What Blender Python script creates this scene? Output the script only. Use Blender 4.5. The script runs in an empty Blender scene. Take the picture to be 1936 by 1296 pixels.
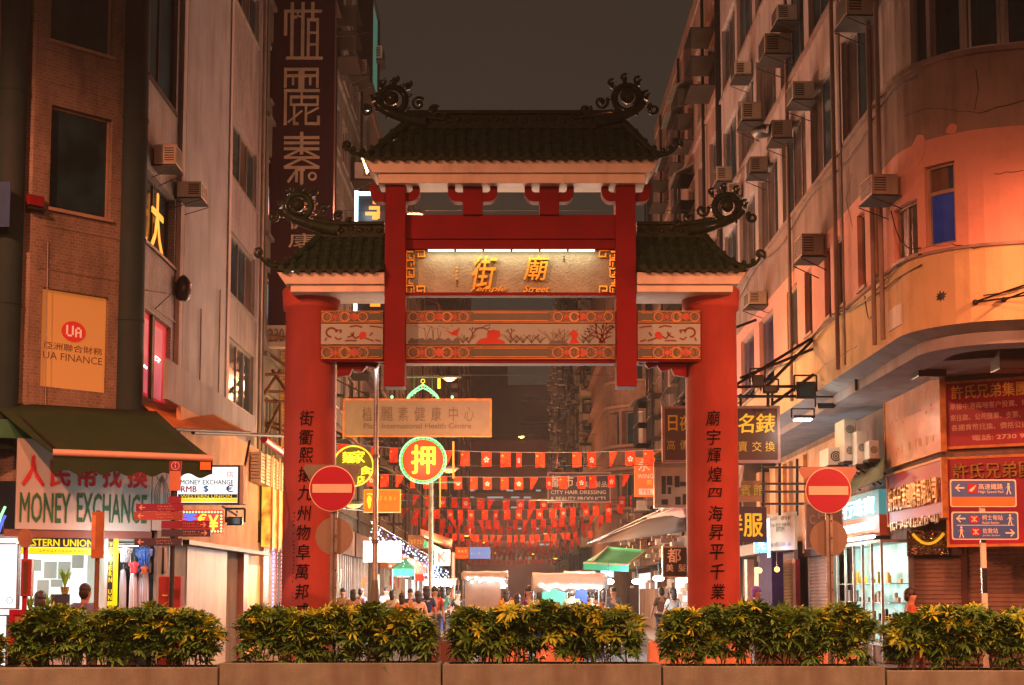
import bpy, bmesh, math, random
from mathutils import Vector, Matrix
random.seed(7)
PI = math.pi
S = bpy.context.scene
C = S.collection
# ------------------------------------------------------------------ camera, world, exposure
TH = math.radians(4.9)
F = 2689.0
CX, HV, EYE = 968.0, 1118.0, 1.6
V0 = HV - F*math.tan(TH)
cam = bpy.data.objects.new('camera', bpy.data.cameras.new('camera'))
C.objects.link(cam); S.camera = cam
cam.location = (0, 0, EYE)
cam.rotation_euler = (PI/2 + TH, 0, 0)
cam.data.sensor_width = 36.0; cam.data.lens = 36.0*F/1936.0
cam.data.shift_y = (V0 - 648.0)/1936.0
cam.data.clip_start = 0.1; cam.data.clip_end = 3000
S.view_settings.view_transform = 'Standard'; S.view_settings.look = 'None'
S.view_settings.exposure = 0.1; S.view_settings.gamma = 1.0
S.view_settings.use_curve_mapping = False
S.cycles.use_denoising = True
S.cycles.sample_clamp_indirect = 6.0; S.cycles.sample_clamp_direct = 0
S.cycles.max_bounces = 6; S.cycles.diffuse_bounces = 3; S.cycles.glossy_bounces = 3
S.cycles.transparent_max_bounces = 8; S.cycles.caustics_reflective = False; S.cycles.caustics_refractive = False
W = bpy.data.worlds.new("World"); S.world = W; W.use_nodes = True
nt = W.node_tree; nt.nodes.clear()
wo = nt.nodes.new('ShaderNodeOutputWorld'); bg = nt.nodes.new('ShaderNodeBackground')
sky = nt.nodes.new('ShaderNodeTexSky'); sky.sky_type = 'NISHITA'; sky.sun_disc = False
sky.sun_elevation = math.radians(-8); sky.sun_rotation = math.radians(200)
mixw = nt.nodes.new('ShaderNodeMix'); mixw.data_type = 'RGBA'; mixw.blend_type = 'ADD'; mixw.inputs['Factor'].default_value = 0.02
# overcast city sky: a brown glow, a little greener and paler low down
tc = nt.nodes.new('ShaderNodeTexCoord'); sep = nt.nodes.new('ShaderNodeSeparateXYZ')
ramp = nt.nodes.new('ShaderNodeValToRGB')
ramp.color_ramp.elements[0].position = 0.35; ramp.color_ramp.elements[0].color = (0.0350, 0.0285, 0.0205, 1)
ramp.color_ramp.elements[1].position = 0.7; ramp.color_ramp.elements[1].color = (0.0310, 0.0220, 0.0155, 1)
nt.links.new(tc.outputs['Generated'], sep.inputs[0]); wn = nt.nodes.new('ShaderNodeTexNoise'); wn.inputs['Scale'].default_value = 2.2; wn.inputs['Detail'].default_value = 3; wa = nt.nodes.new('ShaderNodeMath'); wa.operation = 'MULTIPLY_ADD'; wa.inputs[1].default_value = .5
nt.links.new(tc.outputs['Generated'], wn.inputs['Vector']); nt.links.new(wn.outputs['Fac'], wa.inputs[0]); nt.links.new(sep.outputs['Z'], wa.inputs[2]); nt.links.new(wa.outputs[0], ramp.inputs['Fac'])
nt.links.new(ramp.outputs['Color'], mixw.inputs['A']); nt.links.new(sky.outputs['Color'], mixw.inputs['B'])
nt.links.new(mixw.outputs['Result'], bg.inputs['Color']); bg.inputs['Strength'].default_value = 1.0
nt.links.new(bg.outputs['Background'], wo.inputs['Surface'])

def light(name, loc, power, col=(1, .36, .14), size=.15, kind='POINT', rot=None, spot=None, area=None):
    L = bpy.data.lights.new(name, kind); L.energy = power; L.color = col
    if kind in ('POINT', 'SPOT'): L.shadow_soft_size = size
    if kind == 'SPOT': L.spot_size = math.radians(spot); L.spot_blend = .3
    if kind == 'AREA':
        L.shape = 'RECTANGLE'; L.size, L.size_y = area
    o = bpy.data.objects.new(name, L); C.objects.link(o); o.location = loc
    if rot: o.rotation_euler = rot
    return o
SOD = (1.0, .285, .125)
# sodium lamps of the cross street, beside and behind the camera (their posts: builder street_lamp below)
LAMPS = [(-10.5, 12.0, 12.6, 9000), (1.5, 2.0, 13.2, 10800), (13.2, 17.0, 9.6, 5600)]
for x, y, z, p in LAMPS:
    light('lamp_and_fill_glow', (x, y, z-.28), p, SOD, .18, 'SPOT', (0, 0, 0), 172)
light('lamp_and_fill_glow', (12.0, 19.0, 8.9), 2800, (1,.26,.10), .2, 'SPOT', (0, 0, 0), 174)
light('lamp_and_fill_glow', (8.5, 11.0, 6.3), 2300, SOD, .3, 'SPOT', (math.radians(20), 0, 0), 170)  # unseen lamp added to brighten the red signs and shrub tops
light('lamp_and_fill_glow', (-13.5, -5.0, 13.0), 2200, (1, .42, .22), .3)

# ------------------------------------------------------------------ pixel -> world along a ray
def ray(u, v):
    x = (u-CX)/F; y = -(v-V0)/F
    return Vector((x, math.cos(TH)-y*math.sin(TH), math.sin(TH)+y*math.cos(TH)))
def at(u, v, Y):
    d = ray(u, v); t = Y/d.y
    return Vector((d.x*t, Y, EYE+d.z*t))

class PF:
    """a wall line in plan (left to right as seen from the street) with arc length a, height b, offset d towards the viewer"""
    def __init__(s, pts):
        s.p = [Vector((x, y)) for x, y in pts]
        s.seg = [(s.p[i+1]-s.p[i]) for i in range(len(s.p)-1)]
        s.len = [q.length for q in s.seg]
        s.cum = [0]
        for l in s.len: s.cum.append(s.cum[-1]+l)
        s.n = [Vector((q.y, -q.x)).normalized() for q in s.seg]
        s.vn = [s.n[0]] + [((s.n[i]+s.n[i+1]).normalized()) for i in range(len(s.n)-1)] + [s.n[-1]]
    def loc(s, a):
        k = 0
        while k < len(s.len)-1 and a > s.cum[k+1]: k += 1
        t = (a-s.cum[k])/s.len[k]
        return k, t
    def nrm(s, a):
        k, t = s.loc(a); tt = min(1, max(0, t))
        return (s.vn[k]*(1-tt)+s.vn[k+1]*tt).normalized() if len(s.len) > 1 else s.n[0]
    def P(s, a, b, d=0):
        k, t = s.loc(a); q = s.p[k]+s.seg[k]*t+s.nrm(a)*d
        return Vector((q.x, q.y, b))
    def rot(s, a):
        n = s.nrm(a); return math.atan2(n.x, -n.y)
    def pix(s, u, v):
        r = ray(u, v); best = None
        for k in range(len(s.seg)):
            n = s.n[k]; den = r.x*n.x+r.y*n.y
            if abs(den) < 1e-9: continue
            t = (s.p[k].x*n.x+s.p[k].y*n.y)/den
            if t <= 0: continue
            q = Vector((r.x*t, r.y*t)); aa = (q-s.p[k]).dot(s.seg[k])/s.len[k]
            lo = -1e9 if k == 0 else -1e-6; hi = 1e9 if k == len(s.seg)-1 else s.len[k]+1e-6
            if lo <= aa <= hi:
                if best is None or t < best[0]: best = (t, s.cum[k]+aa, EYE+r.z*t)
        return best[1], best[2]
    def rect(s, u0, v0, u1, v1):
        """left, bottom, right, top of a rectangle on the wall from its picture extents"""
        um = (u0+u1)/2; a0, _ = s.pix(u0, (v0+v1)/2); a1, _ = s.pix(u1, (v0+v1)/2)
        _, bt = s.pix(um, v0); _, bb = s.pix(um, v1)
        return a0, bb, a1, bt
    def cuts(s, a0, a1):
        return [a0]+[c for c in s.cum[1:-1] if a0+1e-4 < c < a1-1e-4]+[a1]
def FR(Y, x0=0): return PF([(x0, Y), (x0+1, Y)])

def wm(o):
    return (wm(o.parent) @ o.matrix_basis) if o.parent else o.matrix_basis.copy()

class MB:
    def __init__(s): s.v = []; s.f = []; s.sm = []
    def add(s, vs, fs, smooth=False):
        n = len(s.v); s.v += [Vector(q) for q in vs]
        for f in fs: s.f.append([n+i for i in f]); s.sm.append(smooth)
        return s
    def hexa(s, c):  # 8 corners: bottom 4 ccw, top 4
        return s.add(c, [(0,3,2,1),(4,5,6,7),(0,1,5,4),(1,2,6,5),(2,3,7,6),(3,0,4,7)])
    def box(s, x0, y0, z0, x1, y1, z1):
        return s.hexa([(x0,y0,z0),(x1,y0,z0),(x1,y1,z0),(x0,y1,z0),(x0,y0,z1),(x1,y0,z1),(x1,y1,z1),(x0,y1,z1)])
    def bf(s, fr, a0, b0, a1, b1, d0, d1):  # box on a wall line, d0 back, d1 front
        cs = fr.cuts(a0, a1)
        for i in range(len(cs)-1):
            p, q = cs[i], cs[i+1]
            s.hexa([fr.P(p,b0,d1), fr.P(q,b0,d1), fr.P(q,b0,d0), fr.P(p,b0,d0), fr.P(p,b1,d1), fr.P(q,b1,d1), fr.P(q,b1,d0), fr.P(p,b1,d0)])
        return s
    def quad(s, *c): return s.add(c, [tuple(range(len(c)))])
    def prism(s, fr, poly, d0, d1):
        n = len(poly); front = [fr.P(a,b,d1) for a,b in poly]; back = [fr.P(a,b,d0) for a,b in poly]
        ar = sum(poly[i][0]*poly[(i+1)%n][1]-poly[(i+1)%n][0]*poly[i][1] for i in range(n))
        fs = [tuple(range(n)), tuple(range(2*n-1, n-1, -1))]+[(i, n+i, n+(i+1)%n, (i+1)%n) for i in range(n)]
        if ar < 0: fs = [tuple(reversed(f)) for f in fs]
        return s.add(front+back, fs)
    def tube(s, path, r, n=8, caps=True, smooth=True):
        path = [Vector(p) for p in path]; m = len(path)
        rs = r if isinstance(r, (list, tuple)) else [r]*m
        rings = []; up = None
        for i, p in enumerate(path):
            t = (path[min(i+1,m-1)]-path[max(i-1,0)])
            if t.length < 1e-9: t = Vector((0,0,1))
            t.normalize()
            if up is None:
                up = Vector((0,0,1)) if abs(t.z) < .9 else Vector((1,0,0))
            x = t.cross(up)
            if x.length < 1e-6: x = t.cross(Vector((0,1,0)))
            x.normalize(); up = x.cross(t).normalized()
            rings.append([p+(x*math.cos(2*PI*k/n)+up*math.sin(2*PI*k/n))*rs[i] for k in range(n)])
        vs = [q for rg in rings for q in rg]; fs = []
        for i in range(m-1):
            for k in range(n):
                fs.append((i*n+k, (i+1)*n+k, (i+1)*n+(k+1)%n, i*n+(k+1)%n))
        s.add(vs, fs, smooth)
        if caps: s.add(rings[0], [tuple(range(n))]); s.add(rings[-1], [tuple(reversed(range(n)))])
        return s
    def rod(s, p, q, r, n=8): return s.tube([p, q], r, n)
    def lathe(s, c, prof, n=20, smooth=True):  # prof (radius, z)
        c = Vector(c); vs = []
        for r, z in prof:
            for k in range(n): vs.append(c+Vector((r*math.cos(2*PI*k/n), r*math.sin(2*PI*k/n), z)))
        fs = [(i*n+k, i*n+(k+1)%n, (i+1)*n+(k+1)%n, (i+1)*n+k) for i in range(len(prof)-1) for k in range(n)]
        s.add(vs, fs, smooth)
        s.add(vs[:n], [tuple(reversed(range(n)))]); s.add(vs[-n:], [tuple(range(n))])
        return s
    def ball(s, c, r, nu=10, nv=6, sc=(1,1,1)):
        c = Vector(c); prof = []
        vs = [c+Vector((0,0,-r*sc[2]))]
        for i in range(1, nv):
            ph = -PI/2+PI*i/nv
            for k in range(nu):
                vs.append(c+Vector((r*sc[0]*math.cos(ph)*math.cos(2*PI*k/nu), r*sc[1]*math.cos(ph)*math.sin(2*PI*k/nu), r*sc[2]*math.sin(ph))))
        vs.append(c+Vector((0,0,r*sc[2]))); L = len(vs)-1
        fs = [(0, 1+(k+1)%nu, 1+k) for k in range(nu)]
        for i in range(nv-2):
            for k in range(nu):
                a = 1+i*nu; b = a+nu; fs.append((a+k, a+(k+1)%nu, b+(k+1)%nu, b+k))
        a = 1+(nv-2)*nu; fs += [(a+k, a+(k+1)%nu, L) for k in range(nu)]
        return s.add(vs, fs, True)
    def disc(s, fr, a, b, r, d0, d1, n=40):
        return s.prism(fr, [(a+r*math.cos(2*PI*k/n), b+r*math.sin(2*PI*k/n)) for k in range(n)], d0, d1)
    def ring(s, fr, a, b, r, w, d0, d1, n=40):
        for k in range(n):
            t0 = 2*PI*k/n; t1 = 2*PI*(k+1)/n
            s.prism(fr, [(a+r*math.cos(t0), b+r*math.sin(t0)), (a+r*math.cos(t1), b+r*math.sin(t1)), (a+(r-w)*math.cos(t1), b+(r-w)*math.sin(t1)), (a+(r-w)*math.cos(t0), b+(r-w)*math.sin(t0))], d0, d1)
        return s
    def frame(s, fr, a0, b0, a1, b1, w, d0, d1):
        s.bf(fr, a0, b0, a1, b0+w, d0, d1); s.bf(fr, a0, b1-w, a1, b1, d0, d1)
        s.bf(fr, a0, b0+w, a0+w, b1-w, d0, d1); s.bf(fr, a1-w, b0+w, a1, b1-w, d0, d1); return s
    def data(s, name):
        me = bpy.data.meshes.new(name)
        me.from_pydata([tuple(q) for q in s.v], [], s.f)
        me.polygons.foreach_set('use_smooth', s.sm)
        uv = me.uv_layers.new(name='UVMap'); me.update()
        co = s.v; out = []
        for p in me.polygons:
            n = p.normal
            if abs(n.z) > .7:
                for i in p.vertices: out += (co[i].x, co[i].y)
            else:
                t = Vector((-n.y, n.x, 0)); t = t.normalized() if t.length > 1e-6 else Vector((1,0,0))
                for i in p.vertices: out += (co[i].dot(t), co[i].z)
        uv.data.foreach_set('uv', out)
        return me
    def build(s, name, mat, parent=None, label=None, kind=None, local=False, bevel=0, cat=None, group=None):
        if parent is not None and not local:
            I = wm(parent).inverted(); s.v = [I @ q for q in s.v]
        me = s.data(name)
        o = bpy.data.objects.new(name, me); C.objects.link(o)
        for m in (mat if isinstance(mat, (list, tuple)) else [mat]): me.materials.append(m)
        if parent is not None: o.parent = parent
        if bevel:
            b = o.modifiers.new('edge', 'BEVEL'); b.width = bevel; b.segments = 2; b.limit_method = 'ANGLE'
        tag(o, label, cat, group, kind)
        return o

def tag(o, label=None, cat=None, group=None, kind=None):
    if label: o['label'] = label
    if cat: o['category'] = cat
    if group: o['group'] = group
    if kind: o['kind'] = kind
    return o
def thing(name, label, cat, loc=(0,0,0), rz=0, group=None):
    o = bpy.data.objects.new(name, None); C.objects.link(o); o.empty_display_size = .1
    o.location = loc; o.rotation_euler = (0, 0, rz)
    return tag(o, label, cat, group)
KIDS = {}
def copy_tree(o, parent=None):
    c = o.copy(); C.objects.link(c); c.parent = parent
    kids = [k for k in bpy.data.objects if k.parent == o] if o.name not in KIDS else KIDS[o.name]
    KIDS[o.name] = kids
    for k in kids: copy_tree(k, c)
    return c

# ------------------------------------------------------------------ materials
def new_mat(name):
    m = bpy.data.materials.new(name); m.use_nodes = True
    n = m.node_tree; return m, n, n.nodes['Principled BSDF']
def mat(name, col, rough=.6, metal=0, var=.18, scale=3.0, bump=.0, bscale=40, dirt=0, dirtcol=(.03,.022,.015), coat=0, trans=0, streak=False):
    """painted or bare surface: colour that wanders a little, optional grime streaks and relief"""
    m, n, b = new_mat(name); N = n.nodes; L = n.links
    tc = N.new('ShaderNodeTexCoord'); co = tc.outputs['Object']
    no = N.new('ShaderNodeTexNoise'); no.inputs['Scale'].default_value = scale; no.inputs['Detail'].default_value = 6
    L.new(co, no.inputs['Vector'])
    r = N.new('ShaderNodeValToRGB'); r.color_ramp.elements[0].position = .3; r.color_ramp.elements[1].position = .72
    r.color_ramp.elements[0].color = tuple(c*(1-var) for c in col)+(1,)
    r.color_ramp.elements[1].color = tuple(min(1, c*(1+var)) for c in col)+(1,)
    L.new(no.outputs['Fac'], r.inputs['Fac']); out = r.outputs['Color']
    if dirt:
        mp = N.new('ShaderNodeMapping'); mp.inputs['Scale'].default_value = (2.3, 2.3, .4) if streak else (1.6, 1.6, 1.6)
        L.new(co, mp.inputs['Vector'])
        n2 = N.new('ShaderNodeTexNoise'); n2.inputs['Scale'].default_value = 1.0; n2.inputs['Detail'].default_value = 8; n2.inputs['Roughness'].default_value = .65
        L.new(mp.outputs[0], n2.inputs['Vector'])
        r2 = N.new('ShaderNodeValToRGB'); r2.color_ramp.elements[0].position = .48; r2.color_ramp.elements[1].position = .75
        r2.color_ramp.elements[0].color = (0,0,0,1); r2.color_ramp.elements[1].color = (dirt,)*3+(1,)
        L.new(n2.outputs['Fac'], r2.inputs['Fac'])
        mx = N.new('ShaderNodeMix'); mx.data_type = 'RGBA'; L.new(r2.outputs['Color'], mx.inputs['Factor'])
        L.new(out, mx.inputs['A']); mx.inputs['B'].default_value = dirtcol+(1,); out = mx.outputs['Result']
    L.new(out, b.inputs['Base Color'])
    b.inputs['Roughness'].default_value = rough; b.inputs['Metallic'].default_value = metal
    b.inputs['Specular IOR Level'].default_value = .5 if rough < .6 else .2
    if coat: b.inputs['Coat Weight'].default_value = coat; b.inputs['Coat Roughness'].default_value = .07
    if trans:
        pass
    if bump:
        n3 = N.new('ShaderNodeTexNoise'); n3.inputs['Scale'].default_value = bscale; n3.inputs['Detail'].default_value = 4
        L.new(co, n3.inputs['Vector'])
        bu = N.new('ShaderNodeBump'); bu.inputs['Strength'].default_value = bump; bu.inputs['Distance'].default_value = .02
        L.new(n3.outputs['Fac'], bu.inputs['Height']); L.new(bu.outputs[0], b.inputs['Normal'])
    return m
def emit(name, col, strength, sample=True, base=None, var=0, scale=2.0):
    m, n, b = new_mat(name)
    b.inputs['Base Color'].default_value = (base or tuple(c*.3 for c in col))+(1,)
    b.inputs['Emission Color'].default_value = col+(1,); b.inputs['Emission Strength'].default_value = strength
    if var:
        tc = n.nodes.new('ShaderNodeTexCoord'); no = n.nodes.new('ShaderNodeTexNoise'); no.inputs['Scale'].default_value = scale
        n.links.new(tc.outputs['Object'], no.inputs['Vector'])
        mr = n.nodes.new('ShaderNodeMapRange'); mr.inputs['From Min'].default_value = .3; mr.inputs['From Max'].default_value = .7
        mr.inputs['To Min'].default_value = strength*(1-var); mr.inputs['To Max'].default_value = strength*(1+var)
        n.links.new(no.outputs['Fac'], mr.inputs['Value']); n.links.new(mr.outputs[0], b.inputs['Emission Strength'])
    if not sample: m.cycles.emission_sampling = 'NONE'
    return m
def brick_mat(name, c1, c2, mortar, bw, bh, ms=.012, rough=.7, dirt=.6, offset=.5, bump=.4):
    """small tiles or bricks laid in metres on the uv map, with grime"""
    m, n, b = new_mat(name); N = n.nodes; L = n.links
    uv = N.new('ShaderNodeUVMap'); uv.uv_map = 'UVMap'
    br = N.new('ShaderNodeTexBrick'); br.inputs['Scale'].default_value = 1; br.inputs['Brick Width'].default_value = bw; br.inputs['Row Height'].default_value = bh
    br.inputs['Mortar Size'].default_value = ms; br.offset = offset
    br.inputs['Color1'].default_value = c1+(1,); br.inputs['Color2'].default_value = c2+(1,); br.inputs['Mortar'].default_value = mortar+(1,)
    L.new(uv.outputs[0], br.inputs['Vector'])
    mp = N.new('ShaderNodeMapping'); mp.inputs['Scale'].default_value = (2.2, .45, 1); L.new(uv.outputs[0], mp.inputs['Vector'])
    n2 = N.new('ShaderNodeTexNoise'); n2.inputs['Scale'].default_value = 1.2; n2.inputs['Detail'].default_value = 9; n2.inputs['Roughness'].default_value = .68
    L.new(mp.outputs[0], n2.inputs['Vector'])
    r2 = N.new('ShaderNodeValToRGB'); r2.color_ramp.elements[0].position = .42; r2.color_ramp.elements[1].position = .72
    r2.color_ramp.elements[0].color = (0,0,0,1); r2.color_ramp.elements[1].color = (dirt,)*3+(1,)
    L.new(n2.outputs['Fac'], r2.inputs['Fac'])
    mx = N.new('ShaderNodeMix'); mx.data_type = 'RGBA'; L.new(r2.outputs['Color'], mx.inputs['Factor'])
    L.new(br.outputs['Color'], mx.inputs['A']); mx.inputs['B'].default_value = (.045,.032,.022,1)
    L.new(mx.outputs['Result'], b.inputs['Base Color']); b.inputs['Roughness'].default_value = rough
    bu = N.new('ShaderNodeBump'); bu.inputs['Strength'].default_value = bump; bu.inputs['Distance'].default_value = .01
    L.new(br.outputs['Fac'], bu.inputs['Height']); bu.invert = True; L.new(bu.outputs[0], b.inputs['Normal'])
    return m
def glass_mat(name, col, rough=.06, em=None, es=0):
    m, n, b = new_mat(name)
    tc = n.nodes.new('ShaderNodeTexCoord'); no = n.nodes.new('ShaderNodeTexNoise'); no.inputs['Scale'].default_value = 1.3; no.inputs['Detail'].default_value = 3
    n.links.new(tc.outputs['Object'], no.inputs['Vector'])
    r = n.nodes.new('ShaderNodeValToRGB'); r.color_ramp.elements[0].color = tuple(c*.45 for c in col)+(1,); r.color_ramp.elements[1].color = tuple(c*1.7 for c in col)+(1,)  # tone noise in the colour stands in for uneven reflections
    r.color_ramp.elements[0].position = .35; r.color_ramp.elements[1].position = .7
    n.links.new(no.outputs['Fac'], r.inputs['Fac']); n.links.new(r.outputs['Color'], b.inputs['Base Color'])
    b.inputs['Roughness'].default_value = rough; b.inputs['Specular IOR Level'].default_value = .35
    bu = n.nodes.new('ShaderNodeBump'); bu.inputs['Strength'].default_value = .06; n.links.new(no.outputs['Fac'], bu.inputs['Height']); n.links.new(bu.outputs[0], b.inputs['Normal'])
    if em: b.inputs['Emission Color'].default_value = em+(1,); b.inputs['Emission Strength'].default_value = es
    return m
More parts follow.
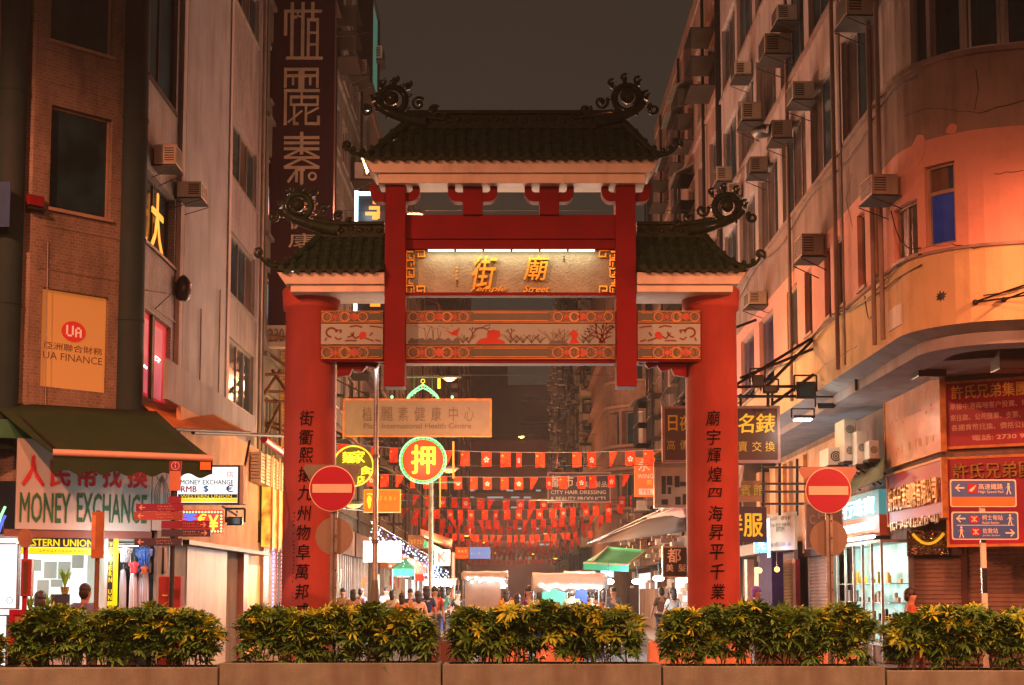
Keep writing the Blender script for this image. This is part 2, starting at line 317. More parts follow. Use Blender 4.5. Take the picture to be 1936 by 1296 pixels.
M = dict(
 gate_red=mat('gate_red', (.165,.003,.007), .7, var=.16, scale=1.6, dirt=.55, dirtcol=(.10,.010,.01), streak=True, bump=.05, bscale=60),
 col_red=mat('column_red', (.37,.066,.052), .62, var=.16, scale=1.1, dirt=.55, dirtcol=(.17,.045,.04), streak=True),
 gate_white=mat('gate_white', (.66,.60,.52), .6, var=.08, dirt=.45, dirtcol=(.28,.2,.15), streak=True),
 tile_green=mat('glazed_green', (.007,.026,.012), .62, var=.6, scale=9, bump=.25, bscale=30, coat=.25),
 ridge_green=mat('ridge_green', (.010,.022,.007), .65, var=.7, scale=14, bump=.6, bscale=22, coat=.6),
 gold=mat('gold_paint', (.80,.50,.07), .38, metal=.35, var=.1),
 nameplate=mat('nameplate_plaster', (.32,.33,.25), .85, var=.14, scale=5, bump=.9, bscale=24),
 black=mat('black_paint', (.012,.012,.012), .4, var=.2),
 ink=mat('ink_black', (.004,.003,.003), .95, var=.1),
 dark_metal=mat('dark_metal', (.03,.027,.025), .5, metal=.6, dirt=.3),
 steel=mat('galvanised_steel', (.32,.31,.30), .45, metal=.7, var=.2, scale=8, dirt=.3),
 grey_paint=mat('grey_paint', (.16,.17,.15), .5, var=.12, dirt=.4, streak=True),
 duct=mat('duct_paint', (.014,.036,.040), .8, var=.12, scale=1.5, dirt=.5, dirtcol=(.05,.05,.045), streak=True),
 concrete=mat('planter_concrete', (.25,.31,.27), .85, var=.16, scale=4, bump=.3, bscale=50, dirt=.6, dirtcol=(.12,.09,.06), streak=True),
 plaster=mat('old_plaster', (.40,.34,.325), .85, var=.16, scale=1.1, dirt=.75, dirtcol=(.10,.075,.055), streak=True, bump=.25, bscale=18),
 plaster_pale=mat('pale_plaster', (.27,.27,.29), .85, var=.14, scale=1.3, dirt=.65, dirtcol=(.14,.10,.08), streak=True, bump=.25, bscale=18),
 plaster_pink=mat('salmon_paint', (.62,.30,.24), .8, var=.16, scale=.8, dirt=.5, dirtcol=(.26,.15,.10), bump=.2, bscale=12),
 plaster_dark=mat('grimy_shaded_plaster', (.27,.20,.175), .88, var=.2, scale=1.3, dirt=.8, dirtcol=(.10,.075,.055), streak=True, bump=.3, bscale=14),
 plaster_cream=mat('cream_band_paint', (.55,.40,.22), .8, var=.14, scale=.9, dirt=.5, dirtcol=(.24,.16,.09), streak=True, bump=.2, bscale=12),
 brownwall=mat('brown_render', (.16,.12,.10), .9, var=.25, scale=.5, dirt=.7, streak=True, bump=.3, bscale=8),
 greywall=mat('grey_render', (.13,.13,.12), .9, var=.25, scale=.5, dirt=.7, streak=True, bump=.3, bscale=8),
 maroonwall=mat('maroon_render', (.13,.062,.055), .9, var=.2, scale=.5, dirt=.4, streak=True),
 tilewall=brick_mat('mosaic_tiles', (.21,.155,.12), (.145,.11,.085), (.25,.20,.165), .10, .055, .006, dirt=.88),
 tilepale=brick_mat('pale_mosaic_tiles', (.29,.27,.28), (.23,.215,.22), (.17,.155,.16), .12, .06, .007, dirt=.7),
 tin=mat('tin_sheet', (.30,.26,.22), .5, metal=.5, var=.2, dirt=.5, streak=True),
 asphalt=mat('asphalt', (.05,.048,.046), .75, var=.25, scale=6, bump=.3, bscale=120),
 paving=brick_mat('paving_slabs', (.20,.18,.16), (.16,.145,.13), (.08,.07,.06), .6, .3, .008, dirt=.5, bump=.2),
 kerb=mat('kerb_stone', (.3,.28,.25), .8, dirt=.4),
 line=mat('road_line_paint', (.75,.7,.6), .7, dirt=.5),
 awn_green=mat('green_canvas', (.018,.045,.022), .85, var=.12, scale=2, dirt=.35, dirtcol=(.05,.05,.02), bump=.15, bscale=60),
 awn_orange=mat('rusty_orange_canvas', (.42,.15,.03), .8, var=.25, scale=3, dirt=.5, dirtcol=(.16,.06,.02), bump=.3, bscale=20),
 awn_mint=mat('mint_green_canvas', (.06,.50,.27), .7, var=.12, scale=2, bump=.1, bscale=30),
 bar_pink=mat('awning_bar_paint', (.62,.40,.33), .5, var=.08),
 sign_white=mat('sign_white', (.44,.42,.38), .55, var=.07, scale=1.5, dirt=.25, dirtcol=(.35,.27,.2)),
 sign_red=mat('sign_red', (.36,.006,.040), .4, var=.1, scale=1, dirt=.15),
 sign_salmon=mat('sign_salmon', (.62,.12,.06), .4, var=.2, scale=1.2, dirt=.2, dirtcol=(.6,.35,.2)),
 faded_red=mat('faded_poster_red', (.55,.20,.10), .35, var=.3, scale=1.4, dirt=.8, dirtcol=(.70,.48,.32)),
 txt_red=mat('lettering_red', (.50,.02,.025), .5),
 txt_green=mat('lettering_green', (.012,.12,.055), .5),
 txt_gold=mat('lettering_gold', (.85,.56,.06), .5),
 txt_bronze=mat('bronze_letters', (.42,.24,.05), .28, metal=.75, var=.4, scale=12),
 txt_cream=mat('lettering_cream', (.62,.52,.40), .6),
 txt_pink=mat('lettering_pink', (.85,.50,.42), .6),
 txt_grey=mat('lettering_grey', (.16,.13,.11), .6),
 txt_brown=mat('lettering_brown', (.10,.055,.03), .6),
 maroon=mat('sign_maroon', (.030,.006,.012), .5, var=.12, scale=1, dirt=.2),
 signbrown=mat('sign_brown', (.055,.022,.016), .4, var=.1),
 signnavy=mat('sign_navy', (.012,.014,.045), .35, var=.1),
 signblack=mat('sign_black', (.018,.02,.022), .35, var=.1),
 signorange=mat('sign_orange', (.66,.20,.03), .5, var=.12),
 sign_blue=mat('sign_blue', (.045,.12,.42), .35, var=.1, scale=2),
 sign_frame=mat('pinkish_frame_paint', (.42,.22,.19), .45, var=.12, dirt=.3),
 banner=mat('banner_vinyl', (.27,.25,.21), .65, var=.10, scale=1.5, dirt=.2, bump=.25, bscale=3),
 orangeframe=mat('orange_frame', (.60,.25,.07), .5, metal=.2, var=.3, scale=7),
 pink_sign=mat('finger_sign_pink', (.24,.03,.08), .35, var=.1),
 navy_sign=mat('finger_sign_navy', (.07,.06,.11), .35, var=.1),
 flag=mat('flag_red', (.85,.055,.010), .75, var=.06),
 flagw=mat('flag_white', (.85,.75,.65), .7, var=.03),
 flagy=mat('flag_yellow', (.9,.55,.05), .7, var=.03),
 cord=mat('cord', (.30,.27,.25), .7),
 shutter=mat('roller_shutter', (.46,.32,.27), .42, metal=.35, var=.14, scale=2, dirt=.4, dirtcol=(.14,.07,.05), streak=True),
 ac=mat('ac_casing', (.42,.37,.30), .55, var=.12, dirt=.5, dirtcol=(.16,.11,.07), streak=True),
 ac_white=mat('ac_white', (.62,.60,.52), .5, var=.08, dirt=.3),
 frame_br=mat('window_frame_paint', (.30,.21,.15), .5, var=.15, dirt=.4),
 frame_al=mat('aluminium', (.34,.31,.29), .4, metal=.6, var=.15),
 glass_dark=glass_mat('dark_glass', (.010,.034,.046), .2),
 glass_blue=glass_mat('blue_glass', (.010,.025,.075), .2),
 glass_brown=glass_mat('brown_curtained_glass', (.06,.045,.042), .3),
 glass_teal=glass_mat('lit_teal_glass', (.05,.1,.09), .2, (.12,.42,.36), .35),
 wood=mat('dark_wood', (.10,.045,.025), .55, var=.3, scale=6),
 panelboard=mat('plywood_hoarding', (.58,.34,.20), .75, var=.25, scale=1.6, dirt=.55, dirtcol=(.26,.12,.05), streak=True),
 panelfabric=mat('pale_sheet_plastic', (.45,.40,.34), .5, var=.22, scale=1.1, dirt=.5, dirtcol=(.25,.15,.1), streak=True),
 skin=mat('skin', (.48,.27,.18), .6, var=.05), hair=mat('hair', (.03,.02,.016), .55, var=.2, scale=60),
 soil=mat('soil', (.05,.035,.022), .95, var=.3, scale=14, bump=.8, bscale=40),
 stem=mat('shrub_stem', (.10,.07,.04), .8),
 leaf_a=mat('leaf_shaded', (.085,.25,.036), .42, var=.3, scale=2.5),
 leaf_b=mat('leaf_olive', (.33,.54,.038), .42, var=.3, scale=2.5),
 leaf_c=mat('leaf_lit_gold', (.46,.58,.032), .45, var=.3, scale=2.5),
 leaf_l=mat('leaf_lime', (.22,.33,.02), .4, var=.2),
 tarp=mat('stall_tarp', (.68,.66,.66), .7, var=.12, scale=1.5, bump=.3, bscale=6, dirt=.3),
 tarp_blue=mat('tarp_blue', (.04,.07,.3), .7), tarp_green=mat('tarp_green', (.05,.22,.16), .7),
 # things that give light, and walls with room light put in as glow
 e_plate=emit('plate_tube', (1,.86,.55), 3), e_white=emit('white_tube', (.85,.95,1), 9), e_warm=emit('warm_lamp', (1,.42,.08), 5),
 e_lamp=emit('sodium_lens', (1,.40,.05), 3.5), e_flood=emit('flood_lens', (1,.93,.8), 30), e_whitesign=emit('white_lightbox', (.95,.97,1), 1.15),
 e_cyan=emit('cyan_letters', (.55,.88,1), 5, False), e_orange=emit('orange_neon', (1,.33,.03), 1.4, False), e_yellow=emit('yellow_neon', (1,.78,.04), 1.25, False),
 e_green=emit('green_neon', (.02,.9,.12), 1.3, False), e_greenled=emit('green_led', (.30,1,.42), 1.6, False), e_redsign=emit('red_lightbox', (1,.045,.012), .85, True),
 e_yellowpanel=emit('yellow_panel', (1,.42,.05), 1.25, True, var=.85, scale=2.6), e_redled=emit('red_led', (1,.05,.02), 2.5, False), e_blueled=emit('blue_led', (.08,.14,1), 1.4, False),
 e_purple=emit('purple_led', (.45,.35,1), 2.2, False), e_pinkled=emit('pink_led', (1,.35,.55), 3, False), e_uabox=emit('amber_lightbox', (1,.27,.04), .27, True, base=(.30,.22,.10)),
 e_poster=emit('crimson_lightbox', (1,.03,.045), .42, True, var=.25, scale=.8), e_posterw=emit('crimson_poster_pale', (1,.18,.22), .5, False, var=.3, scale=1.2),
 e_shop=emit('shop_wall_glow', (.9,1,.95), .85, True, base=(.6,.6,.6), var=.15), e_wuyel=emit('yellow_band', (1,.72,.0), .85, True), e_amber=emit('amber_panel', (1,.36,.03), .75, True, var=.2),
 e_teal=emit('teal_back', (.10,.42,.42), .5, True), e_bluebox=emit('blue_lightbox', (.18,.42,1), 2.0, True), e_gold=emit('gold_letters', (1,.45,.02), .8, False),
 e_goldsoft=emit('gold_soft_letters', (.9,.42,.02), .30, False, base=(.7,.4,.05)), e_fan=emit('green_window', (.2,.9,.75), .5, False), e_footbox=emit('amber_foot_box', (1,.25,.02), .62, True),
)
e = M
# ------------------------------------------------------------------ lettering
_TC = {}
def glyphs(text, bold=0.0, shear=0.0, spacing=1.0, lead=1.0):
    key = (text, bold, shear, spacing)
    if key not in _TC:
        cu = bpy.data.curves.new('t', 'FONT'); cu.body = text; cu.size = 1; cu.resolution_u = 2; cu.offset = bold; cu.shear = shear
        cu.space_character = spacing; cu.space_line = lead; cu.fill_mode = 'FRONT'
        ob = bpy.data.objects.new('t', cu); C.objects.link(ob)
        dg = bpy.context.evaluated_depsgraph_get(); dg.update()
        me = bpy.data.meshes.new_from_object(ob.evaluated_get(dg))
        vs = [v.co.copy() for v in me.vertices]; fs = [tuple(p.vertices) for p in me.polygons]
        bpy.data.objects.remove(ob); bpy.data.curves.remove(cu); bpy.data.meshes.remove(me)
        _TC[key] = (vs, fs)
    return _TC[key]
def text(fr, rect, s, m, parent, d=.012, th=.01, name='lettering', bold=0.0, shear=0.0, keep=False, spacing=1.0, label=None, fill=None, slot=None):
    """lettering on a wall line, fitted to rect = (a0, b0, a1, b1); keep = do not stretch"""
    vs, fs = glyphs(s, 0, shear, spacing)
    if not vs: return None
    x0 = min(v.x for v in vs); x1 = max(v.x for v in vs); y0 = min(v.y for v in vs); y1 = max(v.y for v in vs)
    a0, b0, a1, b1 = rect; sx = (a1-a0)/max(1e-6, x1-x0); sy = (b1-b0)/max(1e-6, y1-y0)
    if keep: sx = sy = min(sx, sy)
    ox = (a0+a1)/2-(x0+x1)/2*sx; oy = (b0+b1)/2-(y0+y1)/2*sy
    mb = MB(); n = len(vs); top = [fr.P(ox+v.x*sx, oy+v.y*sy, d+th) for v in vs]; mb.add(top, fs)
    if bold:   # heavier strokes: the same outlines again, shifted a little
        k = bold*.9; o_ = bold*.9*sx/sy if sy else k
        for j, (dx, dy) in enumerate(((k, 0), (-k, 0), (0, k*.6), (0, -k*.6))):
            mb.add([fr.P(ox+(v.x+dx)*sx, oy+(v.y+dy)*sy, d+th-.0004*(j+1)) for v in vs], fs)
    if th > .004:   # side walls from boundary edges
        ed = {}
        for f in fs:
            for i in range(len(f)):
                a, b = f[i], f[(i+1) % len(f)]
                if (b, a) in ed: del ed[(b, a)]
                else: ed[(a, b)] = 1
        bot = [fr.P(ox+v.x*sx, oy+v.y*sy, d) for v in vs]
        mb.add(top+bot, [(b, a, n+a, n+b) for a, b in ed])
    return mb.build(name, m, parent, label)
def px(fr, u0, v0, u1, v1): return fr.rect(u0, v0, u1, v1)
def strokes(fr, rect, m, parent, rows, cols, d=.012, name='fine_print', seed=1, w=.5, gap=.35, th=.004):
    """rows of tiny writing too small to read in the photograph: short marks"""
    R = random.Random(seed); a0, b0, a1, b1 = rect; mb = MB()
    ch = (a1-a0)/cols; rh = (b1-b0)/rows
    for r in range(rows):
        for c in range(cols):
            if R.random() < .06: continue
            x = a0+ch*(c+.5); y = b0+rh*(r+.5); s = ch*(1-gap)/2; t = rh*(1-gap)/2
            k = min(s, t)*.22*w*2
            for q in range(3):
                if R.random() < .6:
                    yy = y+R.uniform(-t, t)*.8; mb.bf(fr, x-s*R.uniform(.5,1), yy-k/2, x+s*R.uniform(.5,1), yy+k/2, d, d+th+.0007*q)
                else:
                    xx = x+R.uniform(-s, s)*.8; mb.bf(fr, xx-k/2, y-t*R.uniform(.5,1), xx+k/2, y+t*R.uniform(.5,1), d, d+th+.0004+.0007*q)
    return mb.build(name, m, parent)
def poly(mb, fr, pts, d0, d1): return mb.prism(fr, pts, d0, d1)

def facade(fr, rect, holes, m, parent, depth=.28, name='wall', revealmat=None):
    """wall skin with real openings: holes = [(a0,b0,a1,b1)]"""
    a0, b0, a1, b1 = rect; mb = MB()
    holes = [(max(a0, h[0]), max(b0, h[1]), min(a1, h[2]), min(b1, h[3])) for h in holes if h[2] > a0 and h[0] < a1 and h[3] > b0 and h[1] < b1]
    A = sorted(set([round(x, 4) for x in fr.cuts(a0, a1)]+[round(h[i], 4) for h in holes for i in (0, 2)]))
    B = sorted(set([round(b0, 4), round(b1, 4)]+[round(h[i], 4) for h in holes for i in (1, 3)]))
    for i in range(len(A)-1):
        for j in range(len(B)-1):
            x = (A[i]+A[i+1])/2; y = (B[j]+B[j+1])/2
            if any(h[0] < x < h[2] and h[1] < y < h[3] for h in holes): continue
            mb.quad(fr.P(A[i],B[j]), fr.P(A[i+1],B[j]), fr.P(A[i+1],B[j+1]), fr.P(A[i],B[j+1]))
    for h in holes:
        for x0, x1 in zip(fr.cuts(h[0], h[2])[:-1], fr.cuts(h[0], h[2])[1:]):
            mb.quad(fr.P(x0,h[1],0), fr.P(x0,h[1],-depth), fr.P(x1,h[1],-depth), fr.P(x1,h[1],0))
            mb.quad(fr.P(x0,h[3],0), fr.P(x1,h[3],0), fr.P(x1,h[3],-depth), fr.P(x0,h[3],-depth))
        mb.quad(fr.P(h[0],h[1],0), fr.P(h[0],h[3],0), fr.P(h[0],h[3],-depth), fr.P(h[0],h[1],-depth))
        mb.quad(fr.P(h[2],h[1],0), fr.P(h[2],h[1],-depth), fr.P(h[2],h[3],-depth), fr.P(h[2],h[3],0))
    return mb.build(name, m, parent)
def window(fr, r, parent, pane, fm=None, cols=2, rows=1, d=-.16, bar=.045, sill=True, fine=True, label=None):
    """window frame part with its panes as sub-parts"""
    fm = fm or M['frame_br']; a0, b0, a1, b1 = r; mb = MB()
    mb.frame(fr, a0+.004, b0+.004, a1-.004, b1-.004, bar, d-.03, d+.03)
    ca = [a0+(a1-a0)*k/cols for k in range(cols+1)]; rb = [b0+bar+(b1-b0-2*bar)*k/rows for k in range(rows+1)]
    for c in ca[1:-1]: mb.bf(fr, c-bar/2, b0+bar, c+bar/2, b1-bar, d-.022, d+.022)
    for c in rb[1:-1]: mb.bf(fr, a0+bar, c-bar/2, a1-bar, c+bar/2, d-.018, d+.018)
    if sill: mb.bf(fr, a0-.03, b0-.06, a1+.03, b0-.004, d+.1, .05)
    w = mb.build('window', fm, parent, label)
    if fine:
        for i in range(cols):
            for j in range(rows):
                g = MB(); g.bf(fr, ca[i]+.02, rb[j]+.015, ca[i+1]-.02, rb[j+1]-.015, d-.012, d-.004)
                pm = pane if not isinstance(pane, (list, tuple)) else random.choice(pane)
                g.build('pane', pm, w)
    else:
        g = MB(); g.bf(fr, a0+.02, b0+.02, a1-.02, b1-.02, d-.012, d-.004); g.build('pane', pane if not isinstance(pane, (list, tuple)) else random.choice(pane), w)
    return w
def board(fr, r, th, m, parent, d=0.0, name='panel', border=None, bm=None, bd=.012):
    mb = MB(); mb.bf(fr, r[0], r[1], r[2], r[3], d, d+th); o = mb.build(name, m, parent)
    if border: MB().frame(fr, r[0]-border, r[1]-border, r[2]+border, r[3]+border, border, d-.01, d+th+bd).build('frame', bm or M['sign_frame'], parent)
    return o
def sign_at(name, label, cat, fr, r, group=None):
    return thing(name, label, cat, fr.P((r[0]+r[2])/2, r[1], 0), 0, group)

# ------------------------------------------------------------------ ground
EXT = 420
g = MB()
g.quad((-EXT,-60,-.004),(EXT,-60,-.004),(EXT,EXT*2,-.004),(-EXT,EXT*2,-.004)); g.build('ground', M['asphalt'], kind='structure')
g = MB(); g.quad((-90,-40,0),(90,-40,0),(90,22.6,0),(-90,22.6,0)); g.quad((-3.0,22.6,0),(3.0,22.6,0),(3.0,250,0),(-3.0,250,0)); g.build('road', M['asphalt'], kind='structure')
for nm, x0, x1 in (('pavement_left', -60, -4.6), ('pavement_right', 4.6, 60)):
    g = MB(); g.box(x0, 22.6, -.1, x1, 250, .13); g.build(nm, M['paving'], kind='structure')
g = MB()
for x0, x1 in ((-60,-4.6),(4.6,60)): g.box(x0, 22.45, -.05, x1, 22.6, .14)
g.build('kerb', M['kerb'], kind='structure')
g = MB()
for x in range(-40, 40, 4): g.quad((x,21.6,.004),(x+2.2,21.6,.004),(x+2.2,21.72,.004),(x,21.72,.004))
g.build('road_marking', M['line'], kind='structure')

# ------------------------------------------------------------------ air conditioners
def ac_unit(label='window air conditioner', group=None):
    t = thing('air_conditioner', label, 'air conditioner', group=group)
    w, h, dp = .66, .42, .58
    MB().box(-w/2, -dp, 0, w/2, -.05, h).build('casing', M['ac'], t, local=True, bevel=.012)
    mb = MB()
    for k in range(7): mb.box(-w/2+.05, -dp-.012, .05+k*.05, w/2-.05, -dp-.003, .075+k*.05)
    for s in (-1, 1):
        for k in range(6):
            x0, x1 = (s*w/2, s*(w/2+.01)); mb.box(min(x0,x1), -dp+.05, .08+k*.05, max(x0,x1), -dp+.28, .10+k*.05)
    mb.build('grille', M['dark_metal'], t, local=True)
    mb = MB()
    mb.box(-w/2-.04, -dp-.03, -.05, w/2+.04, 0, -.03)
    for x in (-w/2-.03, w/2+.03): mb.tube([(x,-dp-.02,-.07),(x,0,-.30)], .012, 5)
    mb.build('bracket', M['dark_metal'], t, local=True)
    return t
AC0 = ac_unit(); AC_USED = [False]
def ac(fr, u, v, label, scale=1.0, group='window air conditioners on the facades', d=0):
    a, b = fr.pix(u, v); p = fr.P(a, b, d)
    o = AC0 if not AC_USED[0] else copy_tree(AC0)
    if not AC_USED[0]: KIDS.clear()
    AC_USED[0] = True
    o.location = p; o.rotation_euler = (0, 0, fr.rot(a)+random.uniform(-.05,.05)); o.scale = (scale*random.uniform(.9,1.1), scale*random.uniform(.8,1.05), scale*random.uniform(.85,1.1))
    cs = [k for k in bpy.data.objects if k.parent == o and k.name.startswith('casing')][0]; cs.material_slots[0].link = 'OBJECT'; cs.material_slots[0].material = random.choice([M['ac'], M['ac_white'], M['tin'], M['ac']])
    tag(o, label, group=group); return o
# ------------------------------------------------------------------ THE GATE
GY = 25.0
gate = thing('ornamental_gate', 'red Chinese street gate with green tiled roofs and two round columns', 'gate', (0, GY, 0))
def gx(u, Y=24.7): return at(u, 600, Y).x
# columns
for s, chars, ucen in ((-1, '街衢熙攘九州物阜萬邦咸', (580, 570)), (1, '廟宇輝煌四海昇平千業盛', (1348, 1358))):
    uc_t, uc_b = (588.5, 583) if s < 0 else (1344, 1349)
    cxp = (at(uc_t, 590, GY).x+at(uc_b, 1150, GY).x)/2
    zt = at(590, 548, GY).z; r = .452
    mb = MB(); mb.lathe((cxp, GY, 0), [(r+.12, 0), (r+.12, .25), (r+.03, .34), (r+.012, .6), (r, zt-.40), (r+.045, zt-.385), (r+.05, zt-.30), (r+.065, zt-.05), (r+.03, zt)], 48)
    col = mb.build('column', M['col_red'], gate)
    # writing wrapped round the front of the shaft
    arc = PF([(cxp+(r+.006)*math.sin(t), GY-(r+.006)*math.cos(t)) for t in [(-1.4+2.8*k/24) for k in range(25)]])
    vs = [791, 827, 861, 897, 932, 971, 1007, 1044, 1081, 1119, 1155]
    for k, ch in enumerate(chars):
        u = ucen[0]+(ucen[1]-ucen[0])*k/10.; w = 13.5; h = 15 if ch != '四' else 9
        a, b = arc.pix(u, vs[k]); hw = w/113.; hh = h/113.
        text(arc, (a-hw, b-hh, a+hw, b+hh), ch, M['ink'], col, d=.016, th=.004, name='character', bold=.004, shear=.12)
    if s < 0:
        a, b = arc.pix(556, 1060); strokes(arc, (a-.05, b-.95, a+.03, b+.85), M['ink'], col, 26, 1, d=0, name='inscription', seed=5, w=.7, th=.003)
# frames at different depths
def R_(fr, u0, v0, u1, v1): return fr.rect(u0, v0, u1, v1)
def gbox(name, m, u0, v0, u1, v1, Yf, Yb, bevel=.01, parent=gate):
    fr = FR(Yf); r = fr.rect(u0, v0, u1, v1); mb = MB(); mb.bf(fr, *r, Yf-Yb, 0); return mb.build(name, m, parent, bevel=bevel)
XS = lambda r: (-r[2], r[1], -r[0], r[3])
# square hanging piers
for u0, u1 in ((727, 766), (1165, 1203)):
    gbox('pier', M['gate_red'], u0, 342, u1, 731, 24.26, 24.72, .012)
# short posts on top
for u0, u1 in ((875, 912), (1020, 1057)): gbox('post', M['gate_red'], u0, 343, u1, 406, 24.34, 24.62)
# brackets: quarter-round arms
for uc in (746.5, 893.5, 1038.5, 1184):
    for s in (-1, 1):
        fr = FR(24.36); x, _ = fr.pix(uc+s*18.5, 370); zb = fr.pix(uc, 382)[1]; zt = fr.pix(uc, 349)[1]
        W0 = .26; H = zt-zb; pts = []
        pts += [(x, zb)]
        for k in range(9):
            t = -PI/2+PI/2*k/8; pts.append((x+s*(W0*.35+W0*.65*math.cos(t)), zb+H*.55+H*.55*math.sin(t)))
        pts += [(x+s*W0, zt), (x+s*W0*.55, zt), (x+s*W0*.52, zb+H*.62), (x+s*W0*.3, zb+H*.5), (x, zb+H*.5)]
        MB().prism(fr, pts, -.22, .02).build('bracket', M['gate_red'], gate, bevel=.008)
# main beam in two steps
gbox('beam', M['gate_red'], 764, 406, 1168, 452, 24.40, 24.70)
gbox('beam_step', M['gate_red'], 764, 453, 1168, 471, 24.44, 24.70, .006)
# nameplate
fn = FR(24.56)
r = fn.rect(764, 471.5, 1168, 561)
plate = board(fn, r, .05, M['nameplate'], gate, d=-.05, name='nameplate')
rr = fn.rect(768, 557, 1164, 563); MB().bf(fn, rr[0], rr[1], rr[2], rr[3], -.02, .17).build('sill_rail', M['gate_red'], gate)
tr = fn.rect(808, 474.5, 1126, 479); 
n_t = 6
for k in range(n_t):
    a0 = tr[0]+(tr[2]-tr[0])*k/n_t+.02; a1 = tr[0]+(tr[2]-tr[0])*(k+1)/n_t-.02; b = (tr[1]+tr[3])/2; 
    MB().rod(fn.P(a0, b, .10), fn.P(a1, b, .10), .018, 8).build('tube_lamp', M['e_plate'], gate)
MB().bf(fn, tr[0], tr[3]+.0, tr[2], tr[3]+.02, .02, .16).build('lamp_shelf', M['gate_red'], gate)
text(fn, fn.rect(893, 487, 940, 549), '街', M['txt_gold'], plate, .02, .07, 'character', bold=.015, shear=.25)
text(fn, fn.rect(990, 486, 1038, 532), '廟', M['txt_gold'], plate, .02, .07, 'character', bold=.015, shear=.2)
text(fn, fn.rect(890, 542, 957, 556), 'Temple', M['txt_gold'], plate, .02, .04, 'lettering', bold=.02, shear=.45)
text(fn, fn.rect(989, 542, 1039, 554), 'Street', M['txt_gold'], plate, .02, .04, 'lettering', bold=.02, shear=.45)
strokes(fn, fn.rect(859, 504, 868, 530), M['txt_gold'], plate, 4, 1, .015, 'signature', 3, 1.2)
strokes(fn, fn.rect(861, 530, 868, 544), M['ink'], plate, 3, 1, .015, 'signature', 6, 1.4)
strokes(fn, fn.rect(1064, 484, 1069, 497), M['ink'], plate, 3, 1, .015, 'seal', 4, 1.4)
# gold fretwork at both ends of the nameplate
for s in (-1, 1):
    mb = MB()
    def fb(c0, r0, c1, r1):   # grid 12px wide columns from the outer edge, rows from the top of the plate
        q = fn.rect(768+c0, 474+r0, 768+c1, 474+r1)
        if s > 0: q = XS(q)
        mb.bf(fn, q[0], q[1], q[2], q[3], .004, .055)
    fb(0,0,2,86); fb(14,10,16,30)
    for y in (2, 18, 34, 50, 66, 80):
        fb(2, y, 14, y+3)
    for y in (8, 40, 56): fb(5, y, 7, y+9); fb(7, y+6, 12, y+9)
    for y in (24, 72): fb(9, y, 11, y+8)
    fb(14, 34, 16, 52); fb(16,0,36,2.5); fb(34,2.5,36,14); fb(22,11.5,34,14); fb(22,6,24,11.5)
    fb(16,83,36,86); fb(34,68,36,83); fb(20,68,34,70.5); fb(20,70.5,22,79); fb(22,76.5,30,79); fb(14,68,16,86)
    mb.build('fretwork', M['gold'], plate)
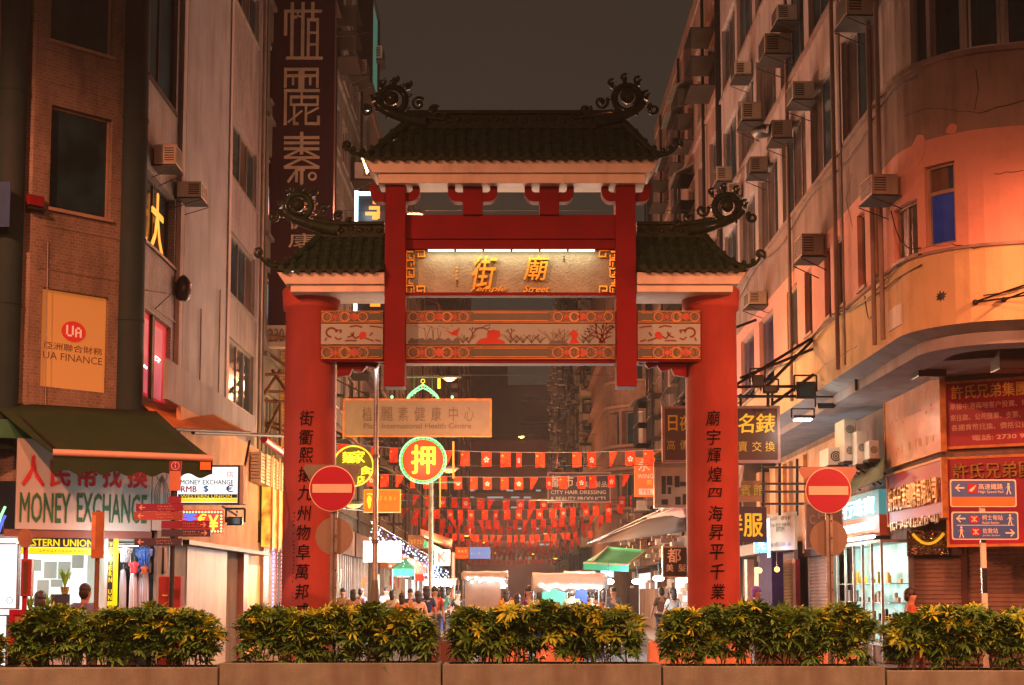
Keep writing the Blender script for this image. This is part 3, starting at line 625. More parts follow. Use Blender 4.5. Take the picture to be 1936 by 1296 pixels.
# painted lintel in three bands
lint = gbox('lintel', M['gate_red'], 606, 588, 1325, 684, 24.60, 25.1, .008)
orn = mat('ornament_ground', (.115,.075,.028), .45, var=.3, scale=8, dirt=.3)
orn_g = mat('ornament_green', (.03,.05,.03), .4, var=.2); orn_r = mat('ornament_red', (.33,.055,.02), .45, var=.3, scale=10)
orn_o = mat('ornament_ochre', (.42,.20,.05), .4, metal=.2, var=.2)
paint_w = mat('lintel_white', (.25,.34,.34), .55, var=.06, scale=2, dirt=.3, dirtcol=(.4,.3,.2))
p_brown = mat('brush_brown', (.16,.045,.025), .6); p_red = mat('brush_red', (.40,.055,.03), .6); p_slate = mat('brush_slate', (.11,.13,.13), .6); p_ol = mat('brush_olive', (.12,.10,.04), .6)
fl = FR(24.60)
SECT = [(607, 725), (767, 1164), (1205, 1324)]
for i, (u0, u1) in enumerate(SECT):
    for v0, v1, kind in ((589, 611, 'o'), (613, 652, 'w'), (655, 680, 'o')):
        r = fl.rect(u0, v0, u1, v1); r = (r[0]+.004, r[1], r[2]-.004, r[3])
        band = board(fl, r, .03, orn if kind == 'o' else paint_w, lint, 0, 'ornament_band' if kind == 'o' else 'painted_band')
        A0, B0, A1, B1 = r; h = B1-B0; mid = (B0+B1)/2; D = .031
        if kind == 'o':
            inner = 1 if i != 1 else 0
            if i == 0: cart = (A0+.78, A1); mots = [A0+.25, A0+.58]
            elif i == 2: cart = (A0, A1-.78); mots = [A1-.58, A1-.25]
            else: cart = (A0+1.12, A1-1.12); mots = [A0+.28, A0+.58, A0+.86, A1-.28, A1-.58, A1-.86]
            q = MB(); c0, c1 = cart; hh = h*.30
            pl = []
            for k in range(7):
                t = PI/2+PI*k/6; pl.append((c0+hh+hh*math.cos(t), mid+hh*math.sin(t)))
            for k in range(7):
                t = -PI/2+PI*k/6; pl.append((c1-hh+hh*math.cos(t), mid+hh*math.sin(t)))
            q.prism(fl, pl, D-.002, D+.003); q.build('cartouche', orn_g, band)
            q = MB()
            q.bf(fl, c0+hh, mid+hh, c1-hh, mid+hh+.012, D-.002, D+.012); q.bf(fl, c0+hh, mid-hh-.012, c1-hh, mid-hh, D-.002, D+.012)
            q.bf(fl, A0, B0, A1, B0+.012, D-.002, D+.014); q.bf(fl, A0, B1-.012, A1, B1, D-.002, D+.014)
            for k, mx in enumerate(mots):
                for dx in (-.15, .15): q.ring(fl, mx+dx, mid, h*.42, .014, D, D+.004+.001*k, 14)
            q.build('gilt_line', orn_o, band, kind='stuff')
            q = MB()
            for k, mx in enumerate(mots):
                if k % 3 == 1: q.prism(fl, [(mx-.11, mid), (mx, mid-h*.36), (mx+.11, mid), (mx, mid+h*.36)], D, D+.009)
                else:
                    q.disc(fl, mx, mid, h*.2, D, D+.010, 12)
                    for z in range(8): q.disc(fl, mx+h*.33*math.cos(z*PI/4), mid+h*.33*math.sin(z*PI/4), h*.07, D, D+.008, 6)
            q.build('rosette', orn_r, band, kind='stuff')
            q = MB()
            for k, mx in enumerate(mots):
                for z in range(3): q.ring(fl, mx+(z-1)*.1, mid, h*(.46-.06*z), .02, D, D+.0025+.0007*k+.0005*z, 12)
            q.build('scroll', orn_g, band, kind='stuff')
        else:
            RR = random.Random(i+4)
            def stroke(pts, w, m_, nm='brush_stroke'):
                q = MB()
                for k in range(len(pts)-1):
                    (x0, y0), (x1, y1) = pts[k], pts[k+1]; L_ = math.hypot(x1-x0, y1-y0) or 1
                    nx, ny = -(y1-y0)/L_*w/2, (x1-x0)/L_*w/2
                    q.prism(fl, [(x0+nx, y0+ny), (x0-nx, y0-ny), (x1-nx, y1-ny), (x1+nx, y1+ny)], D, D+.003+.0004*k)
                return q
            if i != 1:
                sg = 1 if i == 0 else -1; x0 = A0 if i == 0 else A1
                P_ = lambda a, b: (x0+sg*a, B0+b)
                q = MB()
                ringp = [(.18+.09*math.cos(t), .21+.08*math.sin(t)) for t in [k*PI/8 for k in range(13)]]
                for a_, b_ in zip(ringp[:-1], ringp[1:]):
                    qq = stroke([P_(*a_), P_(*b_)], .035, p_brown); q.add(qq.v, qq.f)
                for pl in ([(.10,.12),(.07,.06)], [(.24,.13),(.30,.08),(.36,.11)], [(.26,.25),(.36,.25),(.33,.20)], [(.5,.31),(.62,.33),(.72,.30)], [(.85,.32),(.98,.31),(1.07,.29)],
                           [(.42,.06),(.5,.07),(.62,.06)], [(.52,.20),(.6,.10),(.7,.16),(.8,.1),(.92,.06)], [(.7,.2),(.72,.13)], [(.85,.15),(.9,.21)], [(.95,.08),(1.05,.05)], [(.46,.12),(.56,.16),(.57,.22)]):
                    qq = stroke([P_(*z) for z in pl], .026, p_brown); q.add(qq.v, qq.f)
                q.build('painted_dragon', p_brown, band, kind='stuff')
                q = MB()
                bl = [P_(.68,.08), P_(.76,.10), P_(.80,.17), P_(.77,.22), P_(.70,.22), P_(.66,.16)]
                q.prism(fl, bl, D, D+.006); q.build('painted_beast', p_red, band)
            else:
                q = MB(); n_ = 14                                   # blue-grey rocks
                pl = [(A0+.04, B0+.01)]+[(A0+.04+.9*k/n_, B0+.05+.07*abs(math.sin(k*1.3))) for k in range(n_+1)]+[(A0+.95, B0+.01)]
                q.prism(fl, pl, D, D+.004); 
                pl = [(A0+2.5, B0+.01), (A0+2.55,B0+.07), (A0+2.75,B0+.06), (A0+2.85,B0+.01)]
                q.prism(fl, pl, D, D+.004); q.build('painted_rocks', p_slate, band)
                q = MB()                                           # red rocks
                q.prism(fl, [(A0+1.22,B0+.01),(A0+1.3,B0+.09),(A0+1.42,B0+.12),(A0+1.42,B0+.21),(A0+1.52,B0+.26),(A0+1.64,B0+.24),(A0+1.66,B0+.15),(A0+1.6,B0+.1),(A0+1.72,B0+.06),(A0+1.74,B0+.01)], D, D+.005)
                q.prism(fl, [(A0+2.86,B0+.01),(A0+2.9,B0+.12),(A0+2.86,B0+.2),(A0+2.95,B0+.26),(A0+3.02,B0+.18),(A0+2.98,B0+.1),(A0+3.04,B0+.02)], D, D+.005)
                q.prism(fl, [(A0+.66,B0+.27),(A0+.8,B0+.21),(A0+.86,B0+.25),(A0+.95,B0+.3),(A0+.9,B0+.15),(A0+.82,B0+.16)], D, D+.005)
                q.build('painted_rock_red', p_red, band)
                q = MB()
                def plant(x, h_, n, m_=None, lean=.5):
                    for k in range(n):
                        a = (k-(n-1)/2)*lean/max(1, n-1)+RR.uniform(-.08, .08); hh = h_*RR.uniform(.6, 1)
                        qq = stroke([(x, B0+.02), (x+hh*.5*math.sin(a), B0+.02+hh*.5), (x+hh*math.sin(a*1.6), B0+.02+hh)], .009, None); q.add(qq.v, qq.f)
                for x_, h_ in ((.36,.30),(.48,.32),(.57,.32)): plant(A0+x_, h_, 2, lean=.2)
                for x_ in (1.0, 1.1, 1.83, 1.93, 2.05, 2.2, 2.35, 3.1, 3.2): plant(A0+x_, .16, 6, lean=1.8)
                for x_ in (2.55, 2.7, 2.78): plant(A0+x_, .27, 5, lean=1.5)
                for k in range(10): x_ = A0+.15+.07*k; q.bf(fl, x_, B1-.045-.02*(k%3), x_+.045, B1-.035-.02*(k%3), D, D+.0042)
                q.build('painted_grass', p_ol, band, kind='stuff')
                q = MB()
                def br(x, y, a, L_, dep):
                    x1 = x+L_*math.cos(a); y1 = y+L_*math.sin(a)
                    if not (B0+.01 < y1 < B1-.01) or dep == 0: 
                        q.disc(fl, min(x, A1-.03), y, .012, D, D+.007, 6); return
                    if x1 > A1-.02: return
                    qq = stroke([(x, y), (x1, y1)], .006+.006*dep, None); q.add(qq.v, qq.f)
                    br(x1, y1, a+RR.uniform(.25, .75), L_*.8, dep-1); br(x1, y1, a-RR.uniform(.25, .75), L_*.82, dep-1)
                for a_, x_ in ((1.2, 3.38), (1.9, 3.48), (.75, 3.4), (2.3, 3.45), (1.0, 3.62)): br(A0+x_, B0+.02, a_, .13, 4)
                br(A0+1.15, B0+.10, 1.3, .08, 3); br(A0+1.25, B1-.08, 0.1, .09, 3); br(A0+1.85, B0+.1, 1.8, .07, 3)
                q.build('painted_plum_tree', p_brown, band, kind='stuff')
MB().rod(at(767, 685, 24.56), at(1164, 685, 24.56), .022, 10).build('rail', M['gate_red'], gate)
# carved corbels under the lintel
for s in (-1, 1):
    f2 = FR(24.86); xo = 3.06; z1 = f2.pix(640, 682)[1]
    pts = [(xo+.02, z1), (xo-.85, z1), (xo-.82, z1-.08), (xo-.72, z1-.06), (xo-.66, z1-.14), (xo-.5, z1-.10), (xo-.42, z1-.2), (xo-.25, z1-.15), (xo-.2, z1-.26), (xo+.02, z1-.30)]
    MB().prism(f2, [(s*a, b) for a, b in pts], -.1, .05).build('corbel', M['gate_red'], gate, bevel=.006)

# ------------------------------------------------------------------ the three roofs
def roof(name, xl, xr, xrl, xrr, ze, zr, ye, yr, hipl, hipr, n, ridge_h, curls):
    """front and back slopes with rows of round tiles, hips where the roof ends freely. x at eave, x at ridge, z at eave and ridge"""
    R0 = gate
    fas = MB(); yb = 2*yr-ye
    def prof(t):   # 0 at the eave, 1 at the ridge: concave
        return ze+(zr-ze)*(t**1.35*.55+t*.45), ye+(yr-ye)*t
    K = 8
    def edge(t, side):
        z, y = prof(t)
        lift = 0
        x = (xl+(xrl-xl)*(1-(1-t)**1.5)) if side < 0 else (xr+(xrr-xr)*(1-(1-t)**1.5))
        return x, y, z
    sl = MB()
    for sgn in (1, -1):
        rows = []
        for k in range(K+1):
            t = k/K; x0, y, z = edge(t, -1); x1, _, _ = edge(t, 1); y = y if sgn > 0 else 2*yr-y
            rows.append((Vector((x0, y, z)), Vector((x1, y, z))))
        for k in range(K):
            a, b = rows[k]; c, d = rows[k+1]
            if sgn > 0: sl.quad(a, b, d, c)
            else: sl.quad(b, a, c, d)
    for side, hp in ((-1, hipl), (1, hipr)):
        if not hp: continue
        for k in range(K):
            x0, y0, z0 = edge(k/K, side); x1, y1, z1 = edge((k+1)/K, side)
            q = [Vector((x0, y0, z0)), Vector((x0, 2*yr-y0, z0)), Vector((x1, 2*yr-y1, z1)), Vector((x1, y1, z1))]
            sl.quad(*(q if side > 0 else reversed(q))) if side > 0 else sl.quad(*list(reversed(q)))
    under = sl.build('roof_slope', M['tile_green'], R0)
    # tile rows front (each a part) and back (joined)
    back = MB()
    pitch = (xr-xl)/n
    for i in range(n):
        x = xl+pitch*(i+.5); path = []
        for k in range(25):
            t = k/24; ex0 = edge(t, -1)[0]; ex1 = edge(t, 1)[0]
            if not (ex0-.02 <= x <= ex1+.02): break
            z, y = prof(t); path.append((t, y, z))
        if len(path) < 3: path = [(0,)+prof(0)[::-1], (.04,)+prof(.04)[::-1], (.08,)+prof(.08)[::-1]]
        rad = pitch*.30
        mb = MB(); rings = []; m_ = 6
        for k, (t, y, z) in enumerate(path):
            rr_ = rad*(1.0+.2*(k % 3 == 0)-.06*(k % 3))
            for sub in ((0,) if k % 3 else (0,)):
                rings.append([Vector((x+rr_*math.cos(PI*q/m_), y-.0, z+.01+rr_*math.sin(PI*q/m_))) for q in range(m_+1)])
        vs = [p for rg in rings for p in rg]; w_ = m_+1
        mb.add(vs, [(a*w_+q+1, a*w_+q, (a+1)*w_+q, (a+1)*w_+q+1) for a in range(len(rings)-1) for q in range(m_)], False)
        mb.add(rings[0]+[Vector((x, ye-.01, ze+.01))], [tuple([w_]+[q for q in reversed(range(w_))])])
        # hanging drip tile between rows
        f0 = FR(ye-.012); hx = x+pitch/2
        drip = [(hx-pitch*.36, ze+.02)]+[(hx+pitch*.36*math.cos(PI+PI*q/6), ze+.02+.085*math.sin(PI+PI*q/6)*1.0) for q in range(1, 6)]+[(hx+pitch*.36, ze+.02)]
        if i < n-1: mb.prism(f0, drip, -.03, 0)
        row = mb.build('tile_row', M['tile_green'], R0)
        cap = MB(); cap.disc(FR(ye-.02), x, ze+.035, rad*.92, -.03, 0, 14); cap.disc(FR(ye-.02), x, ze+.035, rad*.5, 0, .012, 10)
        cap.build('end_cap', M['ridge_green'], row)
        back.add([Vector((p.x, 2*yr-p.y, p.z)) for p in vs], [(a*w_+q, a*w_+q+1, (a+1)*w_+q+1, (a+1)*w_+q) for a in range(len(rings)-1) for q in range(m_)], False)
    back.build('rear_tile_rows', M['tile_green'], R0, kind='stuff')
    # white eaves: two stepped fascias and soffit
    return edge, prof, pitch
def eave(u0, u1, va, vb, vc, vd, inset0, inset1, ye, yr):
    """stepped white fascia: va top, vb step, vc bottom of the front board, vd bottom of the soffit box"""
    fr = FR(ye+.06); a0, b1, a1, bt = fr.rect(u0, va, u1, vb)
    mb = MB(); f2 = FR(ye+.14)
    xa = fr.pix(u0, va)[0]; xb = fr.pix(u1, va)[0]; za = fr.pix(968, va)[1]; zb = fr.pix(968, vb)[1]; zc = f2.pix(968, vc)[1]; zd = f2.pix(968, vd)[1]+0.0
    dpt = 2*(yr-ye)-.12; i0, i1 = inset0, inset1
    mb.hexa([(xa+i0*.6, ye+.10, zb), (xb-i1*.6, ye+.10, zb), (xb-i1*.6, ye+.02+dpt, zb), (xa+i0*.6, ye+.02+dpt, zb), (xa, ye+.06, za), (xb, ye+.06, za), (xb, ye+.06+dpt, za), (xa, ye+.06+dpt, za)])
    mb.build('eave_board', M['gate_white'], gate)
    mb = MB(); x0 = xa+i0; x1 = xb-i1
    mb.box(x0, ye+.16, zc, x1, ye+dpt-.10, zb)
    mb.build('soffit_box', M['gate_white'], gate, bevel=.01)
ye, yr = 23.98, 24.46
ze = at(968, 299, ye).z; zr = at(968, 238, yr).z
xl = at(683, 299, ye).x; xr = at(1251, 299, ye).x; xrl = at(768, 240, yr).x; xrr = at(1180, 240, yr).x
mE = roof('main', xl, xr, xrl, xrr, ze, zr, ye, yr, True, True, 28, 0, True)
eave(690, 1245, 302, 325, 346, 360, .22, .22, ye, yr)
ye, yr = 24.08, 24.78
zs = at(968, 511, ye).z; zsr = at(968, 446, yr).z
lx0 = at(521, 511, ye).x; lx1 = at(726, 511, 24.2).x; lr0 = at(600, 446, yr).x
roof('left', lx0, lx1, lr0, lx1, zs, zsr, ye, yr, True, False, 10, 0, True)
eave(524, 726, 515, 536, 552, 560, .22, 0, ye, yr)
rx1 = at(1413, 511, ye).x; rx0 = at(1205, 511, 24.2).x; rr1 = at(1335, 446, yr).x
roof('right', rx0, rx1, rx0, rr1, zs, zsr, ye, yr, False, True, 10, 0, True)
eave(1205, 1411, 515, 536, 552, 560, 0, .22, ye, yr)
# ridges
def ridge(u0, u1, v0, v1, Yr):
    """ridge wall with a moulded cap; ends that rise into a scroll are built separately"""
    fr = FR(Yr); r = fr.rect(u0, v0, u1, v1); mb = MB(); h = r[3]-r[1]
    mb.bf(fr, r[0], r[1], r[2], r[3]-h*.2, -.12, .0)
    o = mb.build('ridge', M['ridge_green'], gate)
    q = MB(); q.bf(fr, r[0], r[3]-h*.2, r[2], r[3], -.16, .05); q.bf(fr, r[0], r[1]-.02, r[2], r[1]+h*.14, -.16, .04); q.build('ridge_cap', M['tile_green'], o)
    q = MB(); n = int((r[2]-r[0])/.16)
    for k in range(n):
        a = r[0]+(k+.5)*(r[2]-r[0])/n; q.ball(fr.P(a, r[1]+h*(.42+.1*(k % 2)), .0), .045, 6, 4, (1.3, .5, 1))
    q.build('ridge_relief', M['ridge_green'], o)
    return r
ridge(768, 1180, 210, 242, 24.42); ridge(600, 727, 420, 448, 24.74); ridge(1204, 1335, 420, 448, 24.74)
def spiral(mb, cx_, cz, R0_, turns, r0_, r1_, y, s=1, ph=0, n=20, nn=8):
    path = []; rs = []
    for k in range(n+1):
        t = k/n; a = ph+s*turns*2*PI*t; R_c = R0_*(1-.72*t)
        path.append((cx_+R_c*math.cos(a), y, cz+R_c*math.sin(a))); rs.append(r0_+(r1_-r0_)*t)
    mb.tube(path, rs, nn)
def dragon(u, v, s, size, uroot, vroot, y):
    """glazed scroll at a ridge end: rising tail, big ring with a pearl, small curls running back down to the ridge"""
    c = at(u, v, y); root = at(uroot, vroot, y); k = size
    mb = MB()
    # rising tail from the ridge up and outward to the ring (s = +1: outward is +x)
    P0 = Vector((root.x, y, root.z)); P3 = Vector((c.x+s*.30*k, y, c.z-.05*k)); P1 = P0+Vector((s*.35*k, 0, .02)); P2 = Vector((P3.x+s*.0, y, P0.z+.25*k))
    path = []; rs = []
    for i in range(15):
        t = i/14; p = P0*(1-t)**3+P1*3*t*(1-t)**2+P2*3*t*t*(1-t)+P3*t**3; path.append(p); rs.append((.14-.07*t)*k)
    mb.tube(path, rs, 10)
    # ring
    ring = [(c.x+.25*k*math.cos(a), y, c.z+.25*k*math.sin(a)) for a in [2*PI*i/18 for i in range(19)]]
    mb.tube(ring, .07*k, 8, caps=False)
    o = mb.build('ridge_scroll', M['tile_green'], gate)
    q = MB(); q.ball((c.x, y-.08*k, c.z), .13*k, 12, 8); spiral(q, c.x, c.z, .19*k, 1.3, .035*k, .015*k, y-.1*k, s, -1)
    for i in range(9):
        a = 2*PI*i/9+.3; spiral(q, c.x+.33*k*math.cos(a), c.z+.33*k*math.sin(a), .05*k, 1, .022*k, .01*k, y-.02, s, a, 8, 5)
    q.build('pearl', M['ridge_green'], o)
    q = MB()
    # horns on top
    for dx, dz, L_ in ((-.30, .28, .2), (-.05, .38, .22), (.2, .33, .2), (.36, .05, .16)):
        px_ = c.x+s*dx*k; pz = c.z+dz*k
        q.tube([(px_, y, pz-.08*k), (px_+s*.02*k, y, pz), (px_+s*.08*k*(1 if dx >= 0 else -1), y, pz+.06*k)], [.045*k, .035*k, .012*k], 6)
        spiral(q, px_, pz+.02*k, .075*k, 1.1, .03*k, .012*k, y-.02, s, 1)
    # curls descending to the ridge
    for i, (dx, dz, R1) in enumerate(((-.50, -.06, .13), (-.80, -.20, .11), (-1.02, -.30, .075))):
        spiral(q, c.x+s*dx*k, c.z+dz*k-.02*k, R1*k, 1.4, .036*k, .014*k, y-.03, -s, .6)
        q.ball((c.x+s*dx*k, y-.05, c.z+dz*k), .05*k, 8, 5); q.build('curl', M['ridge_green'], o); q = MB()
    q.build('crest', M['ridge_green'], o); q = MB()
    q.tube([(c.x-s*.3*k, y, c.z-.28*k), (c.x-s*.7*k, y, c.z-.33*k), (c.x-s*1.15*k, y, c.z-.40*k)], [.08*k, .06*k, .02*k], 8)
    # small curl on the outer foot
    spiral(q, c.x+s*.50*k, c.z-.22*k, .11*k, 1.3, .045*k, .02*k, y-.03, s, 2)
    q.build('curl', M['ridge_green'], o)
dragon(742, 190, -1, .92, 806, 232, 24.42); dragon(1186, 187, 1, .92, 1124, 232, 24.42)
dragon(565, 391, -1, .88, 640, 436, 24.74); dragon(1374, 392, 1, .88, 1300, 436, 24.74)
# hip ridges sweeping down to upturned corners
def hip(path_px, ys, r0, r1):
    path = [at(u, v, yy) for (u, v), yy in zip(path_px, ys)]
    fine = []; m_ = len(path)
    for i in range(m_-1):
        p0 = path[max(i-1, 0)]; p1 = path[i]; p2 = path[i+1]; p3 = path[min(i+2, m_-1)]
        for k in range(5):
            t = k/5; fine.append(.5*((2*p1)+(p2-p0)*t+(2*p0-5*p1+4*p2-p3)*t*t+(3*p1-p0-3*p2+p3)*t**3))
    fine.append(path[-1]); L_ = len(fine)
    mb = MB(); mb.tube(fine, [r0+(r1-r0)*i/(L_-1) for i in range(L_)], 8)
    o = mb.build('hip_ridge', M['tile_green'], gate)
    q = MB(); e_ = fine[-1]
    for i in range(0, L_, 4): q.ball(fine[i]+Vector((0, 0, r0*.8)), r0*.6, 7, 5)
    spiral(q, e_.x, e_.z+.06, .09, 1.2, .035, .015, e_.y, 1 if e_.x > 0 else -1, -1)
    q.build('hip_beads', M['ridge_green'], o)
YS = [24.42, 24.3, 24.2, 24.05, 23.98, 23.95]
hip([(768, 236), (735, 262), (712, 282), (690, 293), (668, 290), (657, 281)], YS, .09, .025)
hip([(1180, 236), (1208, 262), (1228, 282), (1250, 293), (1268, 288), (1280, 277)], YS, .09, .025)
YS = [24.74, 24.5, 24.3, 24.15, 24.06, 24.0]
hip([(604, 448), (575, 474), (552, 492), (527, 503), (506, 500), (490, 483)], YS, .08, .022)
hip([(1332, 448), (1355, 474), (1378, 492), (1402, 503), (1424, 501), (1437, 488)], YS, .08, .022)
# light from the tubes above the nameplate
q0 = fn.rect(810, 476, 1124, 480)
light('nameplate_light', ((q0[0]+q0[2])/2, 24.40, q0[1]-.0), 8, (1,.84,.55), kind='AREA', rot=(math.radians(22), 0, 0), area=(q0[2]-q0[0], .05))
# ------------------------------------------------------------------ LEFT CORNER BUILDING
LX, LY = -6.5, 24.8
ch = 1.52
fch = PF([(LX-ch, LY-ch), (LX, LY)])                       # chamfered corner face
fls = PF([(LX, LY), (LX, 36.6)])                           # street side
flf = PF([(LX-ch-6, LY-ch-.1), (LX-ch, LY-ch)])            # cross-street side, off to the left
LB = thing('corner_building', 'tall tiled corner building with a chamfered corner on the left of the gate', 'building', (LX-2, LY+3, 0))
H0, HT = 3.4, 24.0
gd = M['glass_dark']
chw = [px(fch, 98, -120, 216, 92), px(fch, 95, 212, 211, 404), px(fch, 78, 553, 204, 737)]
facade(fch, (0, H0, fch.cum[-1], HT), chw, M['tilewall'], LB, .22)
for h in chw[:2]: window(fch, h, LB, gd, M['frame_br'], 1, 1, -.12, .035)
# small relief on the chamfer: panel bands
mb = MB()
for v in (112, 172, 440, 520): 
    b = fch.pix(150, v)[1]; mb.bf(fch, .18, b, fch.cum[-1]-.2, b+.018, 0, .012)
mb.build('tile_band', M['tilewall'], LB)
# street side: first a bay of dark glazing, then pier, plain panel, and ribbons of windows
sw = [px(fls, 280, -60, 336, 180), px(fls, 272, 345, 331, 480), px(fls, 258, 595, 322, 758)]
sw[2] = (max(sw[2][0], .05),)+tuple(sw[2][1:])
rib = []
for v0, v1 in ((-70, 60), (212, 330), (430, 560), (640, 790)):
    a0, b0, a1, b1 = px(fls, 428, v0, 482, v1)
    rib.append((fls.pix(428, 400)[0], b0, fls.pix(484, 400)[0], b1))
zb_ = [px(fls, 450, a, 452, b) for a, b in ((-90, 10), (236, 352), (452, 572), (650, 770))]
rib = [(fls.pix(429, 400)[0], q[1], fls.pix(484, 400)[0], q[3]) for q in zb_]
facade(fls, (0, H0, fls.cum[-1], HT), sw+rib, M['tilepale'], LB, .2)
window(fls, sw[0], LB, gd, M['dark_metal'], 2, 1, -.1, .05)
window(fls, sw[1], LB, gd, M['dark_metal'], 2, 1, -.16, .04)
for h in rib: window(fls, h, LB, [gd, M['glass_brown']], M['frame_al'], 4, 1, -.1, .06)
# plain rendered panel between, and pilasters
a0 = fls.pix(345, 400)[0]; a1 = fls.pix(426, 400)[0]
mb = MB(); mb.bf(fls, a0, H0, a1, HT, .002, .05); mb.build('rendered_panel', M['plaster_pale'], LB)
mb = MB()
for u in (334, 426): 
    a = fls.pix(u, 400)[0]; mb.bf(fls, a, H0, a+.28, HT, .004, .09)
mb.build('pilaster', M['plaster'], LB)
a = fls.pix(487, 400)[0]; MB().rod(fls.P(a, H0, .12), fls.P(a, HT, .12), .05).build('drain_pipe', M['tin'], LB)
for u in (372, 408): 
    a = fls.pix(u, 600)[0]; MB().rod(fls.P(a, H0, .09), fls.P(a, 8.2 if u > 400 else 7.4, .09), .018).build('conduit', M['tin'], LB)
facade(flf, (0, H0, flf.cum[-1], HT), [], M['tilewall'], LB)
mb = MB(); mb.box(-14, 26.6, 0, LX-.4, 36.5, 24); mb.quad((-15,23.2,24),(LX,24.8,24),(LX,36.6,24),(-15,36.6,24)); mb.build('core', M['brownwall'], LB)
MB().quad((LX,36.6,0),(-14,36.6,0),(-14,36.6,24),(LX,36.6,24)).build('rear_wall', M['brownwall'], LB)
# big drainage ducts
for u0, u1, nm in ((225, 279, 1), (-12, 44, 0)):
    f_ = FR(24.55 if nm else 23.0); x0 = f_.pix(u0, 380)[0]; x1 = f_.pix(u1, 380)[0]; r_ = (x1-x0)/2-.015
    xc = (x0+x1)/2 + (-.03); yc = 24.62 if nm else 23.15
    d_ = MB(); d_.lathe((xc, yc, 0), [(r_, 3.9), (r_, 12), (r_, 24)], 28)
    dd = d_.build('duct', M['duct'], LB)
    q = MB()
    for z in (6.3, 9.9, 13.5, 17): q.lathe((xc, yc, z), [(r_+.012, 0), (r_+.012, .05)], 28)
    q.build('duct_band', M['duct'], dd)
# lit amber finance poster in the lowest window
r = chw[2]
UA = sign_at('window_poster', 'amber lit finance poster with a red oval logo in the tiled corner wall', 'poster', fch, r)
board(fch, (r[0]+.01, r[1]+.01, r[2]-.01, r[3]-.01), .03, M['e_uabox'], UA, -.10)
W_ = r[2]-r[0]; H_ = r[3]-r[1]
f = lambda a, b: (r[0]+a*W_, r[1]+b*H_)
mb = MB(); cx_, cz_ = f(.50, .60)
mb.prism(fch, [(cx_+W_*.18*math.cos(t*PI/16), cz_+W_*.145*math.sin(t*PI/16)) for t in range(32)], -.07, -.055); mb.build('logo_oval', emit('logo_red', (1,.03,.015), .28, False), UA)
pal = emit('poster_pale', (1,.45,.25), .55, False)
q = MB()
def bar(x0, y0, x1, y1): q.bf(fch, cx_+x0*W_, cz_+y0*W_, cx_+x1*W_, cz_+y1*W_, -.055, -.045)
bar(-.115,-.05,-.09,.08); bar(-.09,-.075,-.03,-.05); bar(-.03,-.05,-.005,.08); bar(.02,-.075,.045,.04); bar(.045,.04,.09,.065); bar(.09,-.075,.115,.04); bar(.045,-.02,.09,.0)
q.build('logo_letters', pal, UA)
dk = emit('poster_print', (.25,.06,.01), .12, False)
text(fch, f(.06,.39)+f(.95,.465), '亞洲聯合財務', dk, UA, -.07, .003, bold=.008)
text(fch, f(.06,.29)+f(.95,.365), 'UA FINANCE', dk, UA, -.07, .003)
# crimson lit poster window on the street side
r = sw[2]
PO = sign_at('window_poster', 'crimson lit poster window round the corner beside the big grey duct', 'poster', fls, r)
board(fls, (r[0]+.01, r[1]+.01, r[2]-.01, r[3]-.01), .02, M['e_poster'], PO, -.10)
W_ = r[2]-r[0]; 
MB().bf(fls, r[0]+W_*.33, r[1], r[0]+W_*.42, r[3], -.08, -.02).build('mullion', M['dark_metal'], PO)
MB().bf(fls, r[0]+W_*.50, r[1]+.1, r[0]+W_*.82, r[3]-.12, -.078, -.074).build('picture', M['e_posterw'], PO)
MB().bf(fls, r[0]+W_*.04, r[1]+.1, r[0]+W_*.29, r[3]-.12, -.078, -.074).build('picture', M['e_posterw'], PO)
strokes(fls, (r[0]+W_*.54, r[1]+.75, r[0]+W_*.76, r[1]+.92), M['e_cyan'], PO, 1, 4, -.07, 'blurred_lettering', 8)
strokes(fls, (r[0]+W_*.06, r[1]+.5, r[0]+W_*.27, r[1]+.62), M['e_cyan'], PO, 1, 3, -.07, 'blurred_lettering', 9)
# neon in the window above
r = sw[1]; W_ = r[2]-r[0]
NE = sign_at('neon_sign', 'orange and white neon character glowing inside an upper window by the duct', 'neon sign', fls, r)
MB().bf(fls, r[0]+.04, r[1]+.25, r[0]+.1, r[3]-.3, -.12, -.06).build('tube', M['e_cyan'], NE)
text(fls, (r[0]+W_*.38, r[1]+.05, r[0]+W_*.75, r[3]-.15), '大', M['e_orange'], NE, -.10, .02, bold=.03)
# AC pair and black bundle on the wall
ac(fls, 293, 318, 'air conditioner on a long bracket above the neon window of the left building', .8); ac(fls, 336, 380, 'rusty air conditioner jutting out beside the neon window of the left building', .85)
p = fls.P(fls.pix(331, 545)[0], fls.pix(331, 545)[1], .16)
sp = thing('speaker', 'black hooded speaker strapped high on the rendered wall above the crimson poster', 'speaker', (p.x, p.y, p.z-.25))
q = MB(); q.lathe((p.x, p.y, p.z-.25), [(.06,0),(.13,.05),(.16,.2),(.15,.34),(.09,.44),(.03,.5)], 14); q.build('body', M['black'], sp)
q = MB(); q.rod((p.x-.17, p.y, p.z+.1), (p.x, p.y, p.z), .02); q.build('bracket', M['dark_metal'], sp)
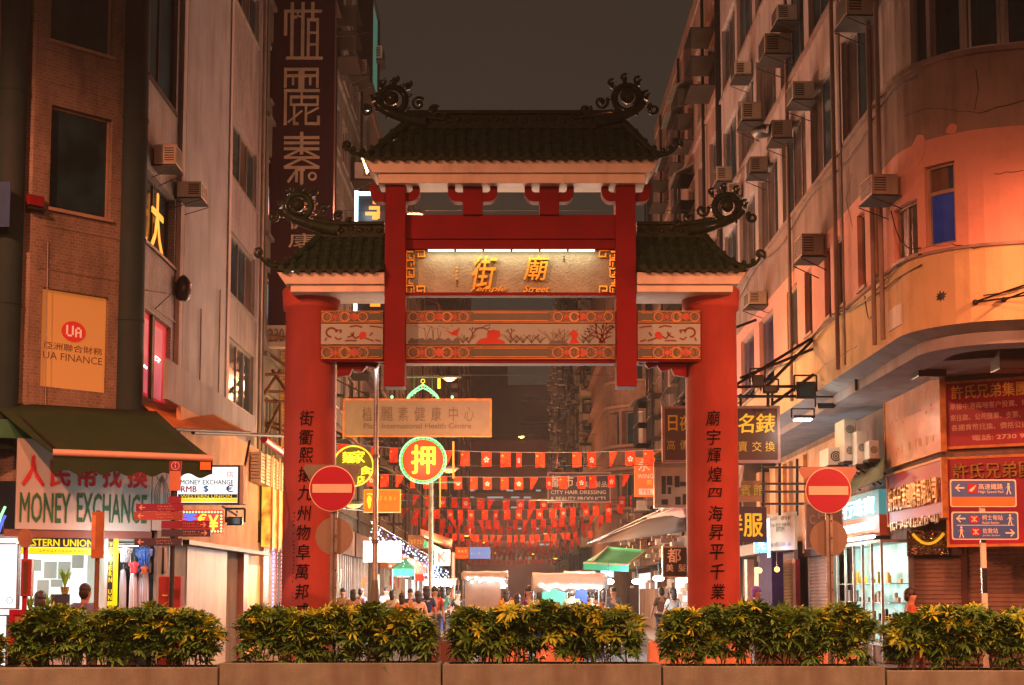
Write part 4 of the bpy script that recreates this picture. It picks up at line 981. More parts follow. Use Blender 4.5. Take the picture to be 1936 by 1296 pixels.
# red bell box and thin wiring on the chamfer
r = px(fch, 48, 372, 78, 392); bx = sign_at('alarm_box', 'small red alarm box on the corner wall beside the left duct', 'alarm box', fch, r)
MB().bf(fch, *r[:4], .0, .12).build('case', M['gate_red'], bx, bevel=.01)
MB().bf(fch, r[0], r[1]-.07, r[2]+.02, r[1]-.03, 0, .14).build('tray', M['dark_metal'], bx)
q = MB()
a, b = fch.pix(56, 700); q.rod(fch.P(.35, H0, .02), fch.P(.30, b+2.2, .02), .008); 
q.tube([fch.P(fch.cum[-1]-.12, 6.9, .03), fls.P(.1, 6.86, .45), fls.P(.6, 6.7, .05), fls.P(2.4, 6.75, .03)], .012, 5)
q.build('cable', M['cord'], LB)
MB().bf(fch, fch.cum[-1]-.3, 6.78, fch.cum[-1]-.16, 6.95, 0, .1).build('junction_box', M['sign_white'], LB)
# blue poster sliver at the far left duct
f_ = FR(22.7); r = px(f_, -20, 345, 20, 430)
bp = sign_at('notice', 'small blue notice at the left duct high on the wall', 'notice', f_, r); MB().bf(f_, *r, 0, .03).build('panel', mat('notice_blue', (.01,.05,.16), .6), bp)

# ------------------------------------------------------------------ shops on the left corner
A_, B_ = Vector((-8.75, 22.45)), Vector((-6.05, 23.85))
fsh = PF([tuple(A_), tuple(B_)]); SL = fsh.cum[-1]
fss = PF([(-6.02, 23.9), (-6.02, 36.8)])
shop = thing('exchange_shop', 'open money exchange shop with white walls behind the yellow band', 'shop', (-7.4, 23.4, 0))
zt = fsh.pix(150, 1003)[1]; z_top = fsh.pix(150, 835)[1]; z_str = fsh.pix(150, 1018)[1]
# signboard
r = px(fsh, 27, 850, 322, 1003); r = (r[0], zt, SL-.02, z_top)
MS = sign_at('signboard', 'large white MONEY EXCHANGE signboard with red characters under the green awning', 'shop sign', fsh, r)
rmain = (fsh.pix(30, 900)[0], zt, fsh.pix(285, 900)[0], z_top); board(fsh, rmain, .06, M['sign_white'], MS, .02)
def lr(u0, v0, u1, v1): return px(fsh, u0, v0, u1, v1)
for u0, u1, c_ in ((41, 82, '人'), (94, 131, '民'), (145, 182, '幣'), (193, 228, '找'), (240, 276, '換')):
    text(fsh, lr(u0, 863 if u0 < 90 else 873, u1, 920+(u0-40)*.02), c_, M['txt_red'], MS, .082, .008, 'character', bold=.035)
text(fsh, lr(36, 933, 131, 989), 'MONEY', M['txt_green'], MS, .082, .008, bold=.022); text(fsh, lr(144, 936, 275, 989), 'EXCHANGE', M['txt_green'], MS, .082, .008, bold=.022)
rp = (fsh.pix(287, 900)[0], zt+.02, fsh.pix(322, 900)[0], z_top-.1); board(fsh, rp, .05, M['sign_white'], MS, .02, 'side_panel')
q = MB(); ca = (rp[0]+rp[2])/2; cb = (rp[1]+rp[3])/2-.1
for k in range(4): 
    for s in (-1, 1):
        q.tube([fsh.P(ca+s*(.04+.03*k)*math.sin(t*PI/8), cb+.3-.09*t+.02*k, .075) for t in range(8)], .004, 4)
q.ring(fsh, ca, cb+.34, .09, .008, .07, .078, 20); q.build('line_drawing', M['txt_grey'], MS)
# fascia below signboard
q = MB(); q.bf(fsh, 0, z_str, SL, zt-.003, -.1, .05); q.build('fascia', mat('fascia_maroon', (.20,.07,.05), .5, dirt=.4), shop)
q = MB(); q.bf(fsh, 0, z_top+.002, SL, z_top+.3, -.1, .02); q.build('fascia_top', M['txt_green'], shop)
# interior: back wall, side walls, ceiling, floor
D_ = 1.5
q = MB()
uB = fsh.pix(203, 1080)[0]; uC = SL
q.quad(fsh.P(0,0,-D_), fsh.P(uB,0,-D_), fsh.P(uB,z_str,-D_), fsh.P(0,z_str,-D_)); q.build('back_wall', M['e_shop'], shop)  # room light put into the back wall as emission
q = MB(); wallw = M['ac_white']
q.bf(fsh, uB-.04, 0, uB+.02, z_str, -D_, 0); q.bf(fsh, 0, z_str-.02, uC, z_str, -D_, -.1); q.build('partition_wall', wallw, shop)
q = MB(); q.bf(fsh, 0, .13, uC, .15, -D_, 0); q.build('shop_floor', M['paving'], shop)
for k, (u0, v0, u1, v1) in enumerate(((83, 1062, 107, 1094), (110, 1062, 133, 1095), (70, 1097, 92, 1125), (96, 1096, 118, 1110), (136, 1050, 158, 1075), (60, 1058, 78, 1080))):
    fb_ = PF([tuple(fsh.P(0,0,-D_+.01).xy), tuple(fsh.P(1,0,-D_+.01).xy)]); rr = px(fb_, u0, v0, u1, v1); MB().bf(fb_, *rr, 0, .02).build('notice_sheet', M['sign_white'], shop)
r = (fsh.pix(35,1080)[0], .15, uB-.05, 1.15)
q = MB(); q.bf(fsh, *r, -.5, -.12); q.build('counter', M['ac_white'], shop)
q = MB(); q.bf(fsh, fsh.pix(104,1130)[0], 1.15, fsh.pix(140,1130)[0], 1.55, -.42, -.36); q.bf(fsh, fsh.pix(118,1130)[0], 1.15, fsh.pix(125,1130)[0], 1.2, -.36, -.3)
mon = q.build('monitor', M['signblack'], shop)
# yellow bands
r = lr(58, 1018, 172, 1035); yb_ = sign_at('band_sign', 'black and yellow WESTERN UNION band over the exchange counter', 'shop sign', fsh, r)
r0 = (fsh.pix(36, 1025)[0], r[1], fsh.pix(178, 1025)[0], r[3]); board(fsh, r0, .03, M['signblack'], yb_, -.06)
text(fsh, (fsh.pix(33,1025)[0], r[1]+.015, fsh.pix(177,1025)[0], r[3]-.015), 'WESTERN UNION', M['e_wuyel'], yb_, -.028, .006, bold=.03)
r2 = lr(36, 1035.5, 178, 1049); board(fsh, r2, .03, M['e_wuyel'], yb_, -.062, 'lower_band'); strokes(fsh, (r2[0]+.3, r2[1]+.03, r2[2]-.15, r2[3]-.03), M['txt_brown'], yb_, 1, 12, -.03, seed=12)
# vertical band
r = lr(203, 1018, 222, 1165)
vb_ = sign_at('band_sign', 'tall narrow black and yellow WESTERN UNION strip beside the hanging dresses', 'shop sign', fsh, r)
am = (r[0]+r[2])/2+.0
board(fsh, (r[0], r[1], am, r[3]), .03, M['signblack'], vb_, .0); board(fsh, (am, r[1], r[2], r[3]), .028, M['e_wuyel'], vb_, .0, 'yellow_panel')
for k, c_ in enumerate('WESTERN UNION'):
    if c_ == ' ': continue
    b_ = r[3]-.04-(k+1)*.098; text(fsh, (r[0]+.015, b_, am-.015, b_+.078), c_, M['e_wuyel'], vb_, .032, .004, bold=.03)
# fluorescent tubes in the shop
for i, u in enumerate((80, 160, 245)):
    tl = thing('tube_light', ['fluorescent tube over the left end of the exchange counter', 'fluorescent tube over the man at the exchange counter', 'fluorescent tube over the hanging dresses'][i], 'ceiling light', fsh.P(fsh.pix(u,1040)[0], z_str-.1, -.7), 0, 'tube lights in the corner shop')
    a = fsh.pix(u, 1040)[0]; q = MB(); q.rod(fsh.P(a-.3, z_str-.08, -.7), fsh.P(a+.3, z_str-.08, -.7), .02); q.build('tube', M['e_white'], tl)
    q = MB(); q.bf(fsh, a-.32, z_str-.055, a+.32, z_str-.022, -.76, -.64); q.build('housing', M['ac_white'], tl)
p = fsh.P(.9, 2.15, -.55); light('shop_and_fill_light', p, 26, (.88,1,.93), .2)
p = fsh.P(2.35, 2.15, .05); light('shop_and_fill_light', p, 30, (.9,.97,1), .15); light('shop_and_fill_light', fsh.P(2.3, 2.25, .55), 26, (.9,.97,1), .15)  # last one is a fill added out front to brighten the clothes
# white lightbox at the far left
f_ = FR(22.3); r = px(f_, -20, 1030, 36, 1150); wb = sign_at('lightbox', 'overexposed white lightbox at the left end of the exchange shop', 'lightbox', f_, r)
board(f_, r, .1, M['e_whitesign'], wb, 0, 'panel', .02, M['steel'])
q = MB(); q.ring(f_, r[2]-.1, r[1]+.12, .05, .008, .1, .104, 20); q.build('logo_ring', M['sign_blue'], wb)
r = px(f_, -20, 1165, 15, 1290); 
wb2 = sign_at('lightbox', 'low white lightbox behind the shrubs at the left edge', 'lightbox', f_, r); board(f_, r, .1, M['e_whitesign'], wb2, 0, 'panel', .02, M['steel'])
# bamboo plants on the counter
def potplant(name, label, p, n, h, m_, seed):
    t = thing(name, label, 'plant', p); R = random.Random(seed)
    q = MB(); q.lathe(p, [(.05,0),(.07,.08),(.075,.12)], 12); q.build('pot', M['txt_bronze'], t)
    q = MB()
    for k in range(n):
        a = R.uniform(0, 2*PI); l = R.uniform(.5, 1)*h; tip = Vector(p)+Vector((math.cos(a)*l*.5, math.sin(a)*l*.3, .12+l)); base = Vector(p)+Vector((0,0,.1)); mid = (base+tip)/2+Vector((0,0,.06))
        sd = Vector((-math.sin(a), math.cos(a), 0))*.02
        q.add([base-sd*.4, base+sd*.4, mid+sd, mid-sd, tip], [(0,1,2,3), (3,2,4)])
    q.build('leaves', m_, t, kind='stuff')
potplant('pot_plant', 'coiled lucky bamboo on the exchange counter', tuple(fsh.P(fsh.pix(131,1110)[0], 1.55, -.39)), 40, .32, M['leaf_l'], 3)
potplant('pot_plant', 'small leafy plant on the counter between the two customers', tuple(fsh.P(fsh.pix(95,1130)[0], 1.15, -.3)), 26, .3, M['leaf_l'], 5)
potplant('pot_plant', 'green plant on the counter left of the woman', tuple(fsh.P(fsh.pix(62,1130)[0], 1.15, -.25)), 26, .3, M['leaf_l'], 6)
# clothes stall: rail with dresses and shirts
fz = fsh
def garment(label, u0, v0, u1, v1, m_, d, kind='dress', seed=0, name='dress', cat='dress'):
    r = px(fz, u0, v0, u1, v1); R = random.Random(seed)
    t = thing(name, label, cat, fz.P((r[0]+r[2])/2, r[1], d))
    n = 16; mb = MB(); W0 = r[2]-r[0]; H0_ = r[3]-r[1]; ac_ = (r[0]+r[2])/2; rows = 9; g_ = []
    for j in range(rows+1):
        t_ = j/rows
        if kind == 'dress': w = W0*(.34 if t_ < .08 else .28+.22*t_+.05*math.sin(t_*5))
        elif kind == 'shirt': w = W0*(.5 if .05 < t_ < .38 else (.25 if t_ <= .05 else .33))
        else: w = W0*.5
        row = []
        for i in range(n+1):
            x = -1+2*i/n; dd = d+.035*math.sin(i*1.9+seed)*t_+.03*(1-abs(x))
            row.append(fz.P(ac_+x*w, r[3]-H0_*t_-(.03*abs(x) if j == 0 else 0), dd))
        g_ += row
    w_ = n+1
    mb.add(g_, [(j*w_+i, (j+1)*w_+i, (j+1)*w_+i+1, j*w_+i+1) for j in range(rows) for i in range(n)], True)
    o = mb.build('cloth', m_, t); so = o.modifiers.new('s', 'SOLIDIFY'); so.thickness = .008
    q = MB(); q.tube([fz.P(ac_-W0*.3, r[3]-.03, d), fz.P(ac_, r[3]+.02, d), fz.P(ac_+W0*.3, r[3]-.03, d)], .006, 5); q.tube([fz.P(ac_, r[3]+.02, d), fz.P(ac_, r[3]+.07, d), fz.P(ac_+.02, r[3]+.08, d)], .004, 5); q.build('hanger', M['steel'], t)
whites = mat('white_cotton', (.55,.57,.62), .8, var=.06); blackc = mat('black_cotton', (.02,.02,.022), .8); bluec = mat('blue_pattern', (.03,.14,.55), .7, var=.9, scale=22, dirt=.9, dirtcol=(.7,.8,.9)); coral = mat('coral_cloth', (.75,.09,.10), .7); navyc = mat('navy_cloth', (.03,.06,.11), .8); greyc = mat('grey_cloth', (.30,.32,.36), .8)
orc = mat('orange_cloth', (.7,.2,.06), .7); tealc = mat('teal_cloth', (.05,.2,.22), .7)
garment('long white dress at the left of the three pale dresses', 227, 1076, 242, 1155, whites, -.1, seed=1)
garment('long white dress in the middle of the three pale dresses', 244, 1078, 262, 1156, whites, -.04, seed=4)
garment('wide pale blue-grey pleated dress at the right of the three', 260, 1080, 286, 1157, mat('pale_blue_cotton', (.48,.54,.66), .8), -.08, seed=7)
garment('long black dress behind the white dresses', 236, 1074, 254, 1150, blackc, -.3, seed=2)
garment('black dress hanging next to the yellow strip', 222, 1045, 234, 1150, blackc, -.25, seed=12)
garment('grey patterned top hanging high over the dresses', 224, 1033, 250, 1064, mat('grey_print', (.45,.46,.48), .8, var=.8, scale=24), .02, 'shirt', 3, 'shirt', 'shirt')
garment('blue and white patterned shirt hanging at the top', 256, 1033, 290, 1082, bluec, -.02, 'shirt', 5, 'shirt', 'shirt')
garment('coral top between the dresses and the blue shirt', 241, 1062, 263, 1084, coral, .05, 'shirt', 6, 'shirt', 'shirt')
garment('orange top folded below the blue shirt', 265, 1070, 279, 1086, orc, .03, 'shirt', 8, 'shirt', 'shirt')
for k in range(7):
    garment(['dark','second','third','fourth','fifth','sixth','last'][k]+' shirt from the left in the packed row on the rail', 284+k*5.6, 1033, 293+k*5.6, 1083+(k%2)*3, navyc if k % 3 else whites, -.25-.03*k, 'strip', 20+k, 'shirt', 'shirt')
for o in [o for o in bpy.data.objects if 'in the packed row' in str(o.get('label'))]: o['group'] = 'dark shirts on the stall rail'
q = MB(); q.rod(fsh.P(uB+.03, z_str-.09, -.12), fsh.P(SL+.35, z_str-.09, -.12), .014); t = thing('clothes_rail', 'steel rail carrying the clothes under the fascia', 'clothes rail', tuple(fsh.P(uB+.5, z_str-.1, -.1))); q.build('rail', M['steel'], t)
q = MB(); q.rod(fsh.P(SL+.35, z_str-.09, -.12), fsh.P(SL+.35, 0.13, -.12), .014); q.build('upright', M['steel'], t)
q = MB(); q.bf(fsh, uB+.02, 0, SL+.5, z_str, -.9, -.86); q.build('stall_back_wall', mat('stall_backing', (.10,.12,.13), .8, var=.4, scale=6), shop)
# green awning
def sheet(pts, m_, parent, name='canvas', nx=12, ny=6, sag=.05, th=.02):
    """cloth between four corners: top-left, top-right, bottom-right, bottom-left"""
    a, b, c, d = [Vector(p) for p in pts]; mb = MB(); vs = []
    for j in range(ny+1):
        for i in range(nx+1):
            s = i/nx; t = j/ny; p = (a*(1-s)+b*s)*(1-t)+(d*(1-s)+c*s)*t; p.z -= sag*math.sin(PI*t)*(.6+.4*math.sin(s*9)); vs.append(p)
    w_ = nx+1; mb.add(vs, [(j*w_+i, (j+1)*w_+i, (j+1)*w_+i+1, j*w_+i+1) for j in range(ny) for i in range(nx)], True)
    o = mb.build(name, m_, parent); so = o.modifiers.new('s', 'SOLIDIFY'); so.thickness = th; return o
TL, TR, BL, BR = at(-18, 760, 23.0), at(296, 778, 24.5), at(100, 856, 21.9), at(402, 867, 22.75)
aw = thing('awning', 'large dark green retractable awning over the exchange signboard', 'awning', tuple((TL+TR)/2))
sheet((TL, TR, BR, BL), M['awn_green'], aw, 'canvas', 14, 6, .04)
q = MB(); q.tube([BL+Vector((-.0,0,.0)), BR], .058, 8); q.build('front_bar', M['bar_pink'], aw)
q = MB(); dv = (BR-BL); n = 60; vs = []
for k in range(n+1):
    p = BL+dv*k/n; hh = .24+.035*math.cos(k/n*2*PI*6.5)
    vs += [p+Vector((0,0,-.05)), p+Vector((0,0,-.05-hh))]
q.add(vs, [(2*k, 2*k+1, 2*k+3, 2*k+2) for k in range(n)], False); o = q.build('valance', M['awn_green'], aw); so = o.modifiers.new('s', 'SOLIDIFY'); so.thickness = .012
q = MB(); q.rod(TL+Vector((.3,.1,-.1)), BL+Vector((.1,0,0)), .025); q.rod(TR+Vector((-.2,.1,-.2)), BR+Vector((-.1,0,0)), .025); q.build('folding_arm', M['dark_metal'], aw)
fbr = PF([tuple(BL.xy), tuple(BR.xy)]); r = px(fbr, 378, 874, 398, 889); lab = MB().bf(fbr, *r, .02, .03).build('maker_patch', M['signorange'], aw)
# rusty orange canopy round the corner
oc = thing('canopy', 'rusty orange sheet canopy sloping out from the wall above the lightbox', 'canopy', tuple(at(360, 770, 26)))
sheet((at(262, 757, 24.9), at(388, 772, 28.4), at(472, 818, 27.5), at(330, 812, 24.0)), M['awn_orange'], oc, 'canvas', 12, 5, .03)
q = MB(); q.rod(at(330, 812, 24.0), at(472, 818, 27.5), .03); q.rod(at(365, 818, 25.6), at(538, 824, 31), .04); q.build('front_rail', M['dark_metal'], oc)
# ------------------------------------------------------------------ RIGHT CORNER BUILDING
RX = 6.6
arcp = [(8.3-1.7*math.cos(t), 24.1-1.7*math.sin(t)) for t in [math.radians(75)*k/9 for k in range(10)]]
td = math.radians(75); endp = (arcp[-1][0]+5*math.sin(td), arcp[-1][1]-5*math.cos(td))
frr = PF([(RX, 44.0)]+arcp+[endp])
RB = thing('corner_building', 'pale plaster building with a rounded corner on the right of the gate', 'building', (10, 30, 0))
A_end = frr.cum[-1]; aA = frr.cum[1]; aB = frr.cum[-2]
ztop = 24.0
def Y2a(y): return 44.0-y
holes = []; wins = []
gbl = M['glass_blue']; gbr = M['glass_brown']; gte = M['glass_teal']
first = [(1400,1425),(1435,1462),(1488,1508),(1522,1536),(1560,1572),(1578,1598),(1624,1639),(1652,1664)]
for u0, u1 in first:
    a0 = frr.pix(u0, 600)[0]; a1 = frr.pix(u1, 600)[0]; r = (a0, 7.3 if u0 > 1480 else 6.9, a1, 8.75); holes.append(r); wins.append((r, [gd, gbl], 1, 1))
r = px(frr, 1689, 384, 1735, 488); holes.append(r); wins.append((r, [gbr], 2, 1))
r = px(frr, 1749, 309, 1806, 463); holes.append(r); wins.append((r, None, 1, 1)); bluewin = r
zf = [10.45, 13.75, 17.05, 20.35]
for k, z in enumerate(zf):
    for i, (y0, y1) in enumerate(((43.4,40.9),(40.5,37.9),(37.4,34.6),(34.0,31.2),(30.7,28.3),(27.7,25.0))):
        r = (Y2a(y0), z, Y2a(y1), z+2.1); holes.append(r); wins.append((r, [gd, gbr, gd, gte if (k == 1 and i == 4) else gbr], 3, 1))
for k, z in enumerate(zf):
    for u0, u1 in ((1722,1752),(1759,1818),(1829,1893),(1902,1990)):
        a0 = frr.pix(u0, 100)[0]; a1 = frr.pix(u1, 100)[0]; r = (a0, z, a1, z+2.0); holes.append(r); wins.append((r, [gd, gbl] if k == 0 else [gd], 1, 1))
zb0, zs1, zd1 = 5.92, 7.18, 9.08
lo = [h for h in holes if h[3] < 9.08]; hi = [h for h in holes if h[1] > 10]
facade(frr, (0, zb0, A_end, zs1), lo, M['plaster_cream'], RB, .22, 'parapet_band')
facade(frr, (0, zs1, A_end, zd1), lo, M['plaster_pink'], RB, .22, 'wall')
facade(frr, (0, zd1, A_end, 10.38), lo, M['plaster_dark'], RB, .22, 'spandrel_band')  # shade above the lamp cutoff is put into this darker band
facade(frr, (0, 10.38, A_end, ztop), hi, M['plaster'], RB, .22, 'upper_wall')
for r, pn, c_, w_ in wins:
    if pn is None: continue
    window(frr, r, RB, pn, M['frame_br'] if r[1] < 10 else M['frame_al'], c_, w_, -.12, .05)
# the blue window: transom with a wooden board, blue pane below
r = bluewin
w = MB().frame(frr, r[0], r[1], r[2], r[3], .05, -.16, -.08).build('window', M['frame_br'], RB, label='blue lit window with a boarded transom')
zt_ = r[1]+(r[3]-r[1])*.66
MB().bf(frr, r[0]+.05, zt_-.03, r[2]-.05, zt_+.03, -.15, -.09).build('transom', M['frame_br'], w)
MB().bf(frr, r[0]+.05, r[1]+.05, r[2]-.05, zt_-.03, -.135, -.125).build('pane', glass_mat('deep_blue_pane', (.010,.03,.16), .15, (.02,.06,.4), .10), w)
MB().bf(frr, r[0]+.05, zt_+.03, r[0]+(r[2]-r[0])*.7, r[3]-.05, -.135, -.125).build('board', M['wood'], w)
MB().bf(frr, r[0]+(r[2]-r[0])*.7, zt_+.03, r[2]-.05, r[3]-.05, -.136, -.124).build('pane', gbl, w)
# ledges, mouldings, overhang and its underside
q = MB()
q.bf(frr, 0, 10.34, A_end, 10.42, 0, .07); q.bf(frr, 0, 7.14, A_end, 7.19, 0, .035); q.bf(frr, 0, 13.6, A_end, 13.68, 0, .07); q.bf(frr, 0, 16.9, A_end, 16.98, 0, .07)
q.build('ledge', M['plaster_dark'], RB)
q = MB(); q.bf(frr, 0, 5.60, A_end, 5.80, -.9, -.32); q.build('canopy_slab', M['plaster_pale'], RB)
q = MB()
for a0, a1 in zip(frr.cum[:-1], frr.cum[1:]):
    q.quad(frr.P(a0, 5.92, 0), frr.P(a0, 5.80, -.34), frr.P(a1, 5.80, -.34), frr.P(a1, 5.92, 0))
q.build('cove', M['plaster_pale'], RB)
q = MB(); q.box(7.3, 24.6, 5.62, 16, 44, 5.82); q.add([(7.4,24.7,5.61),(16,20.5,5.61),(16,24.7,5.61)], [(0,1,2)]); q.build('soffit', M['plaster_pale'], RB)
q = MB(); q.box(9.2, 28, 5.8, 16, 43.9, 24); q.box(RX+.5, 43.6, 0, 16, 43.9, 24); q.quad((RX,44,0),(16,44,0),(16,44,24),(RX,44,24)); q.build('core', M['brownwall'], RB)
# pipes and cables on the wall
q = MB()
for u in (1589, 1603, 1660, 1676, 1500):
    a = frr.pix(u, 500)[0]; q.rod(frr.P(a, 6.0, .09), frr.P(a, 24, .09), .045 if u != 1603 else .02, 8)
q.build('drain_pipe', M['plaster_dark'], RB)
q = MB()
R9 = random.Random(4)
for k, z in enumerate((7.0, 7.08, 10.1)):
    pts = [frr.P(a, z+.12*math.sin(a*.9+k)+.02*R9.random(), .05) for a in [i*.8 for i in range(int(aB/.8))]]
    q.tube(pts, .014, 4)
for (u0, v0), (u1, v1), sg in (((1690,400),(1745,470),.25), ((1860,560),(1936,545),.02), ((1640,560),(1652,600),.2)):
    a0, b0 = frr.pix(u0, v0); a1, b1 = frr.pix(u1, v1); q.tube([frr.P(a0+(a1-a0)*t/8, b0+(b1-b0)*t/8-sg*math.sin(PI*t/8), .05) for t in range(9)], .012, 4)
q.build('cable', M['dark_metal'], RB)
q = MB()
for (u0, v0), (u1, v1) in (((1845,572),(1945,545)), ((1845,573),(1945,572)), ((1900,568),(1945,556))):
    a0, b0 = frr.pix(u0, v0); a1, b1 = frr.pix(min(u1, 1935), v1); q.rod(frr.P(a0, b0, .05), frr.P(a1+.3, b1, .7), .016, 6)
a, b = frr.pix(1845, 573); q.ball(frr.P(a, b, .04), .05); a, b = frr.pix(1898, 568); q.ball(frr.P(a, b, .04), .045)
q.build('stay_rod', M['dark_metal'], RB)
# repaired patches and a dark hole with torn edges in the render
q = MB()
for (u, v), rw, rh in (((1738, 282), .17, .3), ((1800, 245), .12, .1)):
    a, b = frr.pix(u, v); n = 14; q.prism(frr, [(a+rw*(.7+.3*R9.random())*math.cos(2*PI*k/n), b+rh*(.7+.3*R9.random())*math.sin(2*PI*k/n)) for k in range(n)], 0, .012)
q.build('plaster_patch', M['plaster_pink'], RB)
q = MB(); a, b = frr.pix(1780, 560); n = 18
q.prism(frr, [(a+.09*(.35+.65*(k % 2)+.3*R9.random())*math.cos(2*PI*k/n), b+.07*(.35+.65*(k % 2)+.3*R9.random())*math.sin(2*PI*k/n)) for k in range(n)], 0, .02); q.build('torn_fixing', M['black'], RB)
def crack(pts):
    q = MB()
    for (u0, v0), (u1, v1) in zip(pts[:-1], pts[1:]):
        a0, b0 = frr.pix(u0, v0); a1, b1 = frr.pix(u1, v1); q.tube([frr.P(a0+(a1-a0)*k/5, b0+(b1-b0)*k/5+R9.uniform(-.015,.015), .002) for k in range(6)], R9.uniform(.004,.009), 4)
    q.build('crack', M['black'], RB, kind='stuff')
crack([(1745,470),(1800,462),(1840,470),(1935,455)]); crack([(1700,225),(1760,205),(1850,215),(1935,190)]); crack([(1845,130),(1850,170),(1842,210)]); crack([(1880,330),(1935,322)]); crack([(1530,720),(1560,690),(1620,655)]); crack([(1610,330),(1600,380),(1612,430)])
r = px(frr, 1682, 580, 1706, 620); q = MB(); q.bf(frr, *r, 0, .02); q.build('street_plate', M['sign_white'], RB)
# air conditioners on this facade
for i, (u, v, sc, lb) in enumerate((
 (1648, 42, 1.02, 'air conditioner high at the top right under the dark corner windows'),
 (1493, 112, 1.11, 'air conditioner on a wide bracket on the third floor near the pipe'),
 (1538, 196, 0.98, 'pale air conditioner above the middle windows of the right building'),
 (1497, 268, 1.07, 'air conditioner half covered by a dark cloth'),
 (1440, 235, 1.07, 'rusty air conditioner hanging lowest of the two by the shadowed pipe'),
 (1452, 332, 0.98, 'small air conditioner above the teal lit window'),
 (1384, 348, 1.07, 'air conditioner next to the black pipe above the side roof'),
 (1555, 490, 1.07, 'large air conditioner box on the salmon wall between two narrow windows'),
 (1692, 378, 0.94, 'air conditioner cage beside the blue corner window'),
 (1402, 375, 0.90, 'dark air conditioner right above the curl of the right side roof'),
 (1505, 48, 0.98, 'air conditioner at the very top of the long facade'),
 (1420, 150, 0.98, 'faded air conditioner among the upper windows beyond the pipe'),
 (1448, 580, 0.90, 'air conditioner low on the facade over the brown sign'))):
    ac(frr, u, v, lb, sc)
q = MB(); a, b = frr.pix(1497, 250); p = frr.P(a, b, .7)
cl = thing('cloth', 'dark cloth draped over an air conditioner on the right building', 'cloth', tuple(p)); 
q.ball(p, .22, 10, 6, (1.2, 1.6, .55)); q.tube([p+Vector((0,-.3,0)), p+Vector((.05,-.55,-.15)), p+Vector((.02,-.7,-.05))], [.1,.07,.02], 6); q.build('cover', M['black'], cl)
# clothes racks / awning brackets at the lower left of this facade
rk = thing('bracket_frame', 'pair of long dark steel brackets reaching out over the brown hanging sign', 'bracket', tuple(frr.P(3, 7, 0)))
q = MB()
for (u0, v0, Y0), (u1, v1, Y1) in (((1550, 630, 31), (1388, 730, 30)), ((1550, 655, 31), (1400, 715, 30)), ((1550, 630, 31), (1450, 730, 30)), ((1388, 750, 30), (1505, 750, 30.4)), ((1388, 732, 30), (1505, 731, 30.4)), ((1460, 765, 30), (1550, 700, 31)), ((1452, 727, 30), (1452, 770, 30)), ((1390, 620, 33), (1430, 605, 33))):
    MB().rod(at(u0, v0, Y0), at(u1, v1, Y1), .035, 6).build('strut', M['dark_metal'], rk)
# flood lights
def flood(label, u, v, Y, w=.42, h=.38, lit=None, tilt=0):
    p = at(u, v, Y); t = thing('floodlight', label, 'floodlight', (p.x, p.y, p.z))
    q = MB(); q.hexa([(p.x-w/2,p.y-.1,p.z-h/2),(p.x+w/2,p.y-.1,p.z-h/2),(p.x+w*.4,p.y+.18,p.z-h*.4),(p.x-w*.4,p.y+.18,p.z-h*.4),(p.x-w/2,p.y-.06,p.z+h/2),(p.x+w/2,p.y-.06,p.z+h/2),(p.x+w*.4,p.y+.18,p.z+h*.4),(p.x-w*.4,p.y+.18,p.z+h*.4)])
    q.build('housing', M['black'], t, bevel=.01)
    q = MB(); q.rod((p.x+w/2+.03,p.y,p.z-.02),(p.x+w/2+.03,p.y,p.z+h/2+.14),.02,6); q.rod((p.x-w/2-.03,p.y,p.z-.02),(p.x-w/2-.03,p.y,p.z+h/2+.14),.02,6); q.rod((p.x-w/2-.03,p.y,p.z+h/2+.14),(p.x+w/2+.03,p.y,p.z+h/2+.14),.02,6); q.build('yoke', M['dark_metal'], t)
    q = MB()
    if lit: q.box(p.x-w*.42, p.y-.08, p.z-h/2-.03, p.x+w*.42, p.y+.14, p.z-h/2-.012); q.build('lens', lit, t)
    else: q.box(p.x-w*.4, p.y-.125, p.z-h*.36, p.x+w*.4, p.y-.105, p.z+h*.36); q.build('lens', M['glass_dark'], t)
    return t
flood('square dark floodlight mounted on the steel arm over the brown sign', 1523, 739, 30.2, .42, .38)
flood('dark floodlight tilted upward left on the steel arm', 1432, 722, 30.0, .26, .28); flood('small black floodlight lying flat beside the tilted one', 1455, 737, 30.0, .32, .16)
flood('unlit flat floodlight under the canopy edge', 1560, 768, 30.4, .36, .12)
flood('lit floodlight glowing white under the canopy edge', 1518, 789, 30.0, .42, .07, M['e_flood'])
light('flood_light', at(1518, 800, 29.9), 45, (1,.9,.7), .15)
# ------------------------------------------------------------------ shops of the right corner
f1 = PF([(8.0, 44.0), (8.0, 26.5)]); cd = math.radians(61)
f2 = PF([(8.0, 26.5), (8.0+7*math.sin(cd), 26.5-7*math.cos(cd))]); f3 = PF([(8.0, 28.75), (8.0+8*math.sin(cd), 28.75-8*math.cos(cd))])
SH = thing('corner_shop', 'shuttered corner shop front with red fascia signs', 'shop', (8.6, 28, 0))
q = MB(); q.bf(f1, 0, 3.0, f1.cum[-1], 5.6, -.6, -.12); q.bf(f1, 0, 0, 15.2, 3.0, -.6, -.12); q.bf(f2, .02, 2.95, 7, 5.6, -.6, -.12); q.bf(f3, .02, 0, 8, 3.2, -.6, -.12); q.build('shop_wall', M['plaster_dark'], SH)
def fascia(fr, ul, ur, vt, vb, at_u, label, m_, aext=None):
    a0 = fr.pix(ul, 800)[0]; a1 = fr.pix(ur, 800)[0] if aext is None else aext
    b1 = fr.pix(at_u, vt)[1]; b0 = fr.pix(at_u, vb)[1]; r = (a0, b0, a1, b1)
    t = sign_at('fascia_sign', label, 'shop sign', fr, r); board(fr, r, .08, m_, t, -.08, 'panel', .05, M['orangeframe'], .02); return t, r
